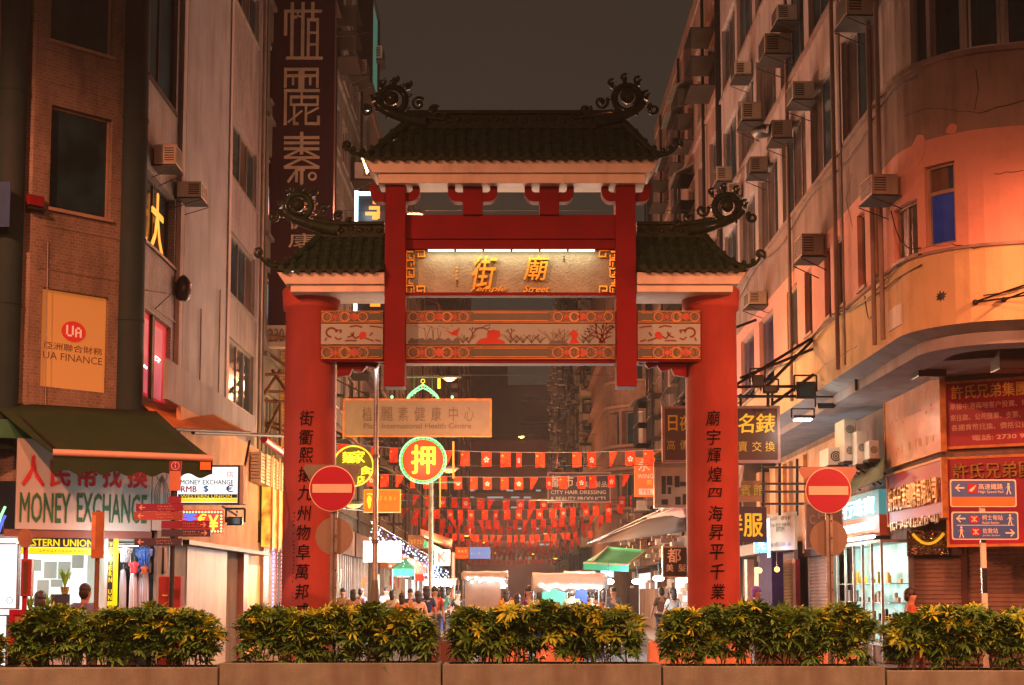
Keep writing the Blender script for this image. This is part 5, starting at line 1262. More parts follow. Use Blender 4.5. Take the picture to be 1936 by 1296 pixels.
t, r = fascia(f2, 1790, 0, 727, 845, 1790, 'upper red fascia sign with orange title and four pale lines at the right edge', M['sign_red'], 6.0)
def tr(fr, u0, vt, vb, u1, uref):   # text rectangle whose heights are read at uref
    return (fr.pix(u0, 800)[0], fr.pix(uref, vb)[1], fr.pix(u1, 800)[0], fr.pix(uref, vt)[1])
text(f2, tr(f2, 1800, 730, 756, 1944, 1800), '許氏兄弟集團', M['txt_gold'], t, .004, .006, bold=.02)
text(f2, tr(f2, 1797, 764, 776, 1944, 1797), '承接中港兩地客户投資、增', M['txt_pink'], t, .004, .004, bold=.025)
text(f2, tr(f2, 1797, 785, 797, 1930, 1797), '來往款、公司匯票、支票、', M['txt_pink'], t, .004, .004, bold=.025)
text(f2, tr(f2, 1799, 804, 816, 1944, 1799), '各國貨幣找換、價格公道', M['txt_pink'], t, .004, .004, bold=.025)
text(f2, tr(f2, 1837, 823, 834, 1936, 1837), '電話: 2730 9', M['txt_pink'], t, .004, .004, bold=.025)
t, r = fascia(f2, 1790, 0, 870, 1030, 1790, 'lower red fascia sign with bronze raised characters behind the direction signs', M['sign_red'], 6.0)
text(f2, tr(f2, 1800, 878, 908, 1952, 1800), '許氏兄弟國', M['txt_bronze'], t, .02, .05, bold=.02)
t, r = fascia(f1, 1674, 1778, 761, 884, 1674, 'sun-faded orange red poster sign on the street side of the corner', M['faded_red'])
strokes(f1, (r[0]+.3, r[1]+.08, r[2]-.3, r[1]+.42), M['orangeframe'], t, 1, 8, .003, 'faded_lettering', 31)
strokes(f1, (r[0]+.3, r[1]+.75, r[2]-.3, r[3]-.45), M['sign_salmon'], t, 2, 8, .003, 'faded_lettering', 32)
text(f1, (r[2]-1.5, r[3]-.38, r[2]-.5, r[3]-.12), '投資', M['signorange'], t, .003, .003)
t, r = fascia(f1, 1676, 1778, 902, 993, 1676, 'red sign with a dense row of bronze characters on the street side of the corner', M['sign_red'])
text(f1, (r[0]+.25, r[3]-.78, r[2]-.15, r[3]-.28), '許氏兄弟國際有限公司', M['txt_bronze'], t, .02, .05, bold=.02)
strokes(f1, (r[0]+.25, r[3]-1.2, r[2]-.15, r[3]-.95), M['txt_bronze'], t, 1, 22, .02, 'raised_letters', 33, 1.2, .2, .03)
# boxes hung under the canopy
for i, (u0, v0, u1, v1, Y) in enumerate(((1736, 672, 1790, 712, 25.6), (1890, 660, 1950, 698, 24.0), (1605, 684, 1640, 700, 28))):
    f_ = FR(Y); r = px(f_, u0, v0, u1, v1); t = sign_at('ceiling_box', ['dark hanging box under the canopy near the corner', 'dark hanging box under the canopy at the right edge', 'slim dark box under the canopy edge'][i], 'box', f_, r); MB().bf(f_, *r, -.5, 0).build('case', M['signbrown'], t, bevel=.02); MB().rod(f_.P((r[0]+r[2])/2, r[3], -.2), f_.P((r[0]+r[2])/2, 5.6, -.2), .03).build('hanger', M['dark_metal'], t)
# outdoor condensers
def condenser(label, u0, v0, u1, v1, Y, fans=1):
    p0 = at(u0, v1, Y); p1 = at(u1, v0, Y); t = thing('condenser', label, 'air conditioner', ((p0.x+p1.x)/2, Y, p0.z), 0, 'white outdoor condensers above the small awning')
    w = p1.x-p0.x; h = p1.z-p0.z
    q = MB(); q.box(p0.x, Y, p0.z, p1.x, Y+.9, p1.z); q.build('casing', M['ac_white'], t, bevel=.02)
    q = MB(); f_ = FR(Y)
    for k in range(fans):
        c_ = ((p0.x+p1.x)/2, p0.z+h*(k+.5)/fans); rr = min(w, h/fans)*.38; q.disc(f_, c_[0], c_[1], rr, .002, .008, 20)
    o = q.build('fan_opening', M['black'], t)
    q = MB()
    for k in range(fans):
        c_ = ((p0.x+p1.x)/2, p0.z+h*(k+.5)/fans); rr = min(w, h/fans)*.38
        for z in (1, .66, .33): q.ring(f_, c_[0], c_[1], rr*z, .012, .01, .016, 18)
    q.build('fan_guard', M['ac_white'], t)
    q = MB(); q.box(p0.x-.03, Y-.03, p0.z-.06, p1.x+.03, Y+.9, p0.z-.005); q.rod((p0.x, Y+.1, p0.z-.05), (p0.x+.9, Y+.8, p0.z-.5), .02); q.build('bracket', M['dark_metal'], t)
condenser('tall white condenser with two fans', 1597, 792, 1618, 872, 31.0, 2); condenser('white condenser with a round dark fan nearest the dark post', 1620, 815, 1640, 878, 30.6, 1)
condenser('small boxy condenser at the right of the row', 1643, 833, 1662, 868, 30.2, 1); condenser('low wide condenser at the left of the row', 1566, 846, 1594, 880, 31.5, 1)
aw2 = thing('awning', 'small drooping grey-green awning under the white condensers', 'awning', tuple(at(1640, 890, 30)))
sheet((at(1590, 915, 32.5), at(1672, 862, 30.0), at(1668, 905, 29.3), at(1588, 938, 31.8)), mat('grey_green_canvas', (.16,.17,.10), .8, dirt=.4), aw2, 'canvas', 8, 5, .08)
# lit sign with white characters
a0, b0, a1, b1 = px(f1, 1578, 948, 1672, 1010); a0 = f1.pix(1578, 950)[0]; a1 = f1.pix(1672, 950)[0]
bt = f1.pix(1670, 925)[1]; bm_ = f1.pix(1670, 973)[1]; bl = f1.pix(1670, 1013)[1]
t = sign_at('lit_sign', 'teal shop sign with glowing white characters over an orange band', 'shop sign', f1, (a0, bl, a1, bt))
MB().bf(f1, a0, bm_, a1, bt, -.1, .12).build('teal_panel', M['e_teal'], t); MB().bf(f1, a0, bl, a1, bm_-.003, -.1, .12).build('orange_panel', M['sign_salmon'], t)
text(f1, (a0+.5, bm_+.05, a1-.35, bt-.12), '金行珠寶', M['e_cyan'], t, .124, .02, bold=.035)
n = 4
q = MB()
for k in range(n):
    x0 = a0+.7+(a1-a0-1)*k/n; q.bf(f1, x0, bl+.16, x0+(a1-a0-1)/n-.08, bl+.33, .124, .14)
q.build('lit_strip', M['e_cyan'], t)
light('sign_glow', f1.P((a0+a1)/2, bt-.5, .8), 30, (.6,.9,1), .25)
MB().bf(f1, a0-.1, bl-.12, a1, bl-.01, -.1, .25).build('ledge', M['dark_metal'], t)
# display window with greenish light
a0, a1 = f1.pix(1608, 1100)[0], f1.pix(1712, 1100)[0]; b1 = f1.pix(1660, 1032)[1]; b0 = .55
dw = thing('shop_window', 'brightly lit greenish display window between the shutters', 'shop window', tuple(f1.P((a0+a1)/2, 0.15, 0)))
g2 = M['e_teal']; sw_ = emit('display_back', (.55,1,.85), .55, True, var=.5, scale=2.2)  # display_back glows: the case lighting is put into the panel
q = MB(); q.bf(f1, a0, b0, a1, b1, -.115, -.105); q.build('back_panel', sw_, dw)
q = MB()
for k in range(7):
    a = a0+(a1-a0)*k/6; q.bf(f1, a-.025, .15, a+.025, b1+.03, .45, .5)
q.bf(f1, a0, b1, a1, b1+.06, -.1, .5); q.bf(f1, a0, b0-.06, a1, b0, -.1, .5); q.build('frame', M['steel'], dw)
q = MB(); q.bf(f1, a0, .15, a1, b0-.06, -.1, .46); q.build('plinth', M['plaster_dark'], dw)
R9 = random.Random(9)
for z in (.95, 1.35, 1.75):
    q = MB(); q.bf(f1, a0+.05, z, a1-.05, z+.015, -.08, .3); q.build('shelf', M['frame_al'], dw)
    q = MB()
    for k in range(14):
        a = a0+.15+R9.random()*(a1-a0-.4); w_ = R9.uniform(.06,.22); q.bf(f1, a, z+.018, a+w_, z+.018+R9.uniform(.08,.28), .0+.01*k, .05+.01*k)
    q.build('goods', [M['sign_white'], M['txt_gold'], M['signblack']][int(z*2.5) % 3], dw, kind='stuff')
q = MB()
for k in range(5):
    a = a0+.3+k*(a1-a0-.6)/4; q.ball(f1.P(a, .78, .15), .14, 10, 6, (1,1,.7)); q.lathe(tuple(f1.P(a, .55, .15)), [(.1,0),(.05,.1),(.1,.14)], 10)
q.build('display_bust', M['sign_white'], dw, kind='stuff')
light('display_light', f1.P((a0+a1)/2, 2.2, .35), 24, (.75,1,.85), .1)
q = MB(); q.rod(f1.P(a0, b1+.12, .62), f1.P(a1, b1+.12, .62), .03); tl = thing('tube_light', 'long white fluorescent tube over the green lit display window', 'ceiling light', tuple(f1.P(a0, b1+.12, .6))); q.build('tube', M['e_white'], tl)
q = MB(); q.bf(f1, a0-.02, b1+.15, a1+.02, b1+.2, .5, .72); q.build('housing', M['ac_white'], tl)
# roller shutters
def shutter(label, fr, a0, a1, b0, b1, d=-.02):
    t = thing('roller_shutter', label, 'shutter', tuple(fr.P((a0+a1)/2, b0, d)), 0, 'roller shutters of the right corner')
    n = int((b1-b0)/.085); q = MB()
    for k in range(n):
        z0 = b0+(b1-b0)*k/n; h = (b1-b0)/n
        for x0, x1 in ((a0, a1),):
            q.quad(fr.P(x0, z0, d), fr.P(x1, z0, d), fr.P(x1, z0+h*.35, d+.045), fr.P(x0, z0+h*.35, d+.045)); q.quad(fr.P(x0, z0+h*.35, d+.045), fr.P(x1, z0+h*.35, d+.045), fr.P(x1, z0+h, d), fr.P(x0, z0+h, d))
    q.build('slats', M['shutter'], t, kind='stuff')
    q = MB(); q.bf(fr, a0-.07, b0, a0, b1+.02, d-.05, d+.07); q.bf(fr, a1, b0, a1+.07, b1+.02, d-.05, d+.07); q.build('guide_rail', M['frame_al'], t)
    q = MB(); q.bf(fr, a0-.07, b1+.022, a1+.07, b1+.24, d-.05, d+.16); q.build('shutter_box', M['signbrown'], t); return t
zsh = f1.pix(1500, 1045)[1]
def au(u): return f1.pix(u, 1100)[0]
def a2(u): return f3.pix(u, 1100)[0]
shutter('roller shutter behind the left blank sign plate with a red post beside it', f1, au(1478), au(1526), .15, f1.pix(1500,1046)[1]-.0, .3)
shutter('narrow roller shutter between the steel post and the lit display window', f1, au(1556), au(1600), .15, f1.pix(1580, 1052)[1], .3)
shutter('roller shutter under the foil decorated panel', f3, a2(1726), a2(1818), .15, f3.pix(1800, 1053)[1])
shutter('dark roller shutter behind the striped signpost at the right edge', f3, a2(1832), 6.8, .15, f3.pix(1880, 1030)[1])
q = MB(); q.bf(f1, au(1528), 0.1, au(1534), 2.45, .3, .42); pst = thing('door_post', 'bright red door post beside the first roller shutter', 'post', tuple(f1.P(au(1530), .1, .3))); q.build('post', M['sign_red'], pst)
q = MB(); q.bf(f3, .0, .13, .12, 2.5, -.05, .04); q.build('corner_pier', M['frame_al'], SH)
q = MB(); q.bf(f3, a2(1819), .13, a2(1831), 3.1, -.05, .10); q.build('pier', M['maroonwall'], SH)
q = MB(); q.bf(f1, 0, 2.5, au(1470), 5.2, -.1, .5); q.build('shop_upper_wall', M['panelboard'], SH)
q = MB(); q.bf(f1, au(1470), 2.95, au(1600), 5.3, -.1, .2); q.build('orange_board_wall', M['panelboard'], SH)
for k, u in enumerate((1485, 1500, 1512, 1540)):
    q = MB(); q.bf(f1, au(u), 2.6, au(u)+.25, 5.2, .2, .3); q.build('cladding_strip', M['orangeframe'] if k % 2 else M['panelboard'], SH)
# shiny foil panel
f2_ = f2; f2 = f3; r = (a2(1722), f3.pix(1760, 1050)[1], a2(1800), f3.pix(1760, 1004)[1])
foil = thing('foil_banner', 'crumpled shiny foil banner with a yellow swoosh over the shutter', 'banner', tuple(f2.P(.5, r[1], .1)))
mf, nn_, bb_ = new_mat('black_foil'); bb_.inputs['Base Color'].default_value = (.25,.16,.1,1); bb_.inputs['Metallic'].default_value = .95; bb_.inputs['Roughness'].default_value = .12
no_ = nn_.nodes.new('ShaderNodeTexNoise'); no_.inputs['Scale'].default_value = 9; bu_ = nn_.nodes.new('ShaderNodeBump'); bu_.inputs['Strength'].default_value = 1; bu_.inputs['Distance'].default_value = .15
tc_ = nn_.nodes.new('ShaderNodeTexCoord'); nn_.links.new(tc_.outputs['Object'], no_.inputs['Vector']); nn_.links.new(no_.outputs['Fac'], bu_.inputs['Height']); nn_.links.new(bu_.outputs[0], bb_.inputs['Normal'])
q = MB(); q.bf(f2, *r, .18, .24); q.build('foil', mf, foil)
q = MB(); w_ = r[2]-r[0]; h_ = r[3]-r[1]
q.tube([f2.P(r[0]+w_*(.15+.75*t/10), r[1]+h_*(.45+.42*(2*t/10-1)**2), .255) for t in range(11)], .03, 6); q.build('swoosh', M['e_gold'], foil)
text(f2, (r[0]+w_*.1, r[1]+h_*.06, r[0]+w_*.25, r[1]+h_*.3), 'S', M['txt_pink'], foil, .242, .004)
f2 = f2_
# hanging signs left of this corner
def hang(name, label, cat, u0, v0, u1, v1, Y, m_, th=.12, border=0, bm=None):
    f_ = FR(Y); r = px(f_, u0, v0, u1, v1); t = sign_at(name, label, cat, f_, r); board(f_, r, th, m_, t, 0, 'panel', border or None, bm); return t, f_, r
def T(f_, t, u0, v0, u1, v1, s, m_, d=.124, th=.008, **k): return text(f_, px(f_, u0, v0, u1, v1), s, m_, t, d, th, **k)
t, f_, r = hang('hanging_sign', 'large brown hanging sign with yellow calligraphy partly behind the right column', 'hanging sign', 1256, 774, 1468, 871, 31, M['signbrown'], .12, .06, M['sign_frame'])
T(f_, t, 1262, 787, 1279, 816, '日', M['txt_gold'], bold=.02); T(f_, t, 1284, 787, 1302, 816, '夜', M['txt_gold'], bold=.02)
T(f_, t, 1260, 834, 1275, 852, '高', M['txt_gold']); T(f_, t, 1284, 834, 1300, 852, '價', M['txt_gold'])
T(f_, t, 1394, 784, 1424, 820, '名', M['e_gold'], bold=.02, shear=.1); T(f_, t, 1427, 784, 1463, 820, '錶', M['e_gold'], bold=.02, shear=.1)
T(f_, t, 1394, 836, 1411, 855, '賣', M['txt_gold']); T(f_, t, 1420, 836, 1438, 855, '交', M['txt_gold']); T(f_, t, 1445, 836, 1463, 855, '換', M['txt_gold'])
MB().rod(at(1400, 768, 31), at(1400, 745, 31), .03).build('hanger', M['dark_metal'], t); MB().rod(at(1460, 768, 31), at(1460, 735, 31), .03).build('hanger', M['dark_metal'], t)
t, f_, r = hang('hanging_sign', 'orange hotel sign with pale characters under the brown sign', 'hanging sign', 1385, 910, 1448, 949, 33, mat('hotel_orange', (.42,.15,.05), .5, var=.2, dirt=.3), .1)
T(f_, t, 1399, 917, 1418, 938, '賓', M['txt_gold'], .104); T(f_, t, 1423, 917, 1443, 938, '館', M['txt_gold'], .104)
t, f_, r = hang('hanging_sign', 'dark navy tailor sign with amber characters behind the right column', 'hanging sign', 1375, 959, 1448, 1026, 32, M['signnavy'], .1)
T(f_, t, 1378, 974, 1402, 1013, '洋', M['e_gold'], .104, bold=.025); T(f_, t, 1405, 972, 1440, 1015, '服', M['e_gold'], .104, bold=.025)
t, f_, r = hang('lightbox', 'small glowing blue lightbox under the navy tailor sign', 'lightbox', 1425, 1015, 1450, 1046, 32.5, M['e_bluebox'], .1)
T(f_, t, 1430, 1022, 1445, 1040, '光', M['e_cyan'], .104)
q = MB(); q.bf(f_, r[2]+.01, r[1]-.1, r[2]+.05, r[3]+.4, 0, .1); q.build('side_tube', M['e_cyan'], t); light('lightbox_glow', f_.P(r[2]+.2, r[1], .4), 9, (.2,.4,1), .1)
# beige poster turned to the street
fb_ = PF([(5.6+.0, 33.6), (6.55, 31.6)]); a0, a1 = fb_.pix(1453, 1000)[0], fb_.pix(1507, 1000)[0]; b1 = fb_.pix(1453, 972)[1]; b0 = fb_.pix(1453, 1042)[1]
t = sign_at('hanging_sign', 'beige hanging poster with small faint print and a patterned border', 'hanging sign', fb_, (a0, b0, a1, b1))
board(fb_, (a0, b0, a1, b1), .06, mat('beige_poster', (.52,.40,.27), .6, var=.12, dirt=.2), t, 0)
text(fb_, (a0+(a1-a0)*.36, b0+(b1-b0)*.5, a0+(a1-a0)*.64, b0+(b1-b0)*.62), 'BITEM', M['txt_brown'], t, .062, .004)
strokes(fb_, (a0+.15, b1-.35, a1-.15, b1-.05), M['txt_grey'], t, 2, 14, .062, seed=41); strokes(fb_, (a0+.15, b0+.04, a1-.15, b0+.22), M['txt_grey'], t, 1, 14, .062, seed=42)
t, f_, r = hang('notice_board', 'narrow grey board with white round marks half hidden by the right no entry sign', 'notice board', 1524, 955, 1590, 1036, 30.5, M['plaster_dark'], .05, .03, M['frame_al'])
T(f_, t, 1530, 974, 1540, 992, 'C', M['sign_white'], .054); T(f_, t, 1546, 970, 1556, 982, 'P', M['sign_white'], .054)
# poster board and hair salon signs left of the right column
t, f_, r = hang('poster_board', 'pale framed poster board with dark photographs beside the right column', 'poster', 1240, 878, 1310, 957, 31.5, mat('poster_paper', (.55,.52,.46), .5, var=.15, scale=3), .08, .05, M['frame_al'])
q = MB()
for u0, v0, u1, v1 in ((1250,901,1258,935),(1260,901,1270,918),(1275,901,1284,922),(1285,912,1296,920),(1262,922,1268,935),(1290,935,1305,955),(1276,940,1286,955),(1250,945,1262,955)):
    r1 = px(f_, u0, v0, u1, v1); q.bf(f_, *r1, .08, .088)
q.build('photo', mat('poster_ink', (.03,.06,.08), .5), t); strokes(f_, px(f_, 1250, 882, 1305, 896), M['txt_gold'], t, 2, 8, .082, 'faint_lettering', 44)
t, f_, r = hang('hanging_sign', 'vivid orange sign with the pale character and TEL at its foot', 'hanging sign', 1199, 866, 1238, 940, 52, mat('vivid_orange', (.80,.13,.02), .5, var=.1), .15)
T(f_, t, 1206, 866+3, 1228, 892, '永', M['txt_cream'], .154, bold=.02); T(f_, t, 1204, 897, 1234, 906, 'WING', M['txt_cream'], .154); T(f_, t, 1222, 909, 1232, 917, '百', M['txt_gold'], .154)
MB().bf(f_, *px(f_, 1207, 925, 1236, 936), .15, .156).build('label_strip', M['txt_cream'], t); T(f_, t, 1211, 927, 1232, 935, 'TEL', M['txt_red'], .158)
t, f_, r = hang('hanging_sign', 'black hair salon sign with white characters left of the right column', 'hanging sign', 1254, 1036, 1312, 1090, 30, M['signblack'], .1, .03, M['frame_al'])
T(f_, t, 1261, 1038, 1286, 1064, '都', M['flagw'], .104, bold=.02); T(f_, t, 1258, 1067, 1272, 1081, '美', M['flagw'], .104); T(f_, t, 1281, 1067, 1296, 1081, '髮', M['flagw'], .104)
t, f_, r = hang('hanging_sign', 'maroon hairdressing sign with white characters over the flags', 'hanging sign', 1037, 896, 1152, 949, 66, M['maroon'], .15, .05, M['sign_frame'])
T(f_, t, 1040, 900, 1060, 922, '都', M['txt_cream'], .154, bold=.02); T(f_, t, 1066, 900, 1084, 922, '市', M['txt_cream'], .154, bold=.02); T(f_, t, 1088, 911, 1147, 922, '專業美髮品', M['txt_cream'], .154)
T(f_, t, 1041, 928, 1145, 935, 'CITY HAIR DRESSING', M['txt_cream'], .154, bold=.01); T(f_, t, 1041, 940, 1145, 947, '& BEAUTY PRODUCTS', M['txt_cream'], .154, bold=.01)
# scaffold-like pipe lattice left of the shutters
lt = thing('pipe_frame', 'dark pipe lattice standing before the orange boards', 'frame', tuple(at(1475, 1040, 32)))
q = MB()
for v in (884, 915, 930, 953): MB().rod(at(1440, v, 32), at(1524, v, 31), .03, 6).build('pipe', M['dark_metal'], lt)
for u in (1443, 1474, 1507): MB().rod(at(u, 868, 32), at(u, 975, 32), .035, 6).build('pipe', M['dark_metal'], lt)
# ------------------------------------------------------------------ BUILDINGS ALONG THE STREET
RN = random.Random(21)
def block(name, label, side, X, y0, y1, h, wm_, z0=4.2, fl=3.2, bay=3.0, pane=None, fm=None, wh=1.7, frac=.72, acs=0, cage=0, fine=True, back=9, shop=True, seed=1, endw=True):
    """row building: facade on the street line with real window openings, ends and top closed"""
    R = random.Random(seed); s = -1 if side == 'L' else 1
    fr = PF([(X, y0), (X, y1)]) if s < 0 else PF([(X, y1), (X, y0)]); L = y1-y0
    B = thing(name, label, 'building', (X+s*2, (y0+y1)/2, 0)); holes = []
    nf = int((h-z0-1)/fl); nb = max(1, int(L/bay))
    for f in range(nf):
        for b in range(nb):
            a0 = L*(b+.5)/nb-bay*frac/2; r = (a0, z0+f*fl+1.0, a0+bay*frac, z0+f*fl+1.0+wh); holes.append(r)
    facade(fr, (0, 0 if not shop else 3.6, L, h), holes, wm_, B, .25)
    if shop: MB().bf(fr, 0, 0, L, 3.6, -.5, -.25).build('shop_front_wall', M['brownwall'], B)
    for r in holes: window(fr, r, B, pane or [M['glass_dark'], M['glass_brown']], fm or M['frame_al'], 3 if fine else 1, 1, -.15, .06, True, fine)
    xb = X+s*back
    if endw:
        q = MB()
        for y in (y0, y1): q.quad((X, y, 0), (xb, y, 0), (xb, y, h), (X, y, h))
        q.quad((X, y0, h), (xb, y0, h), (xb, y1, h), (X, y1, h)); q.build('end_wall', wm_, B)
    q = MB(); q.bf(fr, -.02, h-.02, L+.02, h+.5, -.2, .06); q.build('parapet', wm_, B)
    q = MB()
    for f in range(nf+1): q.bf(fr, 0, z0+f*fl+.35, L, z0+f*fl+.45, 0, .10)
    q.build('string_course', wm_, B)
    q = MB()
    for k in range(3): a = L*(k+.5)/3+R.uniform(-.5,.5); q.rod(fr.P(a, 3.6, .12), fr.P(a, h, .12), .06, 6)
    q.build('pipe', M['dark_metal'], B)
    for k in range(cage):
        r = R.choice(holes); q = MB(); d = R.uniform(.5, .9)
        n = 6
        for i in range(n+1):
            a = r[0]+(r[2]-r[0])*i/n; q.bf(fr, a-.012, r[1]-.1, a+.012, r[3]+.1, d-.02, d)
        for z in (r[1]-.1, (r[1]+r[3])/2, r[3]+.1):
            q.bf(fr, r[0], z-.012, r[2], z+.012, 0, d+.003); 
        q.build('window_cage', M['dark_metal'], B)
        if R.random() < .5:
            q = MB(); q.quad(fr.P(r[0]-.1, r[3]+.5, .02), fr.P(r[2]+.1, r[3]+.5, .02), fr.P(r[2]+.1, r[3]+.12, d+.2), fr.P(r[0]-.1, r[3]+.12, d+.2)); o = q.build('tin_hood', R.choice([M['tin'], M['awn_orange'], M['grey_paint']]), B)
            so = o.modifiers.new('s', 'SOLIDIFY'); so.thickness = .03
    return B, fr, holes
MG = mat('street_plaster', (.20,.15,.125), .9, var=.2, scale=.7, dirt=.7, streak=True)
MP = mat('street_pink', (.30,.20,.17), .9, var=.15, scale=.7, dirt=.6, streak=True)
B1, fr1, h1 = block('row_building', 'dark narrow building behind the tall maroon sign', 'L', -6.5, 36.8, 63.5, 30, M['greywall'], bay=2.6, cage=14, seed=3)
B2, fr2, h2 = block('row_building', 'low building left beyond the upper roof end', 'L', -6.5, 63.7, 89, 23.6, MG, bay=3.1, cage=10, seed=5)
B3, fr3, h3 = block('row_building', 'brown building glimpsed through the gap left of the second post', 'L', -6.4, 89.2, 150, 26, M['brownwall'], bay=5, fine=False, cage=12, seed=7)
B4, fr4, h4 = block('tower_block', 'tall dark tower behind the left half of the painted lintel', 'L', -6.3, 165, 215, 45, M['brownwall'], bay=5, fine=False, seed=9)
C1, gr1, g1 = block('row_building', 'tall shadowed building beside the right side roof with many cages', 'R', 6.6, 44.2, 63.8, 22.3, MP, bay=2.5, cage=22, seed=11)
C1b, gr1b, g1b = block('row_building', 'pale building end seen right of the upper roof corner', 'R', 6.5, 63.9, 67, 21.0, MG, bay=3.0, cage=5, seed=13)
C3, gr3, g3 = block('row_building', 'grey building crowded with cages beyond the curved balconies', 'R', 6.4, 112.2, 150, 29, M['greywall'], bay=3.2, fine=False, cage=60, seed=15, wh=2.0)
C4, gr4, g4 = block('tower_block', 'tall grey tower behind the right half of the painted lintel', 'R', 6.0, 150.3, 205, 39, M['greywall'], bay=4, fine=False, cage=60, seed=17)
# clutter on the far grey facades
for fr, B, L, h, sd in ((gr3, C3, 38, 28, 1), (gr4, C4, 54, 37, 2)):
    R = random.Random(sd); q = MB(); q2 = MB()
    for k in range(420):
        a = R.uniform(0, L-1); z = R.uniform(5, h-1); w_ = R.uniform(.3, 1.6); hh = R.uniform(.2, .9); d = R.uniform(.3, 1.0)
        (q if k % 2 else q2).bf(fr, a, z, a+w_, z+hh, 0, d)
    q.build('facade_clutter', M['ac'], B, kind='stuff'); q2.build('facade_clutter_dark', M['tin'], B, kind='stuff')
# curved corner building across the side street
pc = [(9.5, 88.0)]; pc = [(6.3, 112), (6.3, 92.5)]+[(8.9-2.6*math.cos(t), 92.5-2.6*math.sin(t)) for t in [math.radians(90)*k/6 for k in range(1, 7)]]+[(14, 89.9)]
fcv = PF(pc); LC = fcv.cum[-1]
CV = thing('corner_building', 'brown building with curved balconies beyond the orange character sign', 'building', (9, 95, 0))
hv = []
for z in (6.9, 10.9, 15.0, 19.0):
    for k in range(7): a0 = fcv.cum[1]-1.5+k*1.75; hv.append((a0, z, a0+1.5, z+2.2))
facade(fcv, (0, 3.6, LC, 24), hv, mat('balcony_plaster', (.28,.17,.13), .9, dirt=.5, streak=True), CV, .6)
for r in hv: window(fcv, r, CV, [M['glass_dark'], M['glass_brown']], M['frame_al'], 2, 1, -.5, .08)
q = MB()
for z in (6.75, 9.3, 10.75, 13.3, 14.9, 17.4): q.bf(fcv, 0, z, LC, z+.18, 0, .35)
q.build('ledge', mat('balcony_ledge', (.34,.22,.16), .8), CV); q = MB(); q.box(7.5, 93, 0, 16, 111.9, 24); q.bf(fcv, 0, 0, LC, 3.6, -1.2, -.8); q.build('core', M['brownwall'], CV)
# far end: parking structure with fins across the street, slab building beyond
CPK = thing('parking_structure', 'long maroon multi-storey parking block closing the far end of the street', 'building', (0, 262, 0))
fk = FR(260); r = px(fk, 700, 832, 1120, 1110); q = MB(); q.bf(fk, r[0], 0, r[2], r[3], -14, 0); q.build('wall', M['maroonwall'], CPK)
for (v0, v1) in ((925, 932), (957, 964), (990, 997), (1022, 1028), (1052, 1058)):
    r1 = px(fk, 800, v0, 1100, v1); q = MB(); q.bf(fk, *r1, .02, .3); q.build('window_band', M['glass_dark'], CPK)
q = MB(); r1 = px(fk, 700, 848, 1100, 892)
for k in range(70): a = r1[0]+(r1[2]-r1[0])*k/70; q.bf(fk, a, r1[1], a+.22, r1[3], .0, .35)
q.build('fins', M['maroonwall'], CPK, kind='stuff')
q = MB(); R = random.Random(5)
for k in range(16):
    u = R.uniform(860, 1030); v = R.choice([928, 941, 960, 1000, 1030]); r1 = px(fk, u, v-1.5, u+R.uniform(5, 16), v+1.5); q.bf(fk, *r1, .31+.002*k, .35+.002*k)
q.build('ceiling_tubes', emit('far_tubes', (.6,.85,.9), .35, False), CPK, kind='stuff')
SB = thing('slab_building', 'beige slab building with balcony bands beyond the parking block', 'building', (0, 300, 0))
fs_ = FR(300); r = px(fs_, 930, 728, 1056, 835); q = MB(); q.bf(fs_, r[0], 0, r[2], r[3], -12, 0); q.build('wall', mat('beige_far', (.17,.12,.095), .9, var=.1), SB)
for v0 in (748, 787, 808, 822):
    r1 = px(fs_, 988, v0, 1050, v0+11); q = MB(); q.bf(fs_, *r1, 0, .2); q.build('balcony_opening', M['glass_dark'], SB)
    r1 = px(fs_, 985, v0+11, 1052, v0+15); q = MB(); q.bf(fs_, *r1, 0, 1.2); q.build('balcony_rail', mat('beige_rail', (.24,.16,.12), .9), SB)
NB = thing('tower_block', 'dark slim tower with deep balconies right of the beige slab', 'building', (14, 290, 0)); fz_ = FR(285); r = px(fz_, 1056, 560, 1105, 900); q = MB(); q.bf(fz_, r[0], 0, r[2]+6, r[3], -12, 0); q.build('wall', M['greywall'], NB)
for v0 in (640, 706, 734): r1 = px(fz_, 1062, v0, 1085, v0+18); q = MB(); q.bf(fz_, *r1, 0, .1); q.build('balcony_opening', M['glass_dark'], NB)
NB2 = thing('tower_block', 'plain dark brown tower behind the middle of the lintel', 'building', (-10, 330, 0)); fz_ = FR(330); r = px(fz_, 840, 690, 960, 835); q = MB(); q.bf(fz_, r[0]-8, 0, r[2], r[3], -12, 0); q.build('wall', M['brownwall'], NB2)
# black pipe and projecting features near the right roof
pp = thing('exhaust_duct', 'tall black exhaust pipe running up beside the right side roof', 'pipe', (6.3, 43.9, 4)); x = at(1364, 300, 43.9); q = MB(); q.rod((x.x, 43.9, 5), (x.x, 43.9, 24.5), .17, 12); q.build('pipe', M['black'], pp)
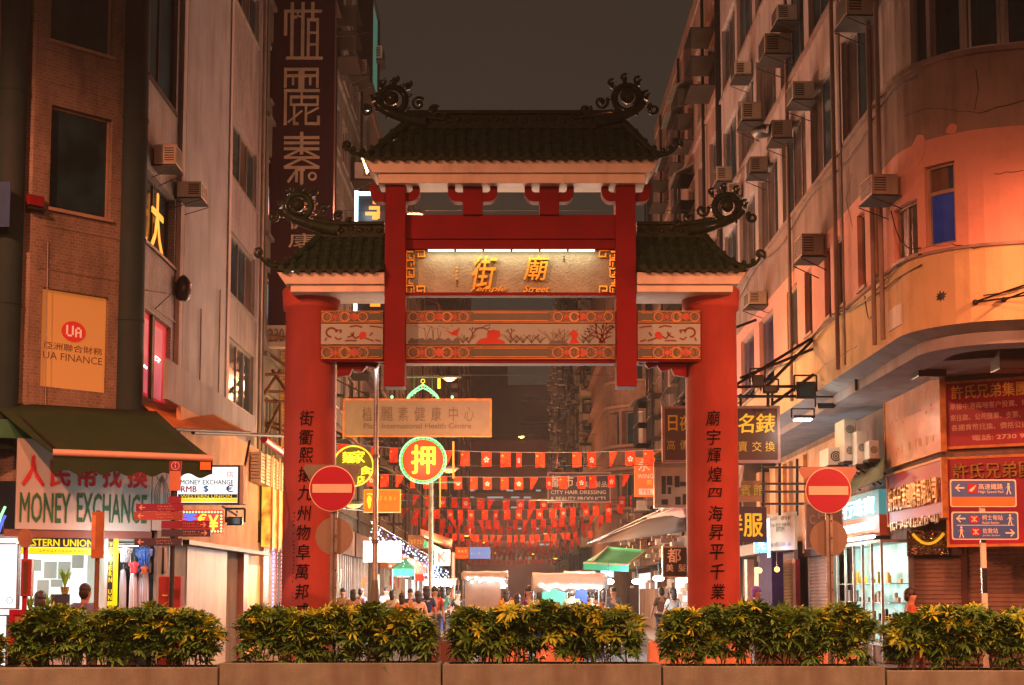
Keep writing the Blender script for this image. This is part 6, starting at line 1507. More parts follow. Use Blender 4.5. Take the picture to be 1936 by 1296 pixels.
# ACs on the street blocks (left of the upper roof)
for fr, X_, u, v, lb, sc in ((fr1, 0, 662, 150, 'white air conditioner high right of the maroon sign', 1.5), (fr1, 0, 668, 345, 'white air conditioner above the white neon frame', 1.6), (fr1, 0, 655, 520, 'air conditioner right of the maroon sign behind the side roof', 1.3), (fr2, 0, 690, 120, 'air conditioner on the green lit building edge', 1.5)):
    ac(fr, u, v, lb, sc)
gw = thing('lit_window_bay', 'green lit balcony window at the top left of the sky gap', 'window bay', (-6.3, 60, 20)); r = (fr1.pix(676, 100)[0], fr1.pix(685, 185)[1], fr1.pix(690, 100)[0], fr1.pix(685, 20)[1])
q = MB(); q.bf(fr1, *r, .5, .55); q.build('pane', M['e_fan'] if False else emit('green_bay', (.15,.5,.35), .22, False), gw); q = MB(); q.frame(fr1, r[0]-.1, r[1]-.1, r[2]+.1, r[3]+.1, .1, 0, .65); q.build('frame', M['dark_metal'], gw)
# vertical maroon sign
fv = FR(38.0); 
t, f_, r = hang('hanging_sign', 'tall dark maroon vertical sign with cream geometric characters on the left', 'hanging sign', 516, -60, 634, 622, 38, M['maroon'], .35)
c = mat('old_cream', (.42,.36,.28), .6)
def seg(u0, v0, u1, v1): 
    return px(f_, u0, v0, u1, v1)
def glyph_bars(bars, diag=()):
    q = MB(); k = 0
    for b in bars: q.bf(f_, *seg(*b), .35, .38+.0006*k); k += 1
    for (x0, y0), (x1, y1), w in diag:
        a0, b0 = f_.pix(x0, y0); a1, b1 = f_.pix(x1, y1); L_ = math.hypot(a1-a0, b1-b0); nx, ny = -(b1-b0)/L_*w*.007, (a1-a0)/L_*w*.007
        q.prism(f_, [(a0+nx, b0+ny), (a0-nx, b0-ny), (a1-nx, b1-ny), (a1+nx, b1+ny)], .35, .379+.0006*k); k += 1
    return q
q = glyph_bars([(541,29,612,34),(541,29,547,77),(553,15,559,122),(553,40,566,45),(573,15,579,122),(545,117,613,122),(592,15,598,45),(584,45,606,50),(584,45,589,117),(601,45,606,117),(584,70,606,74),(584,92,606,96)])
q.ring(f_, *f_.pix(571, 37), .09, .04, .35, .385, 14); q.build('character', c, t)
q = glyph_bars([(541,138,606,143),(541,150,606,155),(541,143,546,175),(601,143,606,175),(556,155,560,170),(588,155,592,170),(568,143,579,178),(541,178,608,183),(541,183,546,245),(552,190,606,195),(552,190,556,208),(572,183,576,208),(602,190,606,208),(552,205,606,209),(558,209,562,245),(558,240,568,245),(580,209,584,245),(580,240,606,245),(603,228,608,245)], (((548,240),(575,218),3), ((580,226),(606,212),3)))
q.build('character', c, t)
q = glyph_bars([(541,266,607,271),(541,276,607,281),(541,287,607,292),(571,258,577,300),(541,304,607,308),(541,322,607,327),(562,327,567,352),(571,327,577,370),(562,327,580,331)], (((574,290),(541,306),4), ((574,290),(607,306),4), ((574,308),(541,324),4), ((574,308),(607,324),4), ((564,330),(548,352),4)))
a, b = f_.pix(594, 341); q.ring(f_, a, b, .12, .05, .35, .386, 16); q.build('character', c, t)
text(f_, px(f_, 548, 375, 604, 440), '健', c, t, .352, .02, name='character'); text(f_, px(f_, 549, 448, 604, 474), '康', c, t, .352, .02, name='character')
q = MB()
for v in (20, 180, 340, 500): q.rod(at(441, v, 38.2), at(520, v, 38.2), .04)
q.rod(at(512, -60, 38.1), at(512, 640, 38.1), .05); q.build('bracket', M['dark_metal'], t)
t, f_, r = hang('number_box', 'pale box with the number 230 under the maroon sign', 'sign', 508, 620, 575, 660, 37.8, mat('number_paper', (.40,.33,.28), .6, dirt=.2), .35)
T(f_, t, 512, 626, 541, 651, '230', M['txt_grey'], .354, bold=.02)
# steel trusses left of the left column against the yellow-lit wall
yw = thing('side_wall', 'ochre lit tiled wall behind steel trusses left of the column', 'wall', (-6.2, 39.6, 0)); q = MB(); f9 = FR(39.5); r = px(f9, 484, 650, 545, 860); q.bf(f9, *r, -.3, 0); q.build('wall', brick_mat('ochre_tiles', (.42,.27,.10), (.34,.2,.07), (.15,.1,.05), .2, .1, .01), yw)
light('alley_light', (-5.6, 38.2, 5.6), 110, (1,.45,.1), .2)
CMR = mat('rusty_steel', (.14,.07,.035), .7, metal=.3, var=.3, scale=8)
tr_ = thing('sign_truss', 'rusty steel truss left of the left column', 'truss', tuple(at(500, 700, 37.5)))
q = MB()
for (a, b), (c_, d) in (((427,612),(545,695)), ((455,628),(545,640)), ((427,612),(480,660)), ((480,740),(545,742)), ((480,758),(545,760)), ((500,745),(530,700)), ((545,745),(515,700)), ((496,835),(532,760)), ((483,694),(483,862)), ((447,790),(545,806)), ((455,790),(545,818)), ((483,710),(545,706)), ((530,760),(530,860))):
    MB().rod(at(a, b, 37.0), at(c_, d, 37.4), .045, 6).build('strut', CMR, tr_)

# ------------------------------------------------------------------ left side shops behind the exchange corner
LS = thing('side_shop', 'boarded side shop with plastic sheeting right of the clothes stall', 'shop', (-6.3, 28, 0))
def ss(u0, u1, b0, b1, m_, d0=0, d1=.05, nm='panel', P=LS): 
    a0 = fss.pix(u0, 1100)[0]; a1 = fss.pix(u1, 1100)[0]; return MB().bf(fss, a0, b0, a1, b1, d0, d1).build(nm, m_, P)
ss(290, 346, .1, 3.0, mat('grey_board', (.22,.19,.17), .7, dirt=.4), 0, .05, 'plastic_sheet'); ss(347, 382, .1, 2.42, M['panelfabric'], 0, .06, 'plastic_sheet'); ss(383, 424, .1, 2.42, M['panelfabric'], 0, .05, 'plastic_sheet')
ss(425, 447, .1, 2.42, M['brownwall'], -.1, .02, 'recess'); ss(448, 456, .1, 2.5, M['sign_frame'], 0, .15, 'post'); ss(457, 489, .1, 2.2, M['e_amber'], -.02, .03, 'lit_doorway'); ss(457, 489, 2.2, 2.75, M['txt_cream'], -.1, .0, 'door_head'); ss(490, 500, .1, 2.75, M['sign_frame'], 0, .1, 'post'); ss(501, 535, .1, 2.75, mat('warm_shop', (.30,.17,.06), .6), -.3, -.2, 'recess_wall')
b_lo = fss.pix(420, 1040)[1]
ss(325, 478, 2.5, 4.9, M['panelboard'], .02, .10, 'hoarding'); ss(300, 470, 4.9, 5.6, M['plaster_pale'], .0, .08, 'upper_board')
q = MB(); a0 = fss.pix(320, 1040)[0]; a1 = fss.pix(482, 1040)[0]; q.bf(fss, a0, 2.42, a1, 2.5, -.1, .35); q.build('awning_edge', M['dark_metal'], LS)

for i, u in enumerate((505, 512, 520)):
    t = thing('led_strip', 'vertical purple-white LED strip at the doorway nearest the column' if i == 0 else ('vertical LED strip, middle one beside the column' if i == 1 else 'vertical LED strip closest to the left column'), 'led strip', tuple(fss.P(fss.pix(u,1100)[0], .2, .15)), 0, 'led strips by the left column')
    q = MB(); a = fss.pix(u, 1100)[0]
    for k in range(24): q.bf(fss, a-.03, .3+k*.1, a+.03, .36+k*.1, .13, .16)
    q.build('leds', M['e_posterw'] if i else M['e_purple'], t)
light('door_glow', fss.P(fss.pix(475,1100)[0], 1.6, .6), 20, (1,.5,.15), .2)
# louvres with red edge and yellow lit panels
lv = thing('lit_billboard', 'bright yellow lit billboard panels under a red tiled edge left of the column', 'billboard', tuple(fss.P(9.5, 2.9, .3)))
aL = fss.pix(487, 950)[0]; aR = fss.pix(545, 950)[0]; q = MB(); q.bf(fss, aL, fss.pix(510,1038)[1], aR+6, fss.pix(510,880)[1], .1, .3); q.build('lit_panel', M['e_yellowpanel'], lv)
q = MB()
for k in range(6): a = aL+.0+k*(aR-aL)/5; q.bf(fss, a, fss.pix(510,1038)[1]-.1, a+.12, fss.pix(510,880)[1]+.1, .31, .36)
q.build('mullion', M['orangeframe'], lv)
a0 = fss.pix(462, 880)[0]; q = MB()
z0, z1 = fss.pix(480, 918)[1], fss.pix(480, 862)[1]
for k in range(9):
    z = z0+(z1-z0)*k/9; q.bf(fss, a0, z, aL+2.6, z+.055, .15, .34)
for k in range(6): a = a0+(aL+2.6-a0)*k/6; q.bf(fss, a, z0, a+.06, z1, .345, .38)
q.build('louvre', M['txt_cream'], lv)
q = MB(); q.rod(fss.P(a0-.4, fss.pix(470,838)[1], .5), fss.P(aR+3, fss.pix(470,850)[1]-.0, .5), .09, 6); q.build('red_edge', M['e_redled'] if False else M['sign_red'], lv)
light('billboard_light', fss.P(aL-.6, 4.0, 1.3), 60, (1,.5,.12), .2); light('billboard_light', fss.P(aL+2.4, 4.4, 1.2), 110, (1,.55,.12), .3)
# lightbox money exchange
t, f_, r = hang('lightbox', 'white glowing MONEY EXCHANGE lightbox under the awning end', 'lightbox', 340, 885, 453, 952, 23.4, M['e_whitesign'], .16, .03, M['signblack'])
q = MB(); q.bf(f_, r[2]+.03, r[1]-.02, r[2]+.09, r[3]+.03, -.2, .16); q.build('end_cap', M['frame_al'], t)
D = dict(d=.164, th=.003)
T(f_, t, 346, 909, 445, 918, 'MONEY EXCHANGE', M['txt_green'], bold=.02, **D); T(f_, t, 347, 921, 376, 932, 'RMB', M['txt_red'], bold=.03, **D); T(f_, t, 389, 920, 398, 933, '$', M['sign_blue'], bold=.03, **D); T(f_, t, 431, 919, 444, 932, '€', M['sign_blue'], bold=.04, **D)
MB().bf(f_, *px(f_, 341, 936, 452, 943), .16, .165).build('black_band', M['signblack'], t); MB().bf(f_, *px(f_, 341, 943.5, 452, 951), .16, .165).build('yellow_band', M['e_wuyel'], t); T(f_, t, 346, 937, 442, 942.5, 'WESTERN UNION', M['e_wuyel'], .166, .003)
T(f_, t, 432, 893, 446, 905, '店', M['txt_red'], **D); T(f_, t, 346, 897, 352, 905, '人', M['txt_red'], **D)
MB().rod(f_.P(r[2]+.06, r[3]+.03, -.1), f_.P(r[2]+.06, r[3]+.5, -.5), .02).build('bracket', M['dark_metal'], t)
light('box_light', f_.P((r[0]+r[2])/2, r[1]-.2, .4), 10, (1,.97,.9), .2)
# led board
t, f_, r = hang('led_sign', 'red LED board with a yellow yen sign and green bulb border', 'led sign', 346, 965, 424, 1009, 23.7, emit('led_red_ground', (1,.04,.01), .5, True), .06)
T(f_, t, 396, 975, 414, 1003, '¥', M['e_yellow'], .064, .01, bold=.03); T(f_, t, 376, 973, 392, 990, '€', M['e_yellow'], .064, .01, bold=.03); T(f_, t, 350, 972, 372, 986, '$', M['e_blueled'], .064, .01, bold=.06)
q = MB()
for k in range(13): u = 349+k*5.9; a, b = f_.pix(u, 969); q.ball(f_.P(a, b, .07), .018, 6, 4); a, b = f_.pix(u, 1005.5); q.ball(f_.P(a, b, .07), .018, 6, 4)
for k in range(5): a, b = f_.pix(420, 976+k*6); q.ball(f_.P(a, b, .07), .018, 6, 4)
q.build('bulbs', M['e_greenled'], t, kind='stuff')
flood('dark floodlight on an arm right of the red LED board', 445, 986, 24.2, .26, .15)
q = MB(); q.rod(at(420, 958, 24.4), at(448, 975, 24.3), .02); q.rod(at(448, 968, 24.3), at(452, 968, 25.2), .02); t = thing('lamp_arm', 'short steel arm carrying the floodlight by the LED board', 'lamp arm', tuple(at(435, 966, 24.3))); q.build('arm', M['steel'], t)
# neon at the far left edge
t, f_, r = hang('neon_sign', 'green and blue neon sliver at the left edge below the signboard', 'neon sign', -20, 958, 8, 1012, 22.2, M['signblack'], .05)
q = MB(); q.tube([at(-6, 1000, 22.1), at(2, 975, 22.1), at(10, 958, 22.1)], .02, 6); q.build('tube', M['e_greenled'], t); q = MB(); q.tube([at(-2, 1006, 22.05), at(5, 985, 22.05), at(10, 975, 22.05)], .02, 6); q.build('tube', M['e_blueled'], t)

# ------------------------------------------------------------------ signs inside the gate, left
t, f_, r = hang('banner', 'long grey health centre banner in an orange frame hung across the street', 'banner', 652, 758, 926, 823, 40, M['banner'], .05, .055, M['orangeframe'])
cc = [(686,704),(720,743),(753,772),(784,804),(816,834),(849,866),(878,896)]
for (u0, u1), ch_ in zip(cc, '植麗素健康中心'): T(f_, t, u0, 770, u1, 797, ch_, M['txt_grey'], .052)
T(f_, t, 688, 801, 891, 811, 'Plaza International Health Centre', M['txt_grey'], .052, bold=.01)
q = MB(); q.rod(at(648, 828, 40), at(600, 836, 40), .05); q.rod(at(652, 750, 40), at(560, 735, 40), .05); q.rod(at(700, 750, 40), at(600, 700, 40), .02); q.build('stay', M['dark_metal'], t)
# pawn shop sign: bat over coin in neon
Yp = 44; fp = FR(Yp); a, b = fp.pix(800, 871)
t = thing('neon_sign', 'round red pawn shop sign with a yellow character in a green neon ring', 'neon sign', (a, Yp, b-.7))
MB().disc(fp, a, b, .63, 0, .12).build('red_disc', M['e_redsign'], t)
T(fp, t, 779, 843, 823, 897, '押', M['e_yellow'], .124, .03, bold=.03)
q = MB(); q.ring(fp, a, b, .735, .035, .1, .16, 44); q.build('neon_ring', M['e_greenled'], t)
q = MB(); q.ring(fp, a, b, .66, .02, .1, .16, 44); q.build('neon_ring', M['e_green'], t)
q = MB()
for k in range(32): z = 2*PI*k/32; q.ring(fp, a+.70*math.cos(z), b+.70*math.sin(z), .045, .014, .1, .15, 8)
q.build('neon_scallops', M['e_greenled'], t)
q = MB()   # bat wings over the banner
for s in (-1, 1):
    a0, b0 = fp.pix(800, 735); 
    for off, rr in ((0, .02), (.12, .02)):
        pts = [(0, .12-off), (.16, .02-off*.8), (.32, -.10-off*.6), (.44, -.22-off*.4), (.50, -.33)]; q.tube([fp.P(a0+s*x_, b0+z_, .1) for x_, z_ in pts], rr, 6)
    for k in range(5): q.ring(fp, a0+s*(.08+.09*k), b0+.02-.075*k, .05, .015, .08, .12, 8)
q.build('bat_wings', M['e_greenled'], t)
q = MB(); a0, b0 = fp.pix(800, 722); q.ring(fp, a0, b0, .07, .025, .1, .15, 16); q.rod(fp.P(a0, b0-.07, .12), fp.P(a0, b0-.18, .12), .015); q.build('coin_knob', M['e_yellow'], t)
q = MB(); q.rod(at(768, 713, Yp), at(872, 713, Yp), .03); 
for u in (783, 817): q.rod(at(u, 713, Yp), at(u, 826, Yp), .015)
q.rod(at(790, 912, Yp), at(872, 912, Yp), .025); q.build('bracket', mat('green_bracket', (.10,.25,.12), .5), t)
q = MB(); q.rod(at(857, 835, Yp-.2), at(857, 905, Yp-.2), .03); q.rod(at(832, 900, Yp-.2), at(832, 960, Yp-.2), .02); q.build('tube', M['e_orange'], t)
q = MB(); q.ball(at(741, 751, Yp), .05); q.ball(at(855, 751, Yp), .05); q.build('green_bulb', M['e_greenled'], t)
q = MB(); q.rod(at(830, 716, Yp), at(830, 735, Yp), .05); q.build('orange_tube', M['e_yellow'], t)
light('pawn_glow', (a, Yp-.9, b), 40, (.6,1,.35), .3)
# yellow ring sign
Yr = 42; fy = FR(Yr); a, b = fy.pix(668, 882)
t = thing('neon_sign', 'yellow neon ring sign half hidden by the left no entry sign', 'neon sign', (a, Yr, b-.7))
MB().disc(fy, a, b, .55, -.05, .05).build('backing', mat('ring_backing', (.09,.08,.025), .6), t)
MB().ring(fy, a, b, .615, .04, .05, .1, 44).build('neon_ring', M['e_yellow'], t)
for u0, v0, u1, v1, s_ in ((648,855,668,876,'麵'), (668,853,690,876,'家'), (680,882,704,898,'食'), (676,900,690,916,'店')): T(fy, t, u0, v0, u1, v1, s_, M['e_yellow'], .052, .02, bold=.04)
light('ring_glow', (a, Yr-.7, b), 30, (1,.75,.1), .2)
# foot massage box
t, f_, r = hang('lightbox', 'amber foot massage lightbox with a yellow footprint', 'lightbox', 690, 928, 756, 968, 43, M['e_footbox'], .12, .03, M['e_gold'])
q = MB(); a, b = f_.pix(699, 950); q.prism(f_, [(a+.075*math.cos(z)*(1 if math.sin(z) > 0 else .65), b+.2*math.sin(z)) for z in [2*PI*k/20 for k in range(20)]], .12, .13)
for k in range(5): q.disc(f_, a-.06+.035*k, b+.24+.01*math.sin(k), .02, .12, .131, 8)
q.build('footprint', M['e_yellow'], t); strokes(f_, px(f_, 716, 936, 752, 950), M['e_gold'], t, 1, 4, .124, 'blurred_lettering', 51, 1.2); strokes(f_, px(f_, 716, 953, 752, 964), M['e_gold'], t, 1, 8, .124, 'blurred_lettering', 52)
# white neon frame with orange character above the side roof
fq = FR(46); t = thing('neon_sign', 'white neon frame with an orange character behind the left side roof', 'neon sign', tuple(at(700, 480, 46)))
MB().bf(fq, *px(fq, 672, 366, 735, 600), -.1, 0).build('backing', M['signblack'], t)
q = MB(); q.bf(fq, *px(fq, 670, 362, 676, 600), .0, .08); q.bf(fq, *px(fq, 677, 364, 708, 370), .0, .08); q.build('neon_frame', M['e_cyan'], t)
q = MB()
for k, (u0, v0, u1, v1) in enumerate(((705,378,720,386),(698,391,718,397),(691,402,715,408),(704,408,714,416),(713,392,718,414),(705,569,711,578),(700,574,716,580),(716,566,719,580))): q.bf(fq, *px(fq, u0, v0, u1, v1), .0, .06+.001*k)
q.build('neon_character', M['e_orange'], t)
light('frame_glow', at(690, 385, 45.2), 22, (.7,.85,1), .2)
# street lamps
def street_lamp(label, p, arm=(1.2, 0), h0=0, lens=True, power=0, group='sodium street lamps'):
    t = thing('street_lamp', label, 'street lamp', (p[0]+arm[0], p[1]+arm[1], h0), 0, group); x, y, z = p; hg = y > 20
    if hg: MB().rod((-6.4, y, z+.12), (6.4, y, z+.12), .012, 4).build('span_wire', M['black'], t)
    q = MB(); q.tube([(x+arm[0], y+arm[1], h0), (x+arm[0], y+arm[1], z-.6)], .08, 8); q.tube([(x+arm[0], y+arm[1], z-.6), (x+arm[0]*.9, y+arm[1], z-.15), (x+arm[0]*.5, y+arm[1], z+.05), (x+.1, y, z+.06)], .045, 8)
    if not hg: q.build('pole', M['steel'], t)
    q = MB(); q.ball((x, y, z+.02), .3, 12, 6, (1.1, .55, .3)); q.build('lamp_head', M['grey_paint'], t)
    q = MB(); q.ball((x, y, z-.04), .2, 12, 6, (1.15, .6, .5)); q.build('lens', M['e_lamp'], t)
    if power: light('lamp_and_fill_glow', (x, y, z-.3), power, SOD, .2)
    return t
for (u, v, Y, ax, pw, lb) in ((783, 405, 46, -3.0, 1500, 'sodium street lamp just right of the left pier, above the red beam'), (850, 715, 58, -3.4, 1300, 'sodium street lamp shining over the green neon bat'), (986, 825, 105, 4.5, 900, 'sodium street lamp in the middle above the first flags'), (1031, 1008, 150, 4, 0, 'small distant sodium lamp near the middle of the street'), (917, 1025, 140, -4, 0, 'small distant sodium lamp left of the middle'), (1007, 1047, 175, 4, 0, 'tiny distant sodium lamp right of the white canopy'), (934, 1045, 170, -4, 0, 'tiny distant sodium lamp over the blue sign'), (1050, 1055, 160, 4, 0, 'tiny distant sodium lamp at the right over the tarpaulin stall'), (882, 1012, 120, 4, 0, 'small distant sodium lamp right of the pinkish pole'), (669, 953, 45, -1.3, 120, 'warm lamp glowing behind the left no entry sign'), (850, 887, 50, 3, 120, 'warm lamp right of the pawn sign')):
    street_lamp(lb, at(u, v, Y), (ax, 0), 0, True, pw)
light('lamp_and_fill_glow', (-.5, 34, 10), 900, (1,.34,.2), .3)  # unseen warm fill behind the gate, added to light the facades
light('lamp_and_fill_glow', (-4, 215, 11), 5000, SOD, .4); light('lamp_and_fill_glow', (4, 240, 10), 5000, SOD, .4); light('lamp_and_fill_glow', (-1, 38, 4.6), 500, (1,.36,.14), .3); light('lamp_and_fill_glow', (1.5, 54, 5.5), 900, (1,.38,.15), .3); light('lamp_and_fill_glow', (4.2, 33, 7.2), 330, (1,.40,.12), .2); light('lamp_and_fill_glow', (1.5, 82, 13), 2200, (1,.42,.22), .3); light('lamp_and_fill_glow', (0, 236, 5), 6000, (1,.5,.35), .4); light('lamp_and_fill_glow', (3, 165, 12), 2500, (1,.4,.2), .4)  # unseen fills added to brighten the street, walls and far end
for x, y, z, _p in LAMPS: street_lamp('sodium street lamp of the cross street', (x, y, z), (1.4 if x > 0 else -1.4, -6 if abs(x) < 3 else 0), 0)
for k, o in enumerate([o for o in bpy.data.objects if o.get('label') == 'sodium street lamp of the cross street']): o['group'] = 'lamps of the cross street'; o['label'] = ['cross street lamp standing left of the view', 'cross street lamp standing behind the view', 'cross street lamp standing right of the view'][k]
# plain poles
def pole(label, u, vt, Y, r, m_=None, kind='pole', cat='pole', z0=.13):
    p = at(u, vt, Y); t = thing(kind, label, cat, (p.x, Y, z0)); q = MB(); q.lathe((p.x, Y, z0), [(r*1.5,0),(r*1.5,.1),(r,.14),(r*.8,p.z-z0)], 14); q.build('shaft', m_ or M['steel'], t); return t, p
t, p = pole('tall steel pole with a white lamp bar in front of the banner', 712, 690, 30, .062, M['steel'])
q = MB(); q.box(p.x-.20, 29.95, p.z-.01, p.x+.02, 30.05, p.z+.06); q.box(p.x+.05, 29.95, p.z-.01, p.x+.13, 30.05, p.z+.06); q.build('lamp_bar', M['e_flood'], t)
light('bar_glow', (p.x, 29.8, p.z-.1), 12, (.9,.95,1), .1)
q = MB()
for z in (2.6, 4.4): q.lathe((p.x, 30, z), [(.075,0),(.075,.08)], 12)
q.lathe((p.x, 30, .13), [(.14,0),(.13,1.1),(.09,1.5),(.07,1.7)], 12); q.build('collar', M['grey_paint'], t)
pole('slim steel pole under the pawn sign', 815, 905, 44, .085); pole('pinkish pole further down the left side of the street', 857, 1045, 60, .09, M['sign_frame'])

# ------------------------------------------------------------------ flags
def bunting(i, Y, z, n, hk=True, sag=.22):
    xl_, xr_ = -6.35, 6.35
    t = thing('bunting', lbs[i], 'bunting', (0, Y, z), 0, 'rows of flag bunting across the street'); R = random.Random(100+i)
    tl_ = R.uniform(-.12, .12); sag = sag*R.uniform(.7, 1.6)
    def zz(x): return z-sag*(1-(x/6.4)**2)+tl_*x/6.4
    q = MB(); q.tube([(xl_+(xr_-xl_)*k/20, Y, zz(xl_+(xr_-xl_)*k/20)) for k in range(21)], .012, 4); q.build('cord', M['cord'], t)
    if n > 60: return
    for k in range(n):
        x = xl_+.3+(xr_-xl_-.6)*k/(n-1)+R.uniform(-.1, .1); w = .36; h = .52; zt_ = zz(x)-.01; ang = R.gauss(0, .42); fold = R.random()
        ca_, sa_ = math.cos(ang), math.sin(ang); mb = MB(); vs = []
        nx, ny = 3, 4
        tri = fold < .28; side = R.choice([-1, 1])
        for j in range(ny+1):
            for ii in range(nx+1):
                a = (ii/nx-.5)*w; b = -h*j/ny
                if tri: a = a*(1-.78*j/ny)+side*w*.36*j/ny
                dep = .06*math.sin(j*1.2+ii*1.6+k)*(j/ny)
                vs.append(Vector((x+a*ca_, Y+a*sa_+dep-.004, zt_+b)))
        w_ = nx+1; mb.add(vs, [(j*w_+ii, (j+1)*w_+ii, (j+1)*w_+ii+1, j*w_+ii+1) for j in range(ny) for ii in range(nx)], False)
        fo = mb.build('flag', M['flag'], t)
        if i < 4 and not tri:
            ff = PF([(x-ca_, Y-sa_-.03), (x+ca_, Y+sa_-.03)]); q = MB()
            if k % 2 == 0:
                for m_ in range(5):
                    an = PI/2+m_*2*PI/5; c0 = (1+.0, zt_-.28); pts = []
                    for z_ in range(7): th_ = an-.5+1.0*z_/6; rr = .10 if 0 < z_ < 6 else .05; pts.append((c0[0]+rr*math.cos(th_), c0[1]+rr*math.sin(th_)))
                    pts.append((c0[0]+.02*math.cos(an), c0[1]+.02*math.sin(an))); q.prism(ff, pts, 0, .004)
                q.build('flower_emblem', M['flagw'], fo)
            else:
                c0 = (1-.11, zt_-.12); pts = [(c0[0]+(.055 if w_ % 2 == 0 else .022)*math.cos(PI/2+w_*PI/5), c0[1]+(.055 if w_ % 2 == 0 else .022)*math.sin(PI/2+w_*PI/5)) for w_ in range(10)]; q.prism(ff, pts, 0, .004)
                q.build('star_emblem', M['flagy'], fo)
lbs = ['highest and nearest row of red flags, just under the banner', 'second row of red flags, crossing the maroon hair sign', 'third row of red flags, just below the maroon hair sign', 'fourth row of red flags down the street', 'fifth row of red flags down the street', 'sixth row of red flags down the street', 'seventh row of red flags down the street', 'eighth row of red flags down the street', 'ninth row of red flags down the street', 'tenth row of red flags down the street', 'eleventh row of red flags down the street', 'farthest row of red flags near the end of the street']
YV = [(50, 853), (60, 903), (70, 941), (80, 963), (88, 980), (98, 995), (108, 1009), (118, 1021), (130, 1032), (144, 1042), (160, 1050), (180, 1060)]
for i, (Y, v) in enumerate(YV): bunting(i, Y, at(968, v, Y).z+.20, 20 if i < 4 else 22 if i < 8 else 24)
light('flag_fill', (1.0, 46, 3.4), 1500, (1,.45,.16), .3); light('flag_fill', (-1.5, 56, 3.4), 1500, (1,.5,.2), .3); light('flag_fill', (1.5, 75, 3.6), 1900, (1,.45,.16), .3); light('flag_fill', (0, 104, 3.6), 2200, (1,.45,.16), .3)  # fill lights added to brighten the flags, no lamps stand here

# ------------------------------------------------------------------ left shops in the street
def pxhang(*a): return hang(*a)
t, f_, r = hang('lightbox', 'large overexposed white lightbox behind the tall pole', 'lightbox', 688, 1024, 759, 1063, 48, emit('hot_lightbox', (1,.97,.9), 4.5, True), .2)
light('hot_glow', at(722, 1080, 46), 420, (1,.95,.85), .4)
t, f_, r = hang('lightbox', 'white lightbox with a red K mark under the red canopy', 'lightbox', 822, 1040, 851, 1070, 58, M['e_whitesign'], .12)
T(f_, t, 829, 1044, 844, 1064, 'K', M['e_redled'], .124, .01, bold=.05)
t, f_, r = hang('lightbox', 'small white lightbox with a red K mark under the teal roof', 'lightbox', 751, 1077, 774, 1092, 52, M['e_whitesign'], .12)
T(f_, t, 754, 1079, 762, 1091, 'K', M['e_redled'], .124, .01, bold=.05)
t, f_, r = hang('hanging_sign', 'brownish orange sign above the white icicle lights', 'hanging sign', 772, 1012, 803, 1038, 54, mat('brown_orange', (.45,.20,.08), .6), .1); strokes(f_, px(f_, 776, 1018, 800, 1032), M['txt_gold'], t, 1, 4, .104, 'blurred_lettering', 61, 1.2)
t, f_, r = hang('hanging_sign', 'orange sign with glowing yellow characters left of the blue sign', 'hanging sign', 861, 1035, 886, 1057, 66, mat('deep_orange', (.7,.13,.02), .6), .1); strokes(f_, px(f_, 864, 1039, 884, 1047), M['e_gold'], t, 1, 3, .104, 'blurred_lettering', 62, 1.4); strokes(f_, px(f_, 863, 1050, 885, 1055), M['e_gold'], t, 1, 5, .104, 'blurred_lettering', 63)
t, f_, r = hang('hanging_sign', 'blue sign with slanted pale lettering in the middle distance', 'hanging sign', 888, 1035, 927, 1057, 66, emit('blue_sign_glow', (.10,.28,.75), .45, False, (.05,.15,.5)), .1)
strokes(f_, px(f_, 890, 1043, 912, 1051), M['flagw'], t, 1, 7, .104, 'blurred_lettering', 64)
t, f_, r = hang('hanging_sign', 'small salmon sign low over the crowd on the left', 'hanging sign', 784, 1086, 802, 1099, 55, M['e_redsign'], .1)
# red canopy and icicle lights
cn = thing('canopy', 'striped red canopy above the icicle lights on the left side', 'canopy', tuple(at(820, 1020, 55)))
sheet((at(795, 1000, 52), at(855, 1020, 64), at(854, 1040, 64), at(796, 1012, 51)), M['sign_salmon'], cn, 'canvas', 8, 3, .02); sheet((at(804, 1022, 50), at(850, 1045, 62), at(846, 1052, 62), at(800, 1034, 50)), M['awn_mint'], cn, 'lower_canvas', 8, 3, .02)
tc1 = thing('canopy', 'teal hipped stall roof under the white lightbox', 'canopy', tuple(at(765, 1070, 50))); q = MB(); p0, p1, p2, p3, p4 = at(742, 1076, 49), at(784, 1076, 49), at(784, 1072, 53), at(742, 1072, 53), at(766, 1056, 51)
q.add([p0, p1, p2, p3, p4], [(0,1,4), (1,2,4), (2,3,4), (3,0,4)]); q.build('roof', M['awn_mint'], tc1); q = MB(); a_ = [p0, p1, p2, p3]; dn = Vector((0,0,-.25))
for k in range(4): q.quad(a_[k]+dn, a_[(k+1) % 4]+dn, a_[(k+1) % 4], a_[k])
q.build('valance', M['awn_mint'], tc1); 
q = MB()
for p in a_: q.rod(p, (p.x, p.y, .1), .03, 6)
q.build('post', M['steel'], tc1)
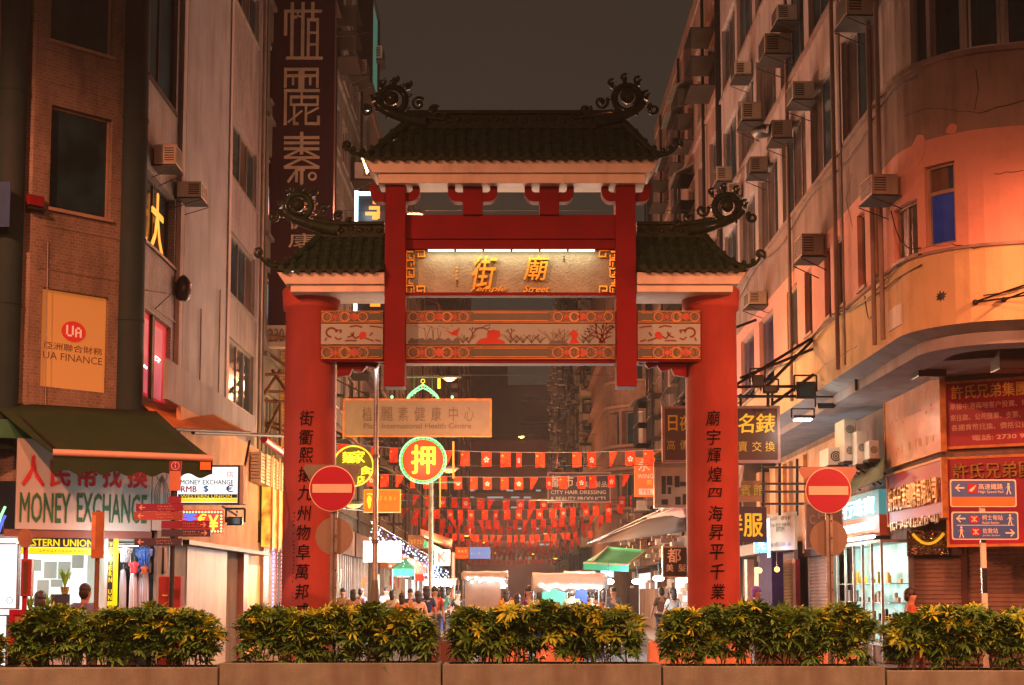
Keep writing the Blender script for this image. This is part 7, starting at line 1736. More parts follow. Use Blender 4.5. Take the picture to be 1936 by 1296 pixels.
for j, (lab, (u0, v0, Y0), (u1, v1, Y1), n, m1, m2) in enumerate((('long string of blue-white icicle lights over the left shops', (700, 985, 40), (830, 1062, 60), 60, 'e_purple', 'e_cyan'), ('short string of purple and blue icicle lights near the white K box', (812, 1060, 56), (852, 1082, 60), 26, 'e_blueled', 'e_cyan'))):
    t = thing('icicle_lights', lab, 'string lights', tuple(at(u0, v0, Y0)), 0, 'icicle lights'); n = int(n*.75); A0_, A1_ = at(u0, v0, Y0), at(u1, v1, Y1); R = random.Random(j+2)
    q = MB(); q2 = MB(); cd_ = MB(); cd_.rod(A0_, A1_, .012, 4); cd_.build('wire', M['black'], t)
    for k in range(n):
        p = A0_+(A1_-A0_)*(k/n); L_ = R.uniform(.25, 1.1); tgt = q if k % 2 else q2
        for z in range(int(L_/.11)): tgt.ball(p+Vector((R.uniform(-.12,.12), R.uniform(-.6,.6), -.08-z*.11-R.uniform(0,.07))), R.uniform(.012,.034), 5, 3)
    q.build('bulbs', M[m1], t, kind='stuff'); q2.build('bulbs', M[m2], t, kind='stuff')
light('icicle_glow', at(760, 1070, 47), 260, (.6,.6,1), .5)
# shop fronts on the left side, lit
for i, (u0, u1, b1_, lb, col) in enumerate(((633, 655, 2.9, 'grey-white shop front right behind the left column', (.75,.85,1)), (658, 690, 2.9, 'white lit shop front left of the tall pole', (.9,.95,1)), (722, 760, 2.7, 'yellow-white lit shop front right of the tall pole', (1,.85,.5)), (762, 812, 2.6, 'pale lit shop front below the icicle lights', (.85,.9,1)))):
    fr_ = PF([(-6.2, 36), (-6.2, 120)]); a0 = fr_.pix(u0, 1100)[0]; a1 = fr_.pix(u1, 1100)[0]
    t = thing('shop_front', lb, 'shop', tuple(fr_.P((a0+a1)/2, .13, 0)))
    MB().bf(fr_, a0, .8, a1, b1_-.3, -.2, -.1).build('glow_interior', emit('interior', col, 1.2, True, var=.5, scale=1.1), t)  # wall glows in place of the lit room
    MB().bf(fr_, a0, .13, a1, .8, -.15, .1).build('stallriser', M['plaster_dark'], t)
    MB().bf(fr_, a0, b1_, a1, b1_+.9, -.1, .3).build('fascia', [M['plaster_dark'], M['maroon'], M['signorange'], M['sign_blue']][i], t)
    q = MB()
    for k in range(6): a = a0+(a1-a0)*k/5; q.bf(fr_, a-.06, .13, a+.06, b1_, -.1, .12)
    q.build('mullion', M['frame_al'], t)
    q = MB(); R = random.Random(i)
    for k in range(14): a = R.uniform(a0, a1-.5); z = R.uniform(.9, 2); q.bf(fr_, a, z, a+R.uniform(.2,.6), z+R.uniform(.2,.7), -.08+.01*k, -.02+.01*k)
    q.build('goods', [M['glass_brown'], M['signorange'], M['sign_red'], M['ac']][i], t, kind='stuff')
# shutters dark near left column
# ------------------------------------------------------------------ right side in the street
ga = thing('awning', 'mint green awning over the right side stall', 'awning', tuple(at(1160, 1060, 40)))
sheet((at(1150, 1034, 42), at(1222, 1040, 42), at(1188, 1068, 38), at(1103, 1064, 38)), M['awn_mint'], ga, 'canvas', 10, 5, .03)
q = MB(); q.rod(at(1103, 1065, 38), at(1188, 1069, 38), .04, 6); q.rod(at(1150, 1034, 42), at(1120, 1063, 38.1), .025); q.rod(at(1222, 1040, 42), at(1186, 1068, 38.1), .025); q.build('frame', M['txt_cream'], ga)
b0_ = at(1103, 1066, 37.95); b1_ = at(1188, 1070, 37.95); MB().add([b0_, b1_, b1_+Vector((0,0,-.16)), b0_+Vector((0,0,-.16))], [(0,3,2,1)]).build('valance', M['awn_mint'], ga)
t, f_, r = hang('lightbox', 'blue and white glowing stall sign below the mint awning', 'lightbox', 1136, 1078, 1160, 1092, 39, M['e_bluebox'], .1); T(f_, t, 1138, 1079, 1158, 1091, '美食', M['e_cyan'], .104, .01, bold=.03)
tp = thing('tin_roof', 'sloping rusty tin roof with cables above the mint awning', 'roof', tuple(at(1200, 990, 42)))
sheet((at(1215, 985, 44), at(1300, 962, 34), at(1300, 1005, 34), at(1130, 1028, 50)), mat('dark_tin', (.035,.022,.018), .9, dirt=.5), tp, 'sheet', 8, 3, .0); sheet((at(1215, 984, 43.9)+Vector((0,0,.12)), at(1300, 955, 33.5), at(1300, 978, 33.6), at(1262, 984, 38)), mat('rust_sheet', (.22,.05,.04), .7, dirt=.5), tp, 'rust_sheet', 8, 3, .02)
q = MB()
for k in range(6): q.rod(at(1110+8*k, 1028-2*k, 50), at(1300, 940+10*k, 33), .008, 4) if k < 2 else None
q.build('cable', M['black'], tp)
# stalls with white tarps
def stall(label, u0, u1, vt, vb, Y0, Y1, m_, skirt=.45, hang_=None):
    t = thing('market_stall', label, 'market stall', tuple(at((u0+u1)/2, vb, Y0).xy)+(.0,), 0, 'market stalls')
    a, b = at(u0, vb, Y0), at(u1, vb, Y0); c_, d_ = at(u0, vb, Y0), at(u1, vb, Y0); zt_ = at(u0, vt, Y0).z
    A2, B2 = Vector((a.x, Y1, a.z)), Vector((b.x, Y1, b.z)); ym = (Y0+Y1)/2
    nx = 14; vs = []; prof_ = [(Y0, -skirt), (Y0, 0), (ym, 1), (Y1, 0), (Y1, -skirt)]
    for y, k in prof_:
        for i in range(nx+1):
            x = a.x+(b.x-a.x)*i/nx; z = a.z+(b.z-a.z)*i/nx
            z = z+(zt_-a.z)*k-.02*math.sin(PI*((i*2/nx) % 1)) if k > 0 else z-(.0 if k == 0 else skirt+.05*math.sin(i*1.3))
            vs.append(Vector((x, y, z)))
    w_ = nx+1; mb = MB(); mb.add(vs, [(j*w_+i, j*w_+i+1, (j+1)*w_+i+1, (j+1)*w_+i) for j in range(4) for i in range(nx)], True); o = mb.build('tarp_roof', m_, t); so = o.modifiers.new('s', 'SOLIDIFY'); so.thickness = .015
    q = MB()
    for x, y in ((a.x+.05, Y0+.05), (b.x-.05, Y0+.05), (a.x+.05, Y1-.05), (b.x-.05, Y1-.05)): q.rod((x, y, 0), (x, y, a.z), .025, 6)
    q.build('post', M['steel'], t)
    q = MB(); q.box(a.x+.1, Y0+.3, 0, b.x-.1, Y1-.2, .85); q.build('table', M['tarp_blue'], t)
    q = MB(); R = random.Random(int(u0))
    for k in range(40): x = R.uniform(a.x+.2, b.x-.4); y = R.uniform(Y0+.3, Y1-.5); q.box(x, y, .851+.0005*k, x+R.uniform(.1,.35), y+R.uniform(.1,.3), .86+R.uniform(.06,.35))
    q.build('goods', M['signorange'], t, kind='stuff')
    q = MB()
    for k in range(9): q.ball((a.x+.2+(b.x-a.x-.4)*k/8, Y0-.02, a.z-.12-.1*math.sin(k*1.7)**2-skirt*.2), .035, 6, 4)
    q.build('added_bulb_string', M['e_flood'], t, kind='stuff')  # glowing bulbs added to brighten the stalls
    if hang_: 
        for (x0, x1, mm) in hang_: q = MB(); q.box(a.x+(b.x-a.x)*x0, Y1-.3, 1.0, a.x+(b.x-a.x)*x1, Y1-.27, a.z-.2); q.build('hanging_cloth', mm, t)
    return t, a, b
t, a, b = stall('white tarpaulin stall with teal and blue cloths right of the centre', 1008, 1150, 1081, 1093, 34, 37, M['tarp'], .3, ((.15, .5, M['tarp_green']), (.55, .8, M['tarp_blue'])))
light('stall_lamp', ((a.x+b.x)/2, 35.5, 1.95), 260, (1,.95,.9), .15)
t, a, b = stall('pale stall with a bright lit side in the middle of the street', 872, 960, 1078, 1084, 42, 46, mat('tarp_greyish', (.45,.40,.38), .7, var=.15), .2); light('stall_lamp', (b.x+.3, 43.5, 2.0), 900, (.9,.97,1), .2)
MB().quad((a.x+.1, 42.1, .05), (b.x-.2, 42.1, .05), (b.x-.2, 42.1, b.z-.1), (a.x+.1, 42.1, a.z-.1)).build('side_curtain', mat('curtain_grey', (.40,.34,.33), .8, var=.2, scale=1.5, streak=True, dirt=.4), t)
t, a, b = stall('small far stall on the right behind the tarpaulin stall', 1070, 1130, 1078, 1086, 52, 56, M['tarp'], .2); light('stall_lamp', ((a.x+b.x)/2, 51.5, 2.2), 500, (1,.97,.9), .2)
t, a, b = stall('far stall on the left behind the crowd', 800, 862, 1092, 1098, 58, 62, M['tarp'], .2); light('stall_lamp', ((a.x+b.x)/2, 57, 2.2), 500, (1,.9,.7), .2)
# lit shops behind the right column
fr_ = PF([(6.2, 60), (6.2, 28)])
RS = thing('side_shop', 'white lit shop front left of the right column', 'shop', (6.4, 42, 0))
def rs(u0, u1, b0, b1, m_, d0=0, d1=.05, nm='panel', P=RS):
    a0 = fr_.pix(u0, 1100)[0]; a1 = fr_.pix(u1, 1100)[0]; return MB().bf(fr_, a0, b0, a1, b1, d0, d1).build(nm, m_, P)
e_int = emit('white_interior', (.85,.95,1), 1.1, True, var=.6, scale=.8)  # room light put into the wall colour as emission
rs(1190, 1228, .1, 2.5, e_int, -.6, -.5, 'glow_wall'); rs(1230, 1262, .1, 1.7, M['plaster_dark'], 0, .5, 'cabinet'); rs(1262, 1300, .8, 2.6, e_int, -.4, -.3, 'glow_wall'); rs(1190, 1330, 2.7, 3.5, M['brownwall'], -.1, .3, 'fascia')
rs(1264, 1290, .1, .9, M['sign_salmon'], 0, .4, 'counter')
q = MB(); R = random.Random(3)
for k in range(40): a = fr_.pix(R.uniform(1190, 1300), 1100)[0]; z = R.uniform(.9, 2.3); q.bf(fr_, a, z, a+R.uniform(.1,.5), z+R.uniform(.1,.5), -.25+.004*k, -.1+.004*k)
q.build('goods', M['ac'], RS, kind='stuff')
for i, (u, v, Y) in enumerate(((1205, 1100, 38), (1245, 1094, 35), (1293, 1096, 32), (950, 1108, 43), (1150, 1100, 36))):
    p = at(u, v, Y); t = thing('bulb_lamp', ['dazzling white bulb lamp over the cabinet below the mint awning', 'dazzling white bulb lamp left of the hair salon sign foot', 'white bulb lamp touching the edge of the right column', 'white bulb lamp at the lit side of the middle stall', 'white bulb lamp at the end of the tarpaulin stall'][i], 'lamp', tuple(p), 0, 'bare white stall lamps')
    q = MB(); q.ball(p, .09, 12, 8, (1.6, 1, .8)); q.build('bulb', M['e_flood'], t); q = MB(); q.rod(p+Vector((0,0,.07)), p+Vector((0,0,.5)), .01, 5); q.lathe(tuple(p+Vector((0,0,.06))), [(.05,0),(.03,.08)], 8); q.build('holder', M['black'], t); light('bulb_glow', p+Vector((0,-.25,-.02)), 100, (.92,.97,1), .1)
# behind the right column: warm shop with round lamps
WS = thing('side_shop', 'warm lit shop with globe lamps right of the right column', 'shop', (6.4, 33, 0))
fw = PF([(6.9, 44), (6.9, 28)])
def ws(u0, u1, b0, b1, m_, d0=0, d1=.05, nm='panel'):
    a0 = fw.pix(u0, 1100)[0]; a1 = fw.pix(u1, 1100)[0]; return MB().bf(fw, a0, b0, a1, b1, d0, d1).build(nm, m_, WS)
ws(1390, 1420, .1, 2.3, emit('cream_interior', (1,.72,.35), .6, True, var=.4), -.3, -.25, 'glow_wall'); ws(1421, 1426, .1, 2.5, M['sign_frame'], 0, .2, 'door_post'); ws(1427, 1447, .1, 2.4, emit('amber_interior', (1,.45,.15), .35, True, var=.5), -.3, -.25, 'glow_wall'); ws(1448, 1474, .1, 2.6, mat('violet_cloth', (.03,.015,.06), .8, var=.4), -.1, .2, 'curtain'); ws(1390, 1475, 2.6, 2.9, M['wood'], -.1, .3, 'lintel')  # cream and amber walls carry the room light as their own glow
for i, (u, v) in enumerate(((1436, 1079), (1469, 1077))):
    p = at(u, v, 31.5); t = thing('globe_lamp', 'warm globe lamp nearer the right column' if i == 0 else 'warm globe lamp beside the first shutter', 'lamp', tuple(p), 0, 'warm globe lamps'); MB().ball(p, .06, 12, 8).build('globe', M['e_warm'], t); MB().rod(p+Vector((0,0,.05)), p+Vector((0,0,.4)), .01, 5).build('stem', M['black'], t); light('globe_glow', p+Vector((0,-.2,0)), 9, (1,.5,.15), .06)
# white towel hanging
t = thing('towel', 'white cloth hanging from the frame under the brown sign', 'cloth', tuple(at(1400, 900, 31))); q = MB(); vs = []
for j in range(7):
    for i in range(6): p = at(1391+i*3.2-(j*.9)*(i/5)*1.3, 880+j*7, 30.6); p.y += .04*math.sin(i*2+j); vs.append(p)
q.add(vs, [(j*6+i, (j+1)*6+i, (j+1)*6+i+1, j*6+i+1) for j in range(6) for i in range(5)], True); q.build('cloth', M['flagw'], t)

RK = random.Random(8); q = MB(); q2 = MB()
for k in range(90):
    a = fr_.pix(RK.uniform(1195, 1305), 1100)[0]; z = RK.uniform(2.7, 5.2); w_ = RK.uniform(.15, .9); d = RK.uniform(.3, .9); (q if k % 3 else q2).bf(fr_, a, z, a+w_, z+RK.uniform(.06, .5), .3, d)
q.build('shop_front_clutter', M['wood'], RS, kind='stuff'); q2.build('shop_front_clutter', M['tin'], RS, kind='stuff')
# ------------------------------------------------------------------ traffic and direction signs in the foreground
def no_entry(label, u, v, ug, vg, Y, seed):
    f_ = FR(Y); a, b = f_.pix(u, v); R_d = .335*Y/20.7*1.0
    t = thing('no_entry_sign', label, 'road sign', (a, Y, .13), 0, 'no entry signs'); tilt = .0
    MB().disc(f_, a, b, R_d, -.01, 0, 56).build('rim', M['flagw'], t)
    MB().disc(f_, a, b, R_d-.013, .0005, .008, 56).build('red_disc', M['sign_red'], t)
    q = MB(); w, h = R_d*.86, R_d*.19
    q.prism(f_, [(a-w, b-h), (a+w, b-h), (a+w, b+h), (a-w, b+h)], .0085, .014); q.build('white_bar', mat('sign_bar_%d' % seed, (.62,.56,.46), .4, var=.05), t)
    f3 = FR(Y+.09); a3, b3 = f3.pix(u, v-2); s_ = R_d
    q = MB(); q.prism(f3, [(a3-s_*1.18, b3+s_*1.0), (a3-s_*1.28, b3+s_*.85), (a3-.1, b3-s_*.9), (a3+.1, b3-s_*.9), (a3+s_*1.28, b3+s_*.85), (a3+s_*1.18, b3+s_*1.0)], -.008, 0); q.build('rear_triangle', M['sign_frame'] if seed else M['grey_paint'], t)
    a4, b4 = f3.pix(ug, vg); q = MB(); q.disc(f3, a4, b4, s_*.82, -.01, 0, 48); q.build('blank_disc', mat('blank_disc_%d' % seed, (.25,.21,.17), .6, var=.08), t)
    q = MB(); q.bf(f3, a4-.05, .13, a4-.012, b3+s_*.95, .01, .05); q.bf(f3, a4+.012, .13, a4+.05, b3+s_*.95, .01, .05); q.bf(f3, a4-.012, .13, a4+.012, b3+s_*.95, .01, .02); q.build('post', M['steel'], t)
    q = MB()
    for z in [b4+.25*k for k in range(-3, 3)]: q.disc(f3, a4+.03, z, .011, .05, .062, 8)
    q.build('bolt', M['dark_metal'], t)
no_entry('round red no entry sign in front of the left column', 628, 924, 632, 1014, 20.7, 0)
no_entry('round red no entry sign in front of the right shutters', 1566, 928, 1567, 1018, 20.7, 1)
# striped post with two blue direction plates
f_ = FR(20.4); t = thing('direction_sign', 'striped post with two blue station direction plates on the right', 'direction sign', (f_.pix(1862, 1000)[0], 20.4, .13))
pp_ = f_.pix(1863, 1100)[0]; q = MB(); f5 = FR(20.46)
for k in range(8): 
    z0 = .13+k*.36; q.box(pp_-.035, 20.43, z0, pp_+.035, 20.49, z0+.36) if k % 2 else None
q.build('white_stripe', M['flagw'], t); q = MB()
for k in range(8):
    z0 = .13+k*.36
    if k % 2 == 0: q.box(pp_-.035, 20.43, z0, pp_+.035, 20.49, z0+.36)
q.build('black_stripe', M['signblack'], t)
def plate(u0, v0, u1, v1, m_, nm):
    r = px(f_, u0, v0, u1, v1); rad = .03
    def rr(g): 
        x0, y0, x1, y1 = r[0]+g, r[1]+g, r[2]-g, r[3]-g; pts = []
        for cx_, cy_, s0 in ((x1-rad, y1-rad, 0), (x0+rad, y1-rad, PI/2), (x0+rad, y0+rad, PI), (x1-rad, y0+rad, 1.5*PI)):
            for k in range(4): th = s0+PI/2*k/3; pts.append((cx_+rad*math.cos(th), cy_+rad*math.sin(th)))
        return pts
    o = MB().prism(f_, rr(0), 0, .012).build('plate', M['flagw'], t); MB().prism(f_, rr(.018), .0122, .015).build(nm, m_, o); return o
def arrow(o, u, v, s=1, w=17):
    a, b = f_.pix(u, v); k = w/2/129.; q = MB(); D0, D1 = .0152, .018
    q.bf(f_, a-k, b-.010, a+k, b+.010, D0, D1)
    for z in (-1, 1): q.prism(f_, [(a-s*k*1.0, b), (a-s*k*.2, b+z*.055), (a-s*k*.0, b+z*.045), (a-s*k*.72, b)], D0, D1+.0005*(z+2))
    q.build('arrow', M['flagw'], o)
def walker(o, u, v):
    a, b = f_.pix(u, v); q = MB(); D0, D1 = .0152, .018
    q.disc(f_, a, b+.062, .016, D0, D1, 10); q.prism(f_, [(a-.018, b+.04), (a+.018, b+.04), (a+.014, b-.015), (a-.014, b-.015)], D0, D1+.0006)
    for s in (-1, 1): q.prism(f_, [(a+s*.002, b-.015), (a+s*.014, b-.015), (a+s*.034, b-.085), (a+s*.02, b-.085)], D0, D1+.001+.0003*s); q.prism(f_, [(a+s*.016, b+.04), (a+s*.02, b+.028), (a+s*.046, b-.0), (a+s*.04, b+.0)], D0, D1+.0016+.0003*s)
    q.build('walking_figure', M['flagw'], o)
o = plate(1796, 907, 1921, 959, M['sign_blue'], 'blue_field'); MB().bf(f_, *px(f_, 1799, 940, 1918, 956), .0151, .0156).build('orange_field', M['signorange'], o)
arrow(o, 1814, 923); walker(o, 1906, 924)
MB().bf(f_, *px(f_, 1828, 915, 1846, 933), .0152, .018).build('rail_logo', M['sign_red'], o)
q = MB(); a, b = f_.pix(1837, 924); q.prism(f_, [(a-.05, b-.03), (a-.01, b-.05), (a+.03, b-.01), (a+.06, b+.05), (a+.0, b+.01)], .0182, .020); q.build('rail_logo_mark', M['flagw'], o)
text(f_, px(f_, 1849, 915, 1895, 926), '高速鐵路', M['flagw'], o, .0152, .002); text(f_, px(f_, 1849, 928, 1896, 934), 'High Speed Rail', M['flagw'], o, .0152, .002)
def mtr(o, u, v):
    a, b = f_.pix(u, v); q = MB(); q.prism(f_, [(a+.075*math.cos(z), b+.062*math.sin(z)) for z in [2*PI*k/24 for k in range(24)]], .0152, .0175); q.build('station_logo', M['sign_red'], o)
    q = MB(); q.bf(f_, a-.005, b-.04, a+.005, b+.04, .0177, .019); 
    for s in (-1, 1):
        q.prism(f_, [(a+s*.01, b+.004), (a+s*.045, b+.035), (a+s*.036, b+.042), (a+s*.004, b+.014)], .0177, .0193); q.prism(f_, [(a+s*.01, b-.004), (a+s*.045, b-.035), (a+s*.036, b-.042), (a+s*.004, b-.014)], .0177, .0196)
    q.build('station_mark', M['flagw'], o)
o = plate(1799, 968, 1925, 1021, M['sign_blue'], 'blue_field'); arrow(o, 1816, 981); mtr(o, 1841, 982); walker(o, 1909, 983); walker(o, 1817, 1006); mtr(o, 1844, 1006); arrow(o, 1909, 1008, -1)
text(f_, px(f_, 1856, 974, 1895, 984), '柯士甸站', M['flagw'], o, .0152, .002); text(f_, px(f_, 1856, 986, 1888, 991), 'Austin Station', M['flagw'], o, .0152, .002)
text(f_, px(f_, 1857, 999, 1886, 1009), '佐敦站', M['flagw'], o, .0152, .002); text(f_, px(f_, 1857, 1011, 1890, 1015), 'Jordan Station', M['flagw'], o, .0152, .002)
MB().bf(f_, *px(f_, 1808, 993, 1917, 994), .0152, .0156).build('divider', M['flagw'], o)
# finger post on the left
f_ = FR(20.0); xpole = f_.pix(325, 1000)[0]
t = thing('finger_post', 'dark finger post with pink and navy direction arms in front of the exchange', 'direction sign', (xpole, 20.06, .13))
q = MB(); q.lathe((xpole, 20.06, .13), [(.06,0),(.055,.1),(.035,.2),(.035,f_.pix(325, 925)[1]-.13)], 12); q.build('post', M['signblack'], t)
def arm(u0, v0, u1, v1, m_, s, txt=True):
    r = px(f_, u0, v0, u1, v1); h = (r[3]-r[1])/2; m = (r[1]+r[3])/2
    o = MB().bf(f_, *r, -.03, .0).build('arm', m_, t)
    q = MB(); a = r[0]+.09 if s < 0 else r[2]-.09; q.bf(f_, a-.04, m-.006, a+.04, m+.006, .001, .004)
    for z in (-1, 1): q.prism(f_, [(a+s*.045, m), (a+s*.01, m+z*.038), (a-s*.002, m+z*.032), (a+s*.028, m)], .001, .005+.0004*z)
    q.build('arrow', M['txt_pink'], o); strokes(f_, (r[0]+.3, m+.0, r[2]-.15, r[3]-.02), M['txt_pink'], o, 1, 8, .001, 'fine_print', int(u0), .7); strokes(f_, (r[0]+.3, r[1]+.015, r[2]-.12, m-.005), M['txt_pink'], o, 1, 18, .001, 'fine_print', int(u0)+1, .6, th=.003)
arm(257, 953, 346, 967, M['pink_sign'], -1); arm(254, 968, 345, 983.5, mat('finger_salmon', (.33,.09,.10), .35), -1); arm(305, 985, 396, 1000, M['pink_sign'], 1); arm(305, 1001, 398, 1015, M['navy_sign'], 1); arm(254, 1018, 344, 1032, M['navy_sign'], -1)
r = px(f_, 320, 872, 343, 890); o = MB().bf(f_, *r, -.03, .0).build('info_plate', M['pink_sign'], t); a, b = (r[0]+r[2])/2, (r[1]+r[3])/2
q = MB(); q.ring(f_, a, b, .058, .008, .001, .004, 24); q.bf(f_, a-.006, b-.03, a+.006, b+.012, .001, .005); q.disc(f_, a, b+.03, .009, .001, .006, 8); q.build('info_mark', M['txt_pink'], o)
MB().bf(f_, *px(f_, 320, 891, 341, 928), -.03, .0).build('name_plate', mat('salmon_plate', (.50,.20,.13), .4), t); MB().bf(f_, *px(f_, 318, 939, 342, 952.5), -.03, .001).build('cap_plate', M['pink_sign'], t)
# red utility panel
f_ = FR(20.6); r = px(f_, 299, 1090, 341, 1165); t = sign_at('utility_cabinet', 'dark red cabinet standing behind the shrubs right of the dresses', 'cabinet', f_, (r[0], .13, r[2], r[3])); MB().bf(f_, r[0], .13, r[2], r[3], -.25, 0).build('body', mat('cabinet_red', (.28,.025,.03), .5, dirt=.3), t, bevel=.01); q = MB(); q.bf(f_, r[0]+.06, (r[1]+r[3])/2, r[0]+.14, (r[1]+r[3])/2+.02, .001, .012); q.build('latch', M['txt_gold'], t)
# bus stop pole at the left, board on a pole
f_ = FR(20.2); a, b = f_.pix(47, 1018); t = thing('bus_stop_pole', 'brown bus stop pole with an oval head and a red timetable case', 'bus stop', (a, 20.25, .13))
q = MB(); q.prism(f_, [(a+.10*math.cos(z), b+.135*math.sin(z)) for z in [2*PI*k/28 for k in range(28)]], -.03, 0); q.build('head', mat('stop_head', (.32,.17,.12), .6, var=.2), t)
q = MB(); q.rod((a, 20.26, .13), (a, 20.26, b-.1), .035, 10); q.build('post', M['sign_red'], t)
MB().bf(f_, *px(f_, 39, 1057, 59, 1128), -.12, .0).build('timetable_case', mat('case_red', (.30,.03,.03), .4), t, bevel=.006); MB().bf(f_, *px(f_, 44, 1062, 53, 1122), .001, .006).build('timetable', M['wood'], t)
a, b = f_.pix(184, 965); t = thing('notice_pole', 'pole with a tall narrow orange brown board left of the yellow strip', 'sign pole', (a, 20.25, .13))
MB().bf(f_, *px(f_, 173, 968, 196, 1056), -.03, 0).build('board', mat('board_brown', (.40,.15,.05), .5, var=.25, scale=3), t); MB().bf(f_, *px(f_, 173, 974, 181, 1040), .001, .006).build('pale_edge', M['faded_red'], t)
q = MB(); q.rod((a, 20.26, .13), (a, 20.26, b), .035, 10); q.build('post', mat('post_brown', (.18,.09,.06), .5), t)
# red railing panel at the left
f_ = FR(19.7); t = thing('barrier', 'red framed barrier panel at the lower left', 'barrier', (f_.pix(40, 1200)[0], 19.7, 0)); r = px(f_, 15, 1153, 78, 1300)
MB().frame(f_, r[0], 0.02, r[2], r[3], .07, -.05, 0).build('frame', M['sign_red'], t); MB().bf(f_, r[0]+.07, .09, r[2]-.07, r[3]-.07, -.03, -.02).build('panel', mat('barrier_panel', (.35,.12,.09), .5, var=.3), t)
# hoops behind the gap
for i, (u, Y) in enumerate(((851, 19.9), (893, 20.2))):
    f_ = FR(Y); a, _ = f_.pix(u, 1200); t = thing('hoop_barrier', ['curved steel hoop showing in the gap left of the middle shrubs', 'second steel hoop behind the middle shrubs'][i], 'hoop barrier', (a, Y, .0)); q = MB(); z1 = f_.pix(u, 1200)[1]
    q.tube([(a-.16, Y, 0), (a-.16, Y, z1-.16)]+[(a-.16+.16*(1-math.cos(z)), Y, z1-.16+.16*math.sin(z)) for z in [PI/2*k/5 for k in range(1, 6)]]+[(a+.5, Y, z1)]+[(a+.5+.16*math.sin(z), Y, z1-.16*(1-math.cos(z))) for z in [PI/2*k/5 for k in range(1, 6)]]+[(a+.66, Y, 0)], .025, 8); q.build('hoop', M['steel'], t)
# low wall / hoarding glimpsed under the shrubs (orange lit)
f_ = FR(23.2); t = thing('barrier', 'low red and white water-filled barrier behind the shrubs in the middle', 'barrier', (0, 23.2, 0)); q = MB(); r = px(f_, 800, 1150, 1640, 1225)
for k in range(7):
    x0 = r[0]+(r[2]-r[0])*k/7; x1 = x0+(r[2]-r[0])/7-.06; q.hexa([(x0,23.0,.0),(x1,23.0,.0),(x1,23.5,.0),(x0,23.5,.0),(x0+.05,23.17,.75),(x1-.05,23.17,.75),(x1-.05,23.33,.75),(x0+.05,23.33,.75)])
# (barriers built singly below)
bpy.data.objects.remove(t)
bm = M['faded_red']
for k in range(8):
    if k in (3,): continue
    x0 = r[0]+(r[2]-r[0])*k/8; x1 = x0+(r[2]-r[0])/8-.08
    lb = ['far left one of the red plastic barriers behind the shrubs','red plastic barrier behind the left gap','red plastic barrier behind the middle shrubs','','red plastic barrier left of the right column','red plastic barrier at the foot of the right column','red plastic barrier in front of the warm lit shop','rightmost red plastic barrier, in front of the shutters'][k]
    t = thing('barrier', lb, 'barrier', ((x0+x1)/2, 23.2, 0), 0, 'red plastic barriers'); q = MB()
    q.hexa([(x0,23.0,.0),(x1,23.0,.0),(x1,23.4,.0),(x0,23.4,.0),(x0+.05,23.14,.8),(x1-.05,23.14,.8),(x1-.05,23.26,.8),(x0+.05,23.26,.8)]); q.build('body', bm if k % 3 else M['maroonwall'], t, bevel=.03)

# ------------------------------------------------------------------ planters and shrubs
PY = 19.25
def zpl(v): return at(968, v, PY-.28).z
jx = [at(u, 1262, PY-.28).x for u in (-20, 413, 835, 1252, 1675, 2100)]
plab = ['concrete planter block at the lower left corner', 'second concrete planter block from the left', 'concrete planter block under the middle shrubs', 'concrete planter block under the right-middle shrubs', 'concrete planter block at the lower right corner']
topz = [zpl(1262), zpl(1254), zpl(1256), zpl(1260), zpl(1268)]
for k in range(5):
    x0, x1 = jx[k]+.012, jx[k+1]-.012; z = topz[k]
    t = thing('concrete_planter', plab[k], 'planter', ((x0+x1)/2, PY, 0), 0, 'concrete planters')
    ya = PY-.28; sk = -.25 if k == 0 else 0
    q = MB(); w = .07
    def bx(xa, xb, ya0, yb0, za, zb): q.hexa([(xa, ya0+(sk*(x1-xa)/(x1-x0)), za), (xb, ya0+(sk*(x1-xb)/(x1-x0)), za), (xb, yb0, za), (xa, yb0, za), (xa, ya0+(sk*(x1-xa)/(x1-x0)), zb), (xb, ya0+(sk*(x1-xb)/(x1-x0)), zb), (xb, yb0, zb), (xa, yb0, zb)])
    bx(x0, x1, ya, ya+w, 0, z); q.box(x0, PY+.32, 0, x1, PY+.39, z); q.box(x0, ya+w, 0, x0+w, PY+.32, z-.002); q.box(x1-w, ya+w, 0, x1, PY+.32, z-.002)
    q.build('trough', M['concrete'], t, bevel=.014)
    MB().box(x0+w, ya+w, 0, x1-w, PY+.32, z-.09).build('soil', M['soil'], t)
# leaf rosettes
def rosette(seed, m_, L=.17, n=18, droop=.5):
    R = random.Random(seed); q = MB()
    for k in range(n):
        az = 2*PI*k*.382+R.uniform(-.2,.2); el = R.uniform(.2, 1.3)*(1-.45*k/n)+.12; l = L*R.uniform(.75, 1.2); w = l*.088
        d = Vector((math.cos(az)*math.cos(el), math.sin(az)*math.cos(el), math.sin(el))); sd = Vector((-math.sin(az), math.cos(az), 0)); up = sd.cross(d)*-1
        pts = []
        for i, (t_, ww) in enumerate(((0,.25),(.3,.9),(.62,1),(.85,.6),(1,0))):
            c_ = d*l*t_+Vector((0,0,-droop*l*t_*t_)); f_w = sd*w*ww; dp = Vector((0,0,-.25*w*ww))
            pts.append((c_-f_w-dp*-1, c_, c_+f_w-dp*-1))
        vs = [p for tr_ in pts for p in tr_]; fs = []
        for i in range(4): fs += [(i*3, i*3+1, i*3+4, i*3+3), (i*3+1, i*3+2, i*3+5, i*3+4)]
        q.add(vs, fs, True)
    me = q.data('leaf_cluster'); me.materials.append(m_); return me
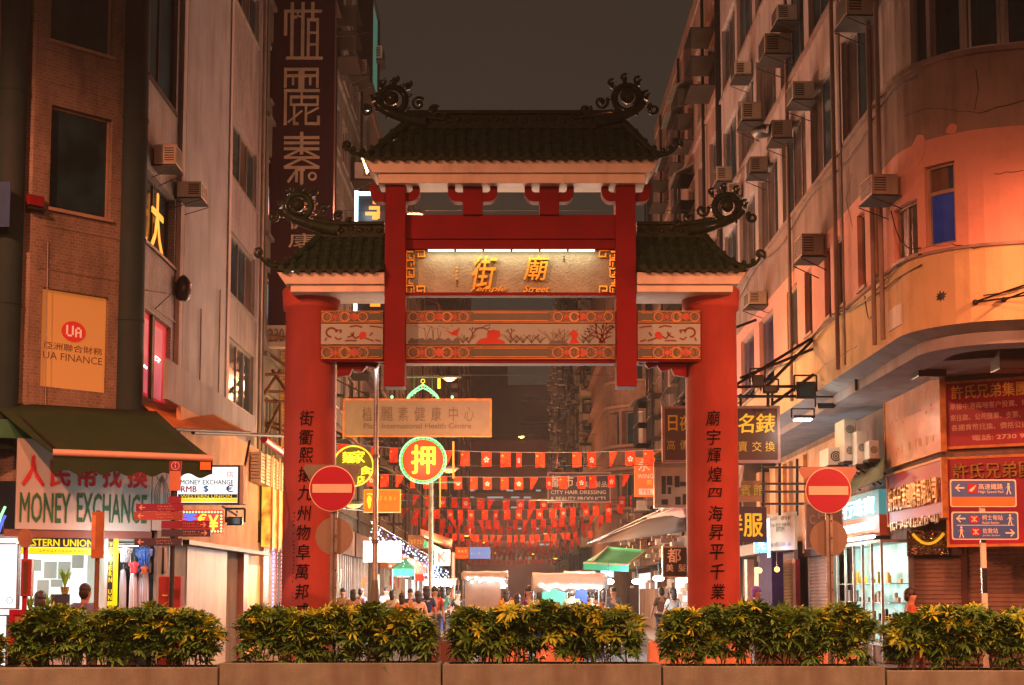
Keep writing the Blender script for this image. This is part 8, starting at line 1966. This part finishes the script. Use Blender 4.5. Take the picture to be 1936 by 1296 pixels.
ROS = {'a': [rosette(k, M['leaf_a'], .17, 17, .8) for k in range(4)], 'b': [rosette(10+k, M['leaf_b'], .175, 19, .55) for k in range(5)], 'c': [rosette(20+k, M['leaf_c'], .17, 19, .5) for k in range(5)], 'l': [rosette(30+k, M['leaf_l'], .19, 10, .5) for k in range(2)]}
hedges = [(24, 422, 1148, 1262, 'wide shrub row in the lower left planter'), (448, 828, 1146, 1256, 'shrub row in front of the left column'), (846, 1220, 1142, 1256, 'shrub row in the middle in front of the crowd'), (1246, 1658, 1144, 1258, 'shrub row in front of the right column'), (1674, 2080, 1148, 1264, 'shrub row at the lower right below the direction plates'), (-150, 4, 1185, 1275, 'shrub just showing at the left edge')]
for hi, (u0, u1, vt, vb, lb) in enumerate(hedges):
    R = random.Random(50+hi); x0, x1 = at(u0, 1200, PY).x, at(u1, 1200, PY).x; z0, z1 = zpl(vb)-.03, at(968, vt, PY).z
    t = thing('shrub_row', lb, 'shrub', ((x0+x1)/2, PY, z0), 0, 'clipped shrub rows'); W_ = x1-x0; n = int(100*W_)
    n = min(n, 290)
    big = MB()
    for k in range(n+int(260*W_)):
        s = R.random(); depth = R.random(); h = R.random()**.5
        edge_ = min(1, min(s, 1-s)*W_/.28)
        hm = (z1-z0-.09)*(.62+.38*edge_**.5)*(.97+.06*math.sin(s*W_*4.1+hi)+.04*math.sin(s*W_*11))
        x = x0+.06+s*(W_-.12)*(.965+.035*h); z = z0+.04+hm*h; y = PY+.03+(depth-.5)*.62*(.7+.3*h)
        low = h < .45; gold = R.random() < (.75*h**1.6 if depth < .7 else .5*h)  # lit gold tops and shaded lower leaves are put in by leaf colour
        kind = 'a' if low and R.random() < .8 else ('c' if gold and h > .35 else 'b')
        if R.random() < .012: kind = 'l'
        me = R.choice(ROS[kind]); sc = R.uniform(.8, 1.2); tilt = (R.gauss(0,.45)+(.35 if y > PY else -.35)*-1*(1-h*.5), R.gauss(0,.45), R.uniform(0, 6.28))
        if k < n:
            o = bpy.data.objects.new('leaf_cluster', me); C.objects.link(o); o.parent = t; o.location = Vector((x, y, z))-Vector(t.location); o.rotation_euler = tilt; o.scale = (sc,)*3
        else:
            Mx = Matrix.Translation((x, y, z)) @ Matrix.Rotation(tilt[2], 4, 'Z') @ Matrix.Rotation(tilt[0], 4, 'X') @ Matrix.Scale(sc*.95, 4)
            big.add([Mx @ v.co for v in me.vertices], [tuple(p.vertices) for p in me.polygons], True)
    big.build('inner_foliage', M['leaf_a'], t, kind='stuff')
    q = MB()
    for k in range(int(W_*12)):
        x = x0+.1+R.random()*(W_-.2); y = PY+R.uniform(-.15,.2); q.tube([(x, y, z0-.02), (x+R.uniform(-.04,.04), y, z0+.15), (x+R.uniform(-.1,.1), y, z0+.32)], [.010,.008,.005], 5)
    q.build('stems', M['stem'], t, kind='stuff')
for (u, v, lb) in ((85, 1238, 'bright lime sprout at the foot of the left shrubs'), (317, 1240, 'small lime sprout low in the left shrubs')):
    p = at(u, v, PY-.22); t = thing('sprout', lb, 'plant', tuple(p)); o = bpy.data.objects.new('leaves', ROS['l'][0]); C.objects.link(o); o.parent = t; o.scale = (1.15,)*3; tag(o, kind='stuff')

# ------------------------------------------------------------------ people
def skin_mesh(name, pts, edges, radii, level=1):
    me = bpy.data.meshes.new(name); me.from_pydata(pts, edges, []); ob = bpy.data.objects.new(name, me); C.objects.link(ob)
    ob.modifiers.new('skin', 'SKIN'); ob.modifiers['skin'].use_smooth_shade = True
    for i, r in enumerate(radii): me.skin_vertices[0].data[i].radius = (r, r) if not isinstance(r, tuple) else r
    me.skin_vertices[0].data[0].use_root = True
    sb = ob.modifiers.new('sub', 'SUBSURF'); sb.levels = level; sb.render_levels = level
    dg = bpy.context.evaluated_depsgraph_get(); dg.update(); out = bpy.data.meshes.new_from_object(ob.evaluated_get(dg)); out.name = name
    bpy.data.objects.remove(ob); return out
def body_meshes(pose):
    """standing figure about 1.70 m, facing -y; pose = dict of hand and foot positions"""
    J = dict(pel=(0,0,.95), bel=(0,.0,1.08), ch=(0,.0,1.27), neck=(0,.01,1.44), hd0=(0,-.005,1.52), hd1=(0,-.015,1.62))
    for s, k in ((-1,'l'), (1,'r')):
        J['sh'+k] = (s*.17, .01, 1.38); J['el'+k] = pose.get('el'+k, (s*.24, .03, 1.10)); J['wr'+k] = pose.get('wr'+k, (s*.25, -.06, .87))
        J['hi'+k] = (s*.09, 0, .90); J['kn'+k] = pose.get('kn'+k, (s*.10, -.02, .49)); J['an'+k] = pose.get('an'+k, (s*.10, .02, .09)); a = J['an'+k]; J['to'+k] = (a[0]+s*.02, a[1]-.15, .04)
    P_ = []; E_ = []; R_ = []; ix = {}
    def v(n, p, r): ix[n] = len(P_); P_.append(p); R_.append(r); return ix[n]
    rr = dict(pel=(.135,.10), bel=(.125,.095), ch=(.15,.105), neck=.055, hd0=.075, hd1=(.082,.098))
    for n in ('pel','bel','ch','neck','hd0','hd1'): v(n, J[n], rr[n])
    E_ += [(0,1),(1,2),(2,3),(3,4),(4,5)]
    for k in 'lr':
        s = -1 if k == 'l' else 1
        v('sh'+k, J['sh'+k], .055); v('el'+k, J['el'+k], .04); v('wr'+k, J['wr'+k], .026)
        E_ += [(2, ix['sh'+k]), (ix['sh'+k], ix['el'+k]), (ix['el'+k], ix['wr'+k])]
        w = Vector(J['wr'+k]); d = (w-Vector(J['el'+k])).normalized(); side = Vector((0,1,0)) if abs(d.y) < .8 else Vector((0,0,1)); side = (side-d*side.dot(d)).normalized()
        pm = w+d*.07; v('pa'+k, tuple(pm), (.032,.018)); E_.append((ix['wr'+k], ix['pa'+k]))
        for f in range(4):
            o_ = side*(.024-.016*f); l = (.07,.078,.073,.058)[f]
            a = v('f%d%s' % (f, k), tuple(pm+o_+d*.035), .009); b = v('g%d%s' % (f, k), tuple(pm+o_*1.15+d*(.03+l*.6)+Vector((-s*.008,-.006,0))), .0085); c_ = v('h%d%s' % (f, k), tuple(pm+o_*1.15+d*(.03+l)+Vector((-s*.022,-.012,0))), .007)
            E_ += [(ix['pa'+k], a), (a, b), (b, c_)]
        a = v('t1'+k, tuple(w+d*.045+side*-.0+Vector((-s*.0,-.035,0))), .011); b = v('t2'+k, tuple(w+d*.085+Vector((-s*.012,-.05,0))), .009); E_ += [(ix['wr'+k], a), (a, b)]
        v('hi'+k, J['hi'+k], .09); v('kn'+k, J['kn'+k], .055); v('an'+k, J['an'+k], .036); v('to'+k, J['to'+k], .035)
        E_ += [(0, ix['hi'+k]), (ix['hi'+k], ix['kn'+k]), (ix['kn'+k], ix['an'+k]), (ix['an'+k], ix['to'+k])]
    v('nose', (0,-.115,1.605), .014); E_.append((ix['hd1'], ix['nose']))
    for s in (-1, 1): n = 'ear%d' % s; v(n, (s*.092,.01,1.60), .014); E_.append((ix['hd1'], ix[n]))
    body = skin_mesh('body', P_, E_, R_)
    sp = [J['pel'], J['bel'], J['ch'], (0,.01,1.415)]; sr = [(.155,.12), (.142,.112), (.168,.122), .07]; se = [(0,1),(1,2),(2,3)]
    for k in 'lr': n0 = len(sp); e = Vector(J['el'+k]); s_ = Vector(J['sh'+k]); sp += [tuple(s_), tuple(s_+(e-s_)*.8)]; sr += [.072, .058]; se += [(2, n0), (n0, n0+1)]
    shirt = skin_mesh('shirt', sp, se, sr)
    sp = [(0,0,.97)]; sr = [(.15,.115)]; se = []
    for k in 'lr': n0 = len(sp); sp += [J['hi'+k], J['kn'+k], tuple(Vector(J['an'+k])+Vector((0,0,.02)))]; sr += [.10, .068, .055]; se += [(0,n0), (n0,n0+1), (n0+1,n0+2)]
    trous = skin_mesh('trousers', sp, se, sr)
    q = MB()
    for k in 'lr': a = Vector(J['an'+k]); q.ball(a+Vector((0,-.06,-.04)), .06, 10, 6, (.8,2.1,.75))
    shoes = q.data('shoes')
    q = MB(); q.ball((0,.015,1.645), .099, 14, 10, (.93,1.06,1.03)); q.ball((0,.06,1.585), .085, 12, 8, (1.0,.75,1.1)); hair = q.data('hair')
    q = MB(); q.ball((0,.018,1.645), .108, 14, 10, (.95,1.08,1.05)); q.ball((0,.07,1.53), .095, 12, 8, (1.0,.6,1.6)); hair2 = q.data('long_hair')
    q = MB()
    for s in (-1, 1): q.ball((s*.033,-.098,1.63), .011, 8, 5, (1.2,.5,.7))
    q.ball((0,-.105,1.565), .02, 8, 5, (1.2,.4,.3)); face = q.data('face')
    return dict(body=body, shirt=shirt, trousers=trous, shoes=shoes, hair=hair, long_hair=hair2, face=face)
POSES = [body_meshes({}), body_meshes(dict(knl=(-.10,-.12,.50), anl=(-.10,-.22,.09), knr=(.1,.06,.5), anr=(.1,.22,.12), ell=(-.23,.10,1.12), wrl=(-.22,.12,.88), elr=(.23,-.05,1.12), wrr=(.21,-.20,.92))),
         body_meshes(dict(ell=(-.25,-.08,1.14), wrl=(-.14,-.30,1.12), elr=(.25,-.08,1.14), wrr=(.14,-.30,1.10))), body_meshes(dict(elr=(.33,-.06,1.2), wrr=(.46,-.2,1.0)))]
CM = {}
def cmat(c_):
    if c_ not in CM: CM[c_] = mat('cloth_%d' % len(CM), c_, .85, var=.12, scale=12)
    return CM[c_]
def person(label, x, y, rz, pose, shirt, pants, sc=1.0, long=False, group=None, hair=None, z=.0):
    t = thing('person', label, 'person', (x, y, z), rz, group); t.scale = (sc,)*3; P_ = POSES[pose]
    for nm, mm in (('body', M['skin']), ('shirt', cmat(shirt)), ('trousers', cmat(pants)), ('shoes', M['black']), ('long_hair' if long else 'hair', hair or M['hair']), ('face', M['ink'])):
        o = bpy.data.objects.new('hair' if nm == 'long_hair' else nm, P_[nm]); C.objects.link(o); o.parent = t
        if not o.data.materials: o.data.materials.append(mm)
        o.material_slots[0].link = 'OBJECT'; o.material_slots[0].material = mm
        if nm in ('body',): pass
    return t
def fwd(rz): return rz
# two customers at the exchange counter (seen from behind)
p = at(76, 1150, 22.6); person('woman in a dark blue top with dark hair at the exchange counter', p.x, 22.6, PI+.15, 2, (.03,.05,.22), (.02,.02,.03), .92, True, z=.0)
p = at(157, 1150, 22.2); person('man in a blue-grey shirt with bushy hair at the exchange counter', p.x, 22.3, PI-.1, 2, (.16,.20,.42), (.04,.04,.06), .99, False, z=.0)
p = at(1424, 1150, 31); person('person in violet cap and jacket walking by the warm lit shop', p.x, 30.5, PI*.5, 3, (.09,.05,.22), (.03,.03,.06), .98, False, hair=cmat((.25,.12,.5)))
p = at(1716, 1150, 24.6); person('person in an orange red top passing the display window', p.x, 24.4, PI*.5, 1, (.42,.10,.05), (.10,.03,.03), .95, False)
crowd = [(648,36,'beige'),(668,33,'tan'),(683,38,'grey-violet'),(730,40,'white'),(742,36,'cream'),(760,31,'orange'),(776,34,'dark blue'),(790,29,'peach'),(806,30,'navy'),(822,32,'red'),(836,35,'dark green'),(848,42,'brown'),(866,38,'black'),(884,46,'grey'),(898,45,'taupe'),(930,36,'charcoal'),(958,29,'bright orange'),(978,27,'olive'),(1000,30,'plum'),(1012,34,'vermilion'),(1030,38,'maroon'),(1063,33,'coral'),(1082,28,'dark olive'),(1098,31,'red and white'),(1118,29,'striped'),(1128,32,'rust'),(1142,36,'black'),(1160,33,'slate'),(1250,33,'brown'),(1272,31,'pale grey'),(960,48,'dim red'),(1046,50,'sand'),(712,46,'umber')]
cc_ = dict(beige=(.42,.32,.24), tan=(.38,.24,.15), cream=(.55,.46,.34), orange=(.6,.22,.05), peach=(.6,.33,.2), navy=(.03,.04,.10), red=(.45,.05,.04), brown=(.16,.09,.06), black=(.02,.02,.02), grey=(.25,.24,.24), taupe=(.24,.19,.16), charcoal=(.06,.06,.06), olive=(.14,.12,.05), plum=(.15,.05,.10), vermilion=(.6,.09,.03), maroon=(.18,.03,.03), coral=(.6,.16,.10), rust=(.35,.10,.04), slate=(.10,.12,.15), sand=(.42,.33,.22), umber=(.14,.08,.04), white=(.6,.58,.55))
cc_.update({'grey-violet':(.25,.2,.28),'dark blue':(.04,.06,.16),'dark green':(.04,.10,.06),'bright orange':(.75,.20,.02),'dark olive':(.09,.08,.04),'red and white':(.55,.2,.18),'striped':(.3,.3,.28),'pale grey':(.42,.42,.42),'dim red':(.3,.06,.05)})
R = random.Random(77); seen_ = {}
where = [(700,'behind the left no entry sign'),(750,'right of the tall pole'),(812,'under the icicle lights'),(870,'left of the grey stall curtain'),(905,'before the grey stall curtain'),(990,'left of the tarpaulin stall'),(1060,'before the teal stall cloth'),(1150,'at the tarpaulin stall end'),(1300,'by the right column')]
for i, (u, Y, cn) in enumerate(crowd):
    w_ = next(s for lim, s in where if u < lim); long = R.random() < .4
    kind = 'woman' if long else 'man'
    act = 'walking off' if i % 3 else 'facing us'
    lb = '%s in %s %s top %s %s' % (kind, 'an' if cn[0] in 'aou' else 'a', cn, act, w_)
    Y += 8; x = at(u, 1150, Y).x; person(lb, x, Y, (PI if i % 3 else 0)+R.uniform(-.6, .6), R.choice([0,1,1,2]), cc_[cn], R.choice([(.03,.03,.05),(.06,.06,.09),(.10,.08,.06)]), R.uniform(.88, 1.0), long, 'crowd in the street')
light('crowd_fill', (-1.5, 31, 4.2), 650, (1,.5,.24), .3); light('crowd_fill', (1.5, 44, 3.8), 900, (1,.62,.38), .3)  # warm fill added over the crowd
# wires and hanging cables across the street
wr = thing('overhead_cable', 'thin black cables slung across the upper left street wall', 'cable', (-6, 37, 12)); q = MB()
for (a, b, Y0), (c_, d, Y1) in (((520, 48, 37), (700, 60, 55)), ((470, 10, 36), (640, 50, 45)), ((640, 960, 40), (760, 935, 48))):
    A0_, A1_ = at(a, b, Y0), at(c_, d, Y1); q.tube([A0_+(A1_-A0_)*k/10-Vector((0,0,.25*math.sin(PI*k/10))) for k in range(11)], .015, 4)
q.build('cable', M['black'], wr)
# ------------------------------------------------------------------ night haze over the street
q = MB(); q.box(-95, -45, -1.2, 95, 420, 60); hz = q.build('haze', [], None, kind='stuff')
mh = bpy.data.materials.new('haze_air'); mh.use_nodes = True; nh = mh.node_tree; nh.nodes.clear()
vo = nh.nodes.new('ShaderNodeOutputMaterial'); pv = nh.nodes.new('ShaderNodeVolumePrincipled'); pv.inputs['Color'].default_value = (.78,.85,.88,1); pv.inputs['Density'].default_value = .00055; pv.inputs['Anisotropy'].default_value = .3
nh.links.new(pv.outputs[0], vo.inputs['Volume']); hz.data.materials.append(mh)
S.cycles.volume_bounces = 0; S.cycles.volume_step_rate = 4
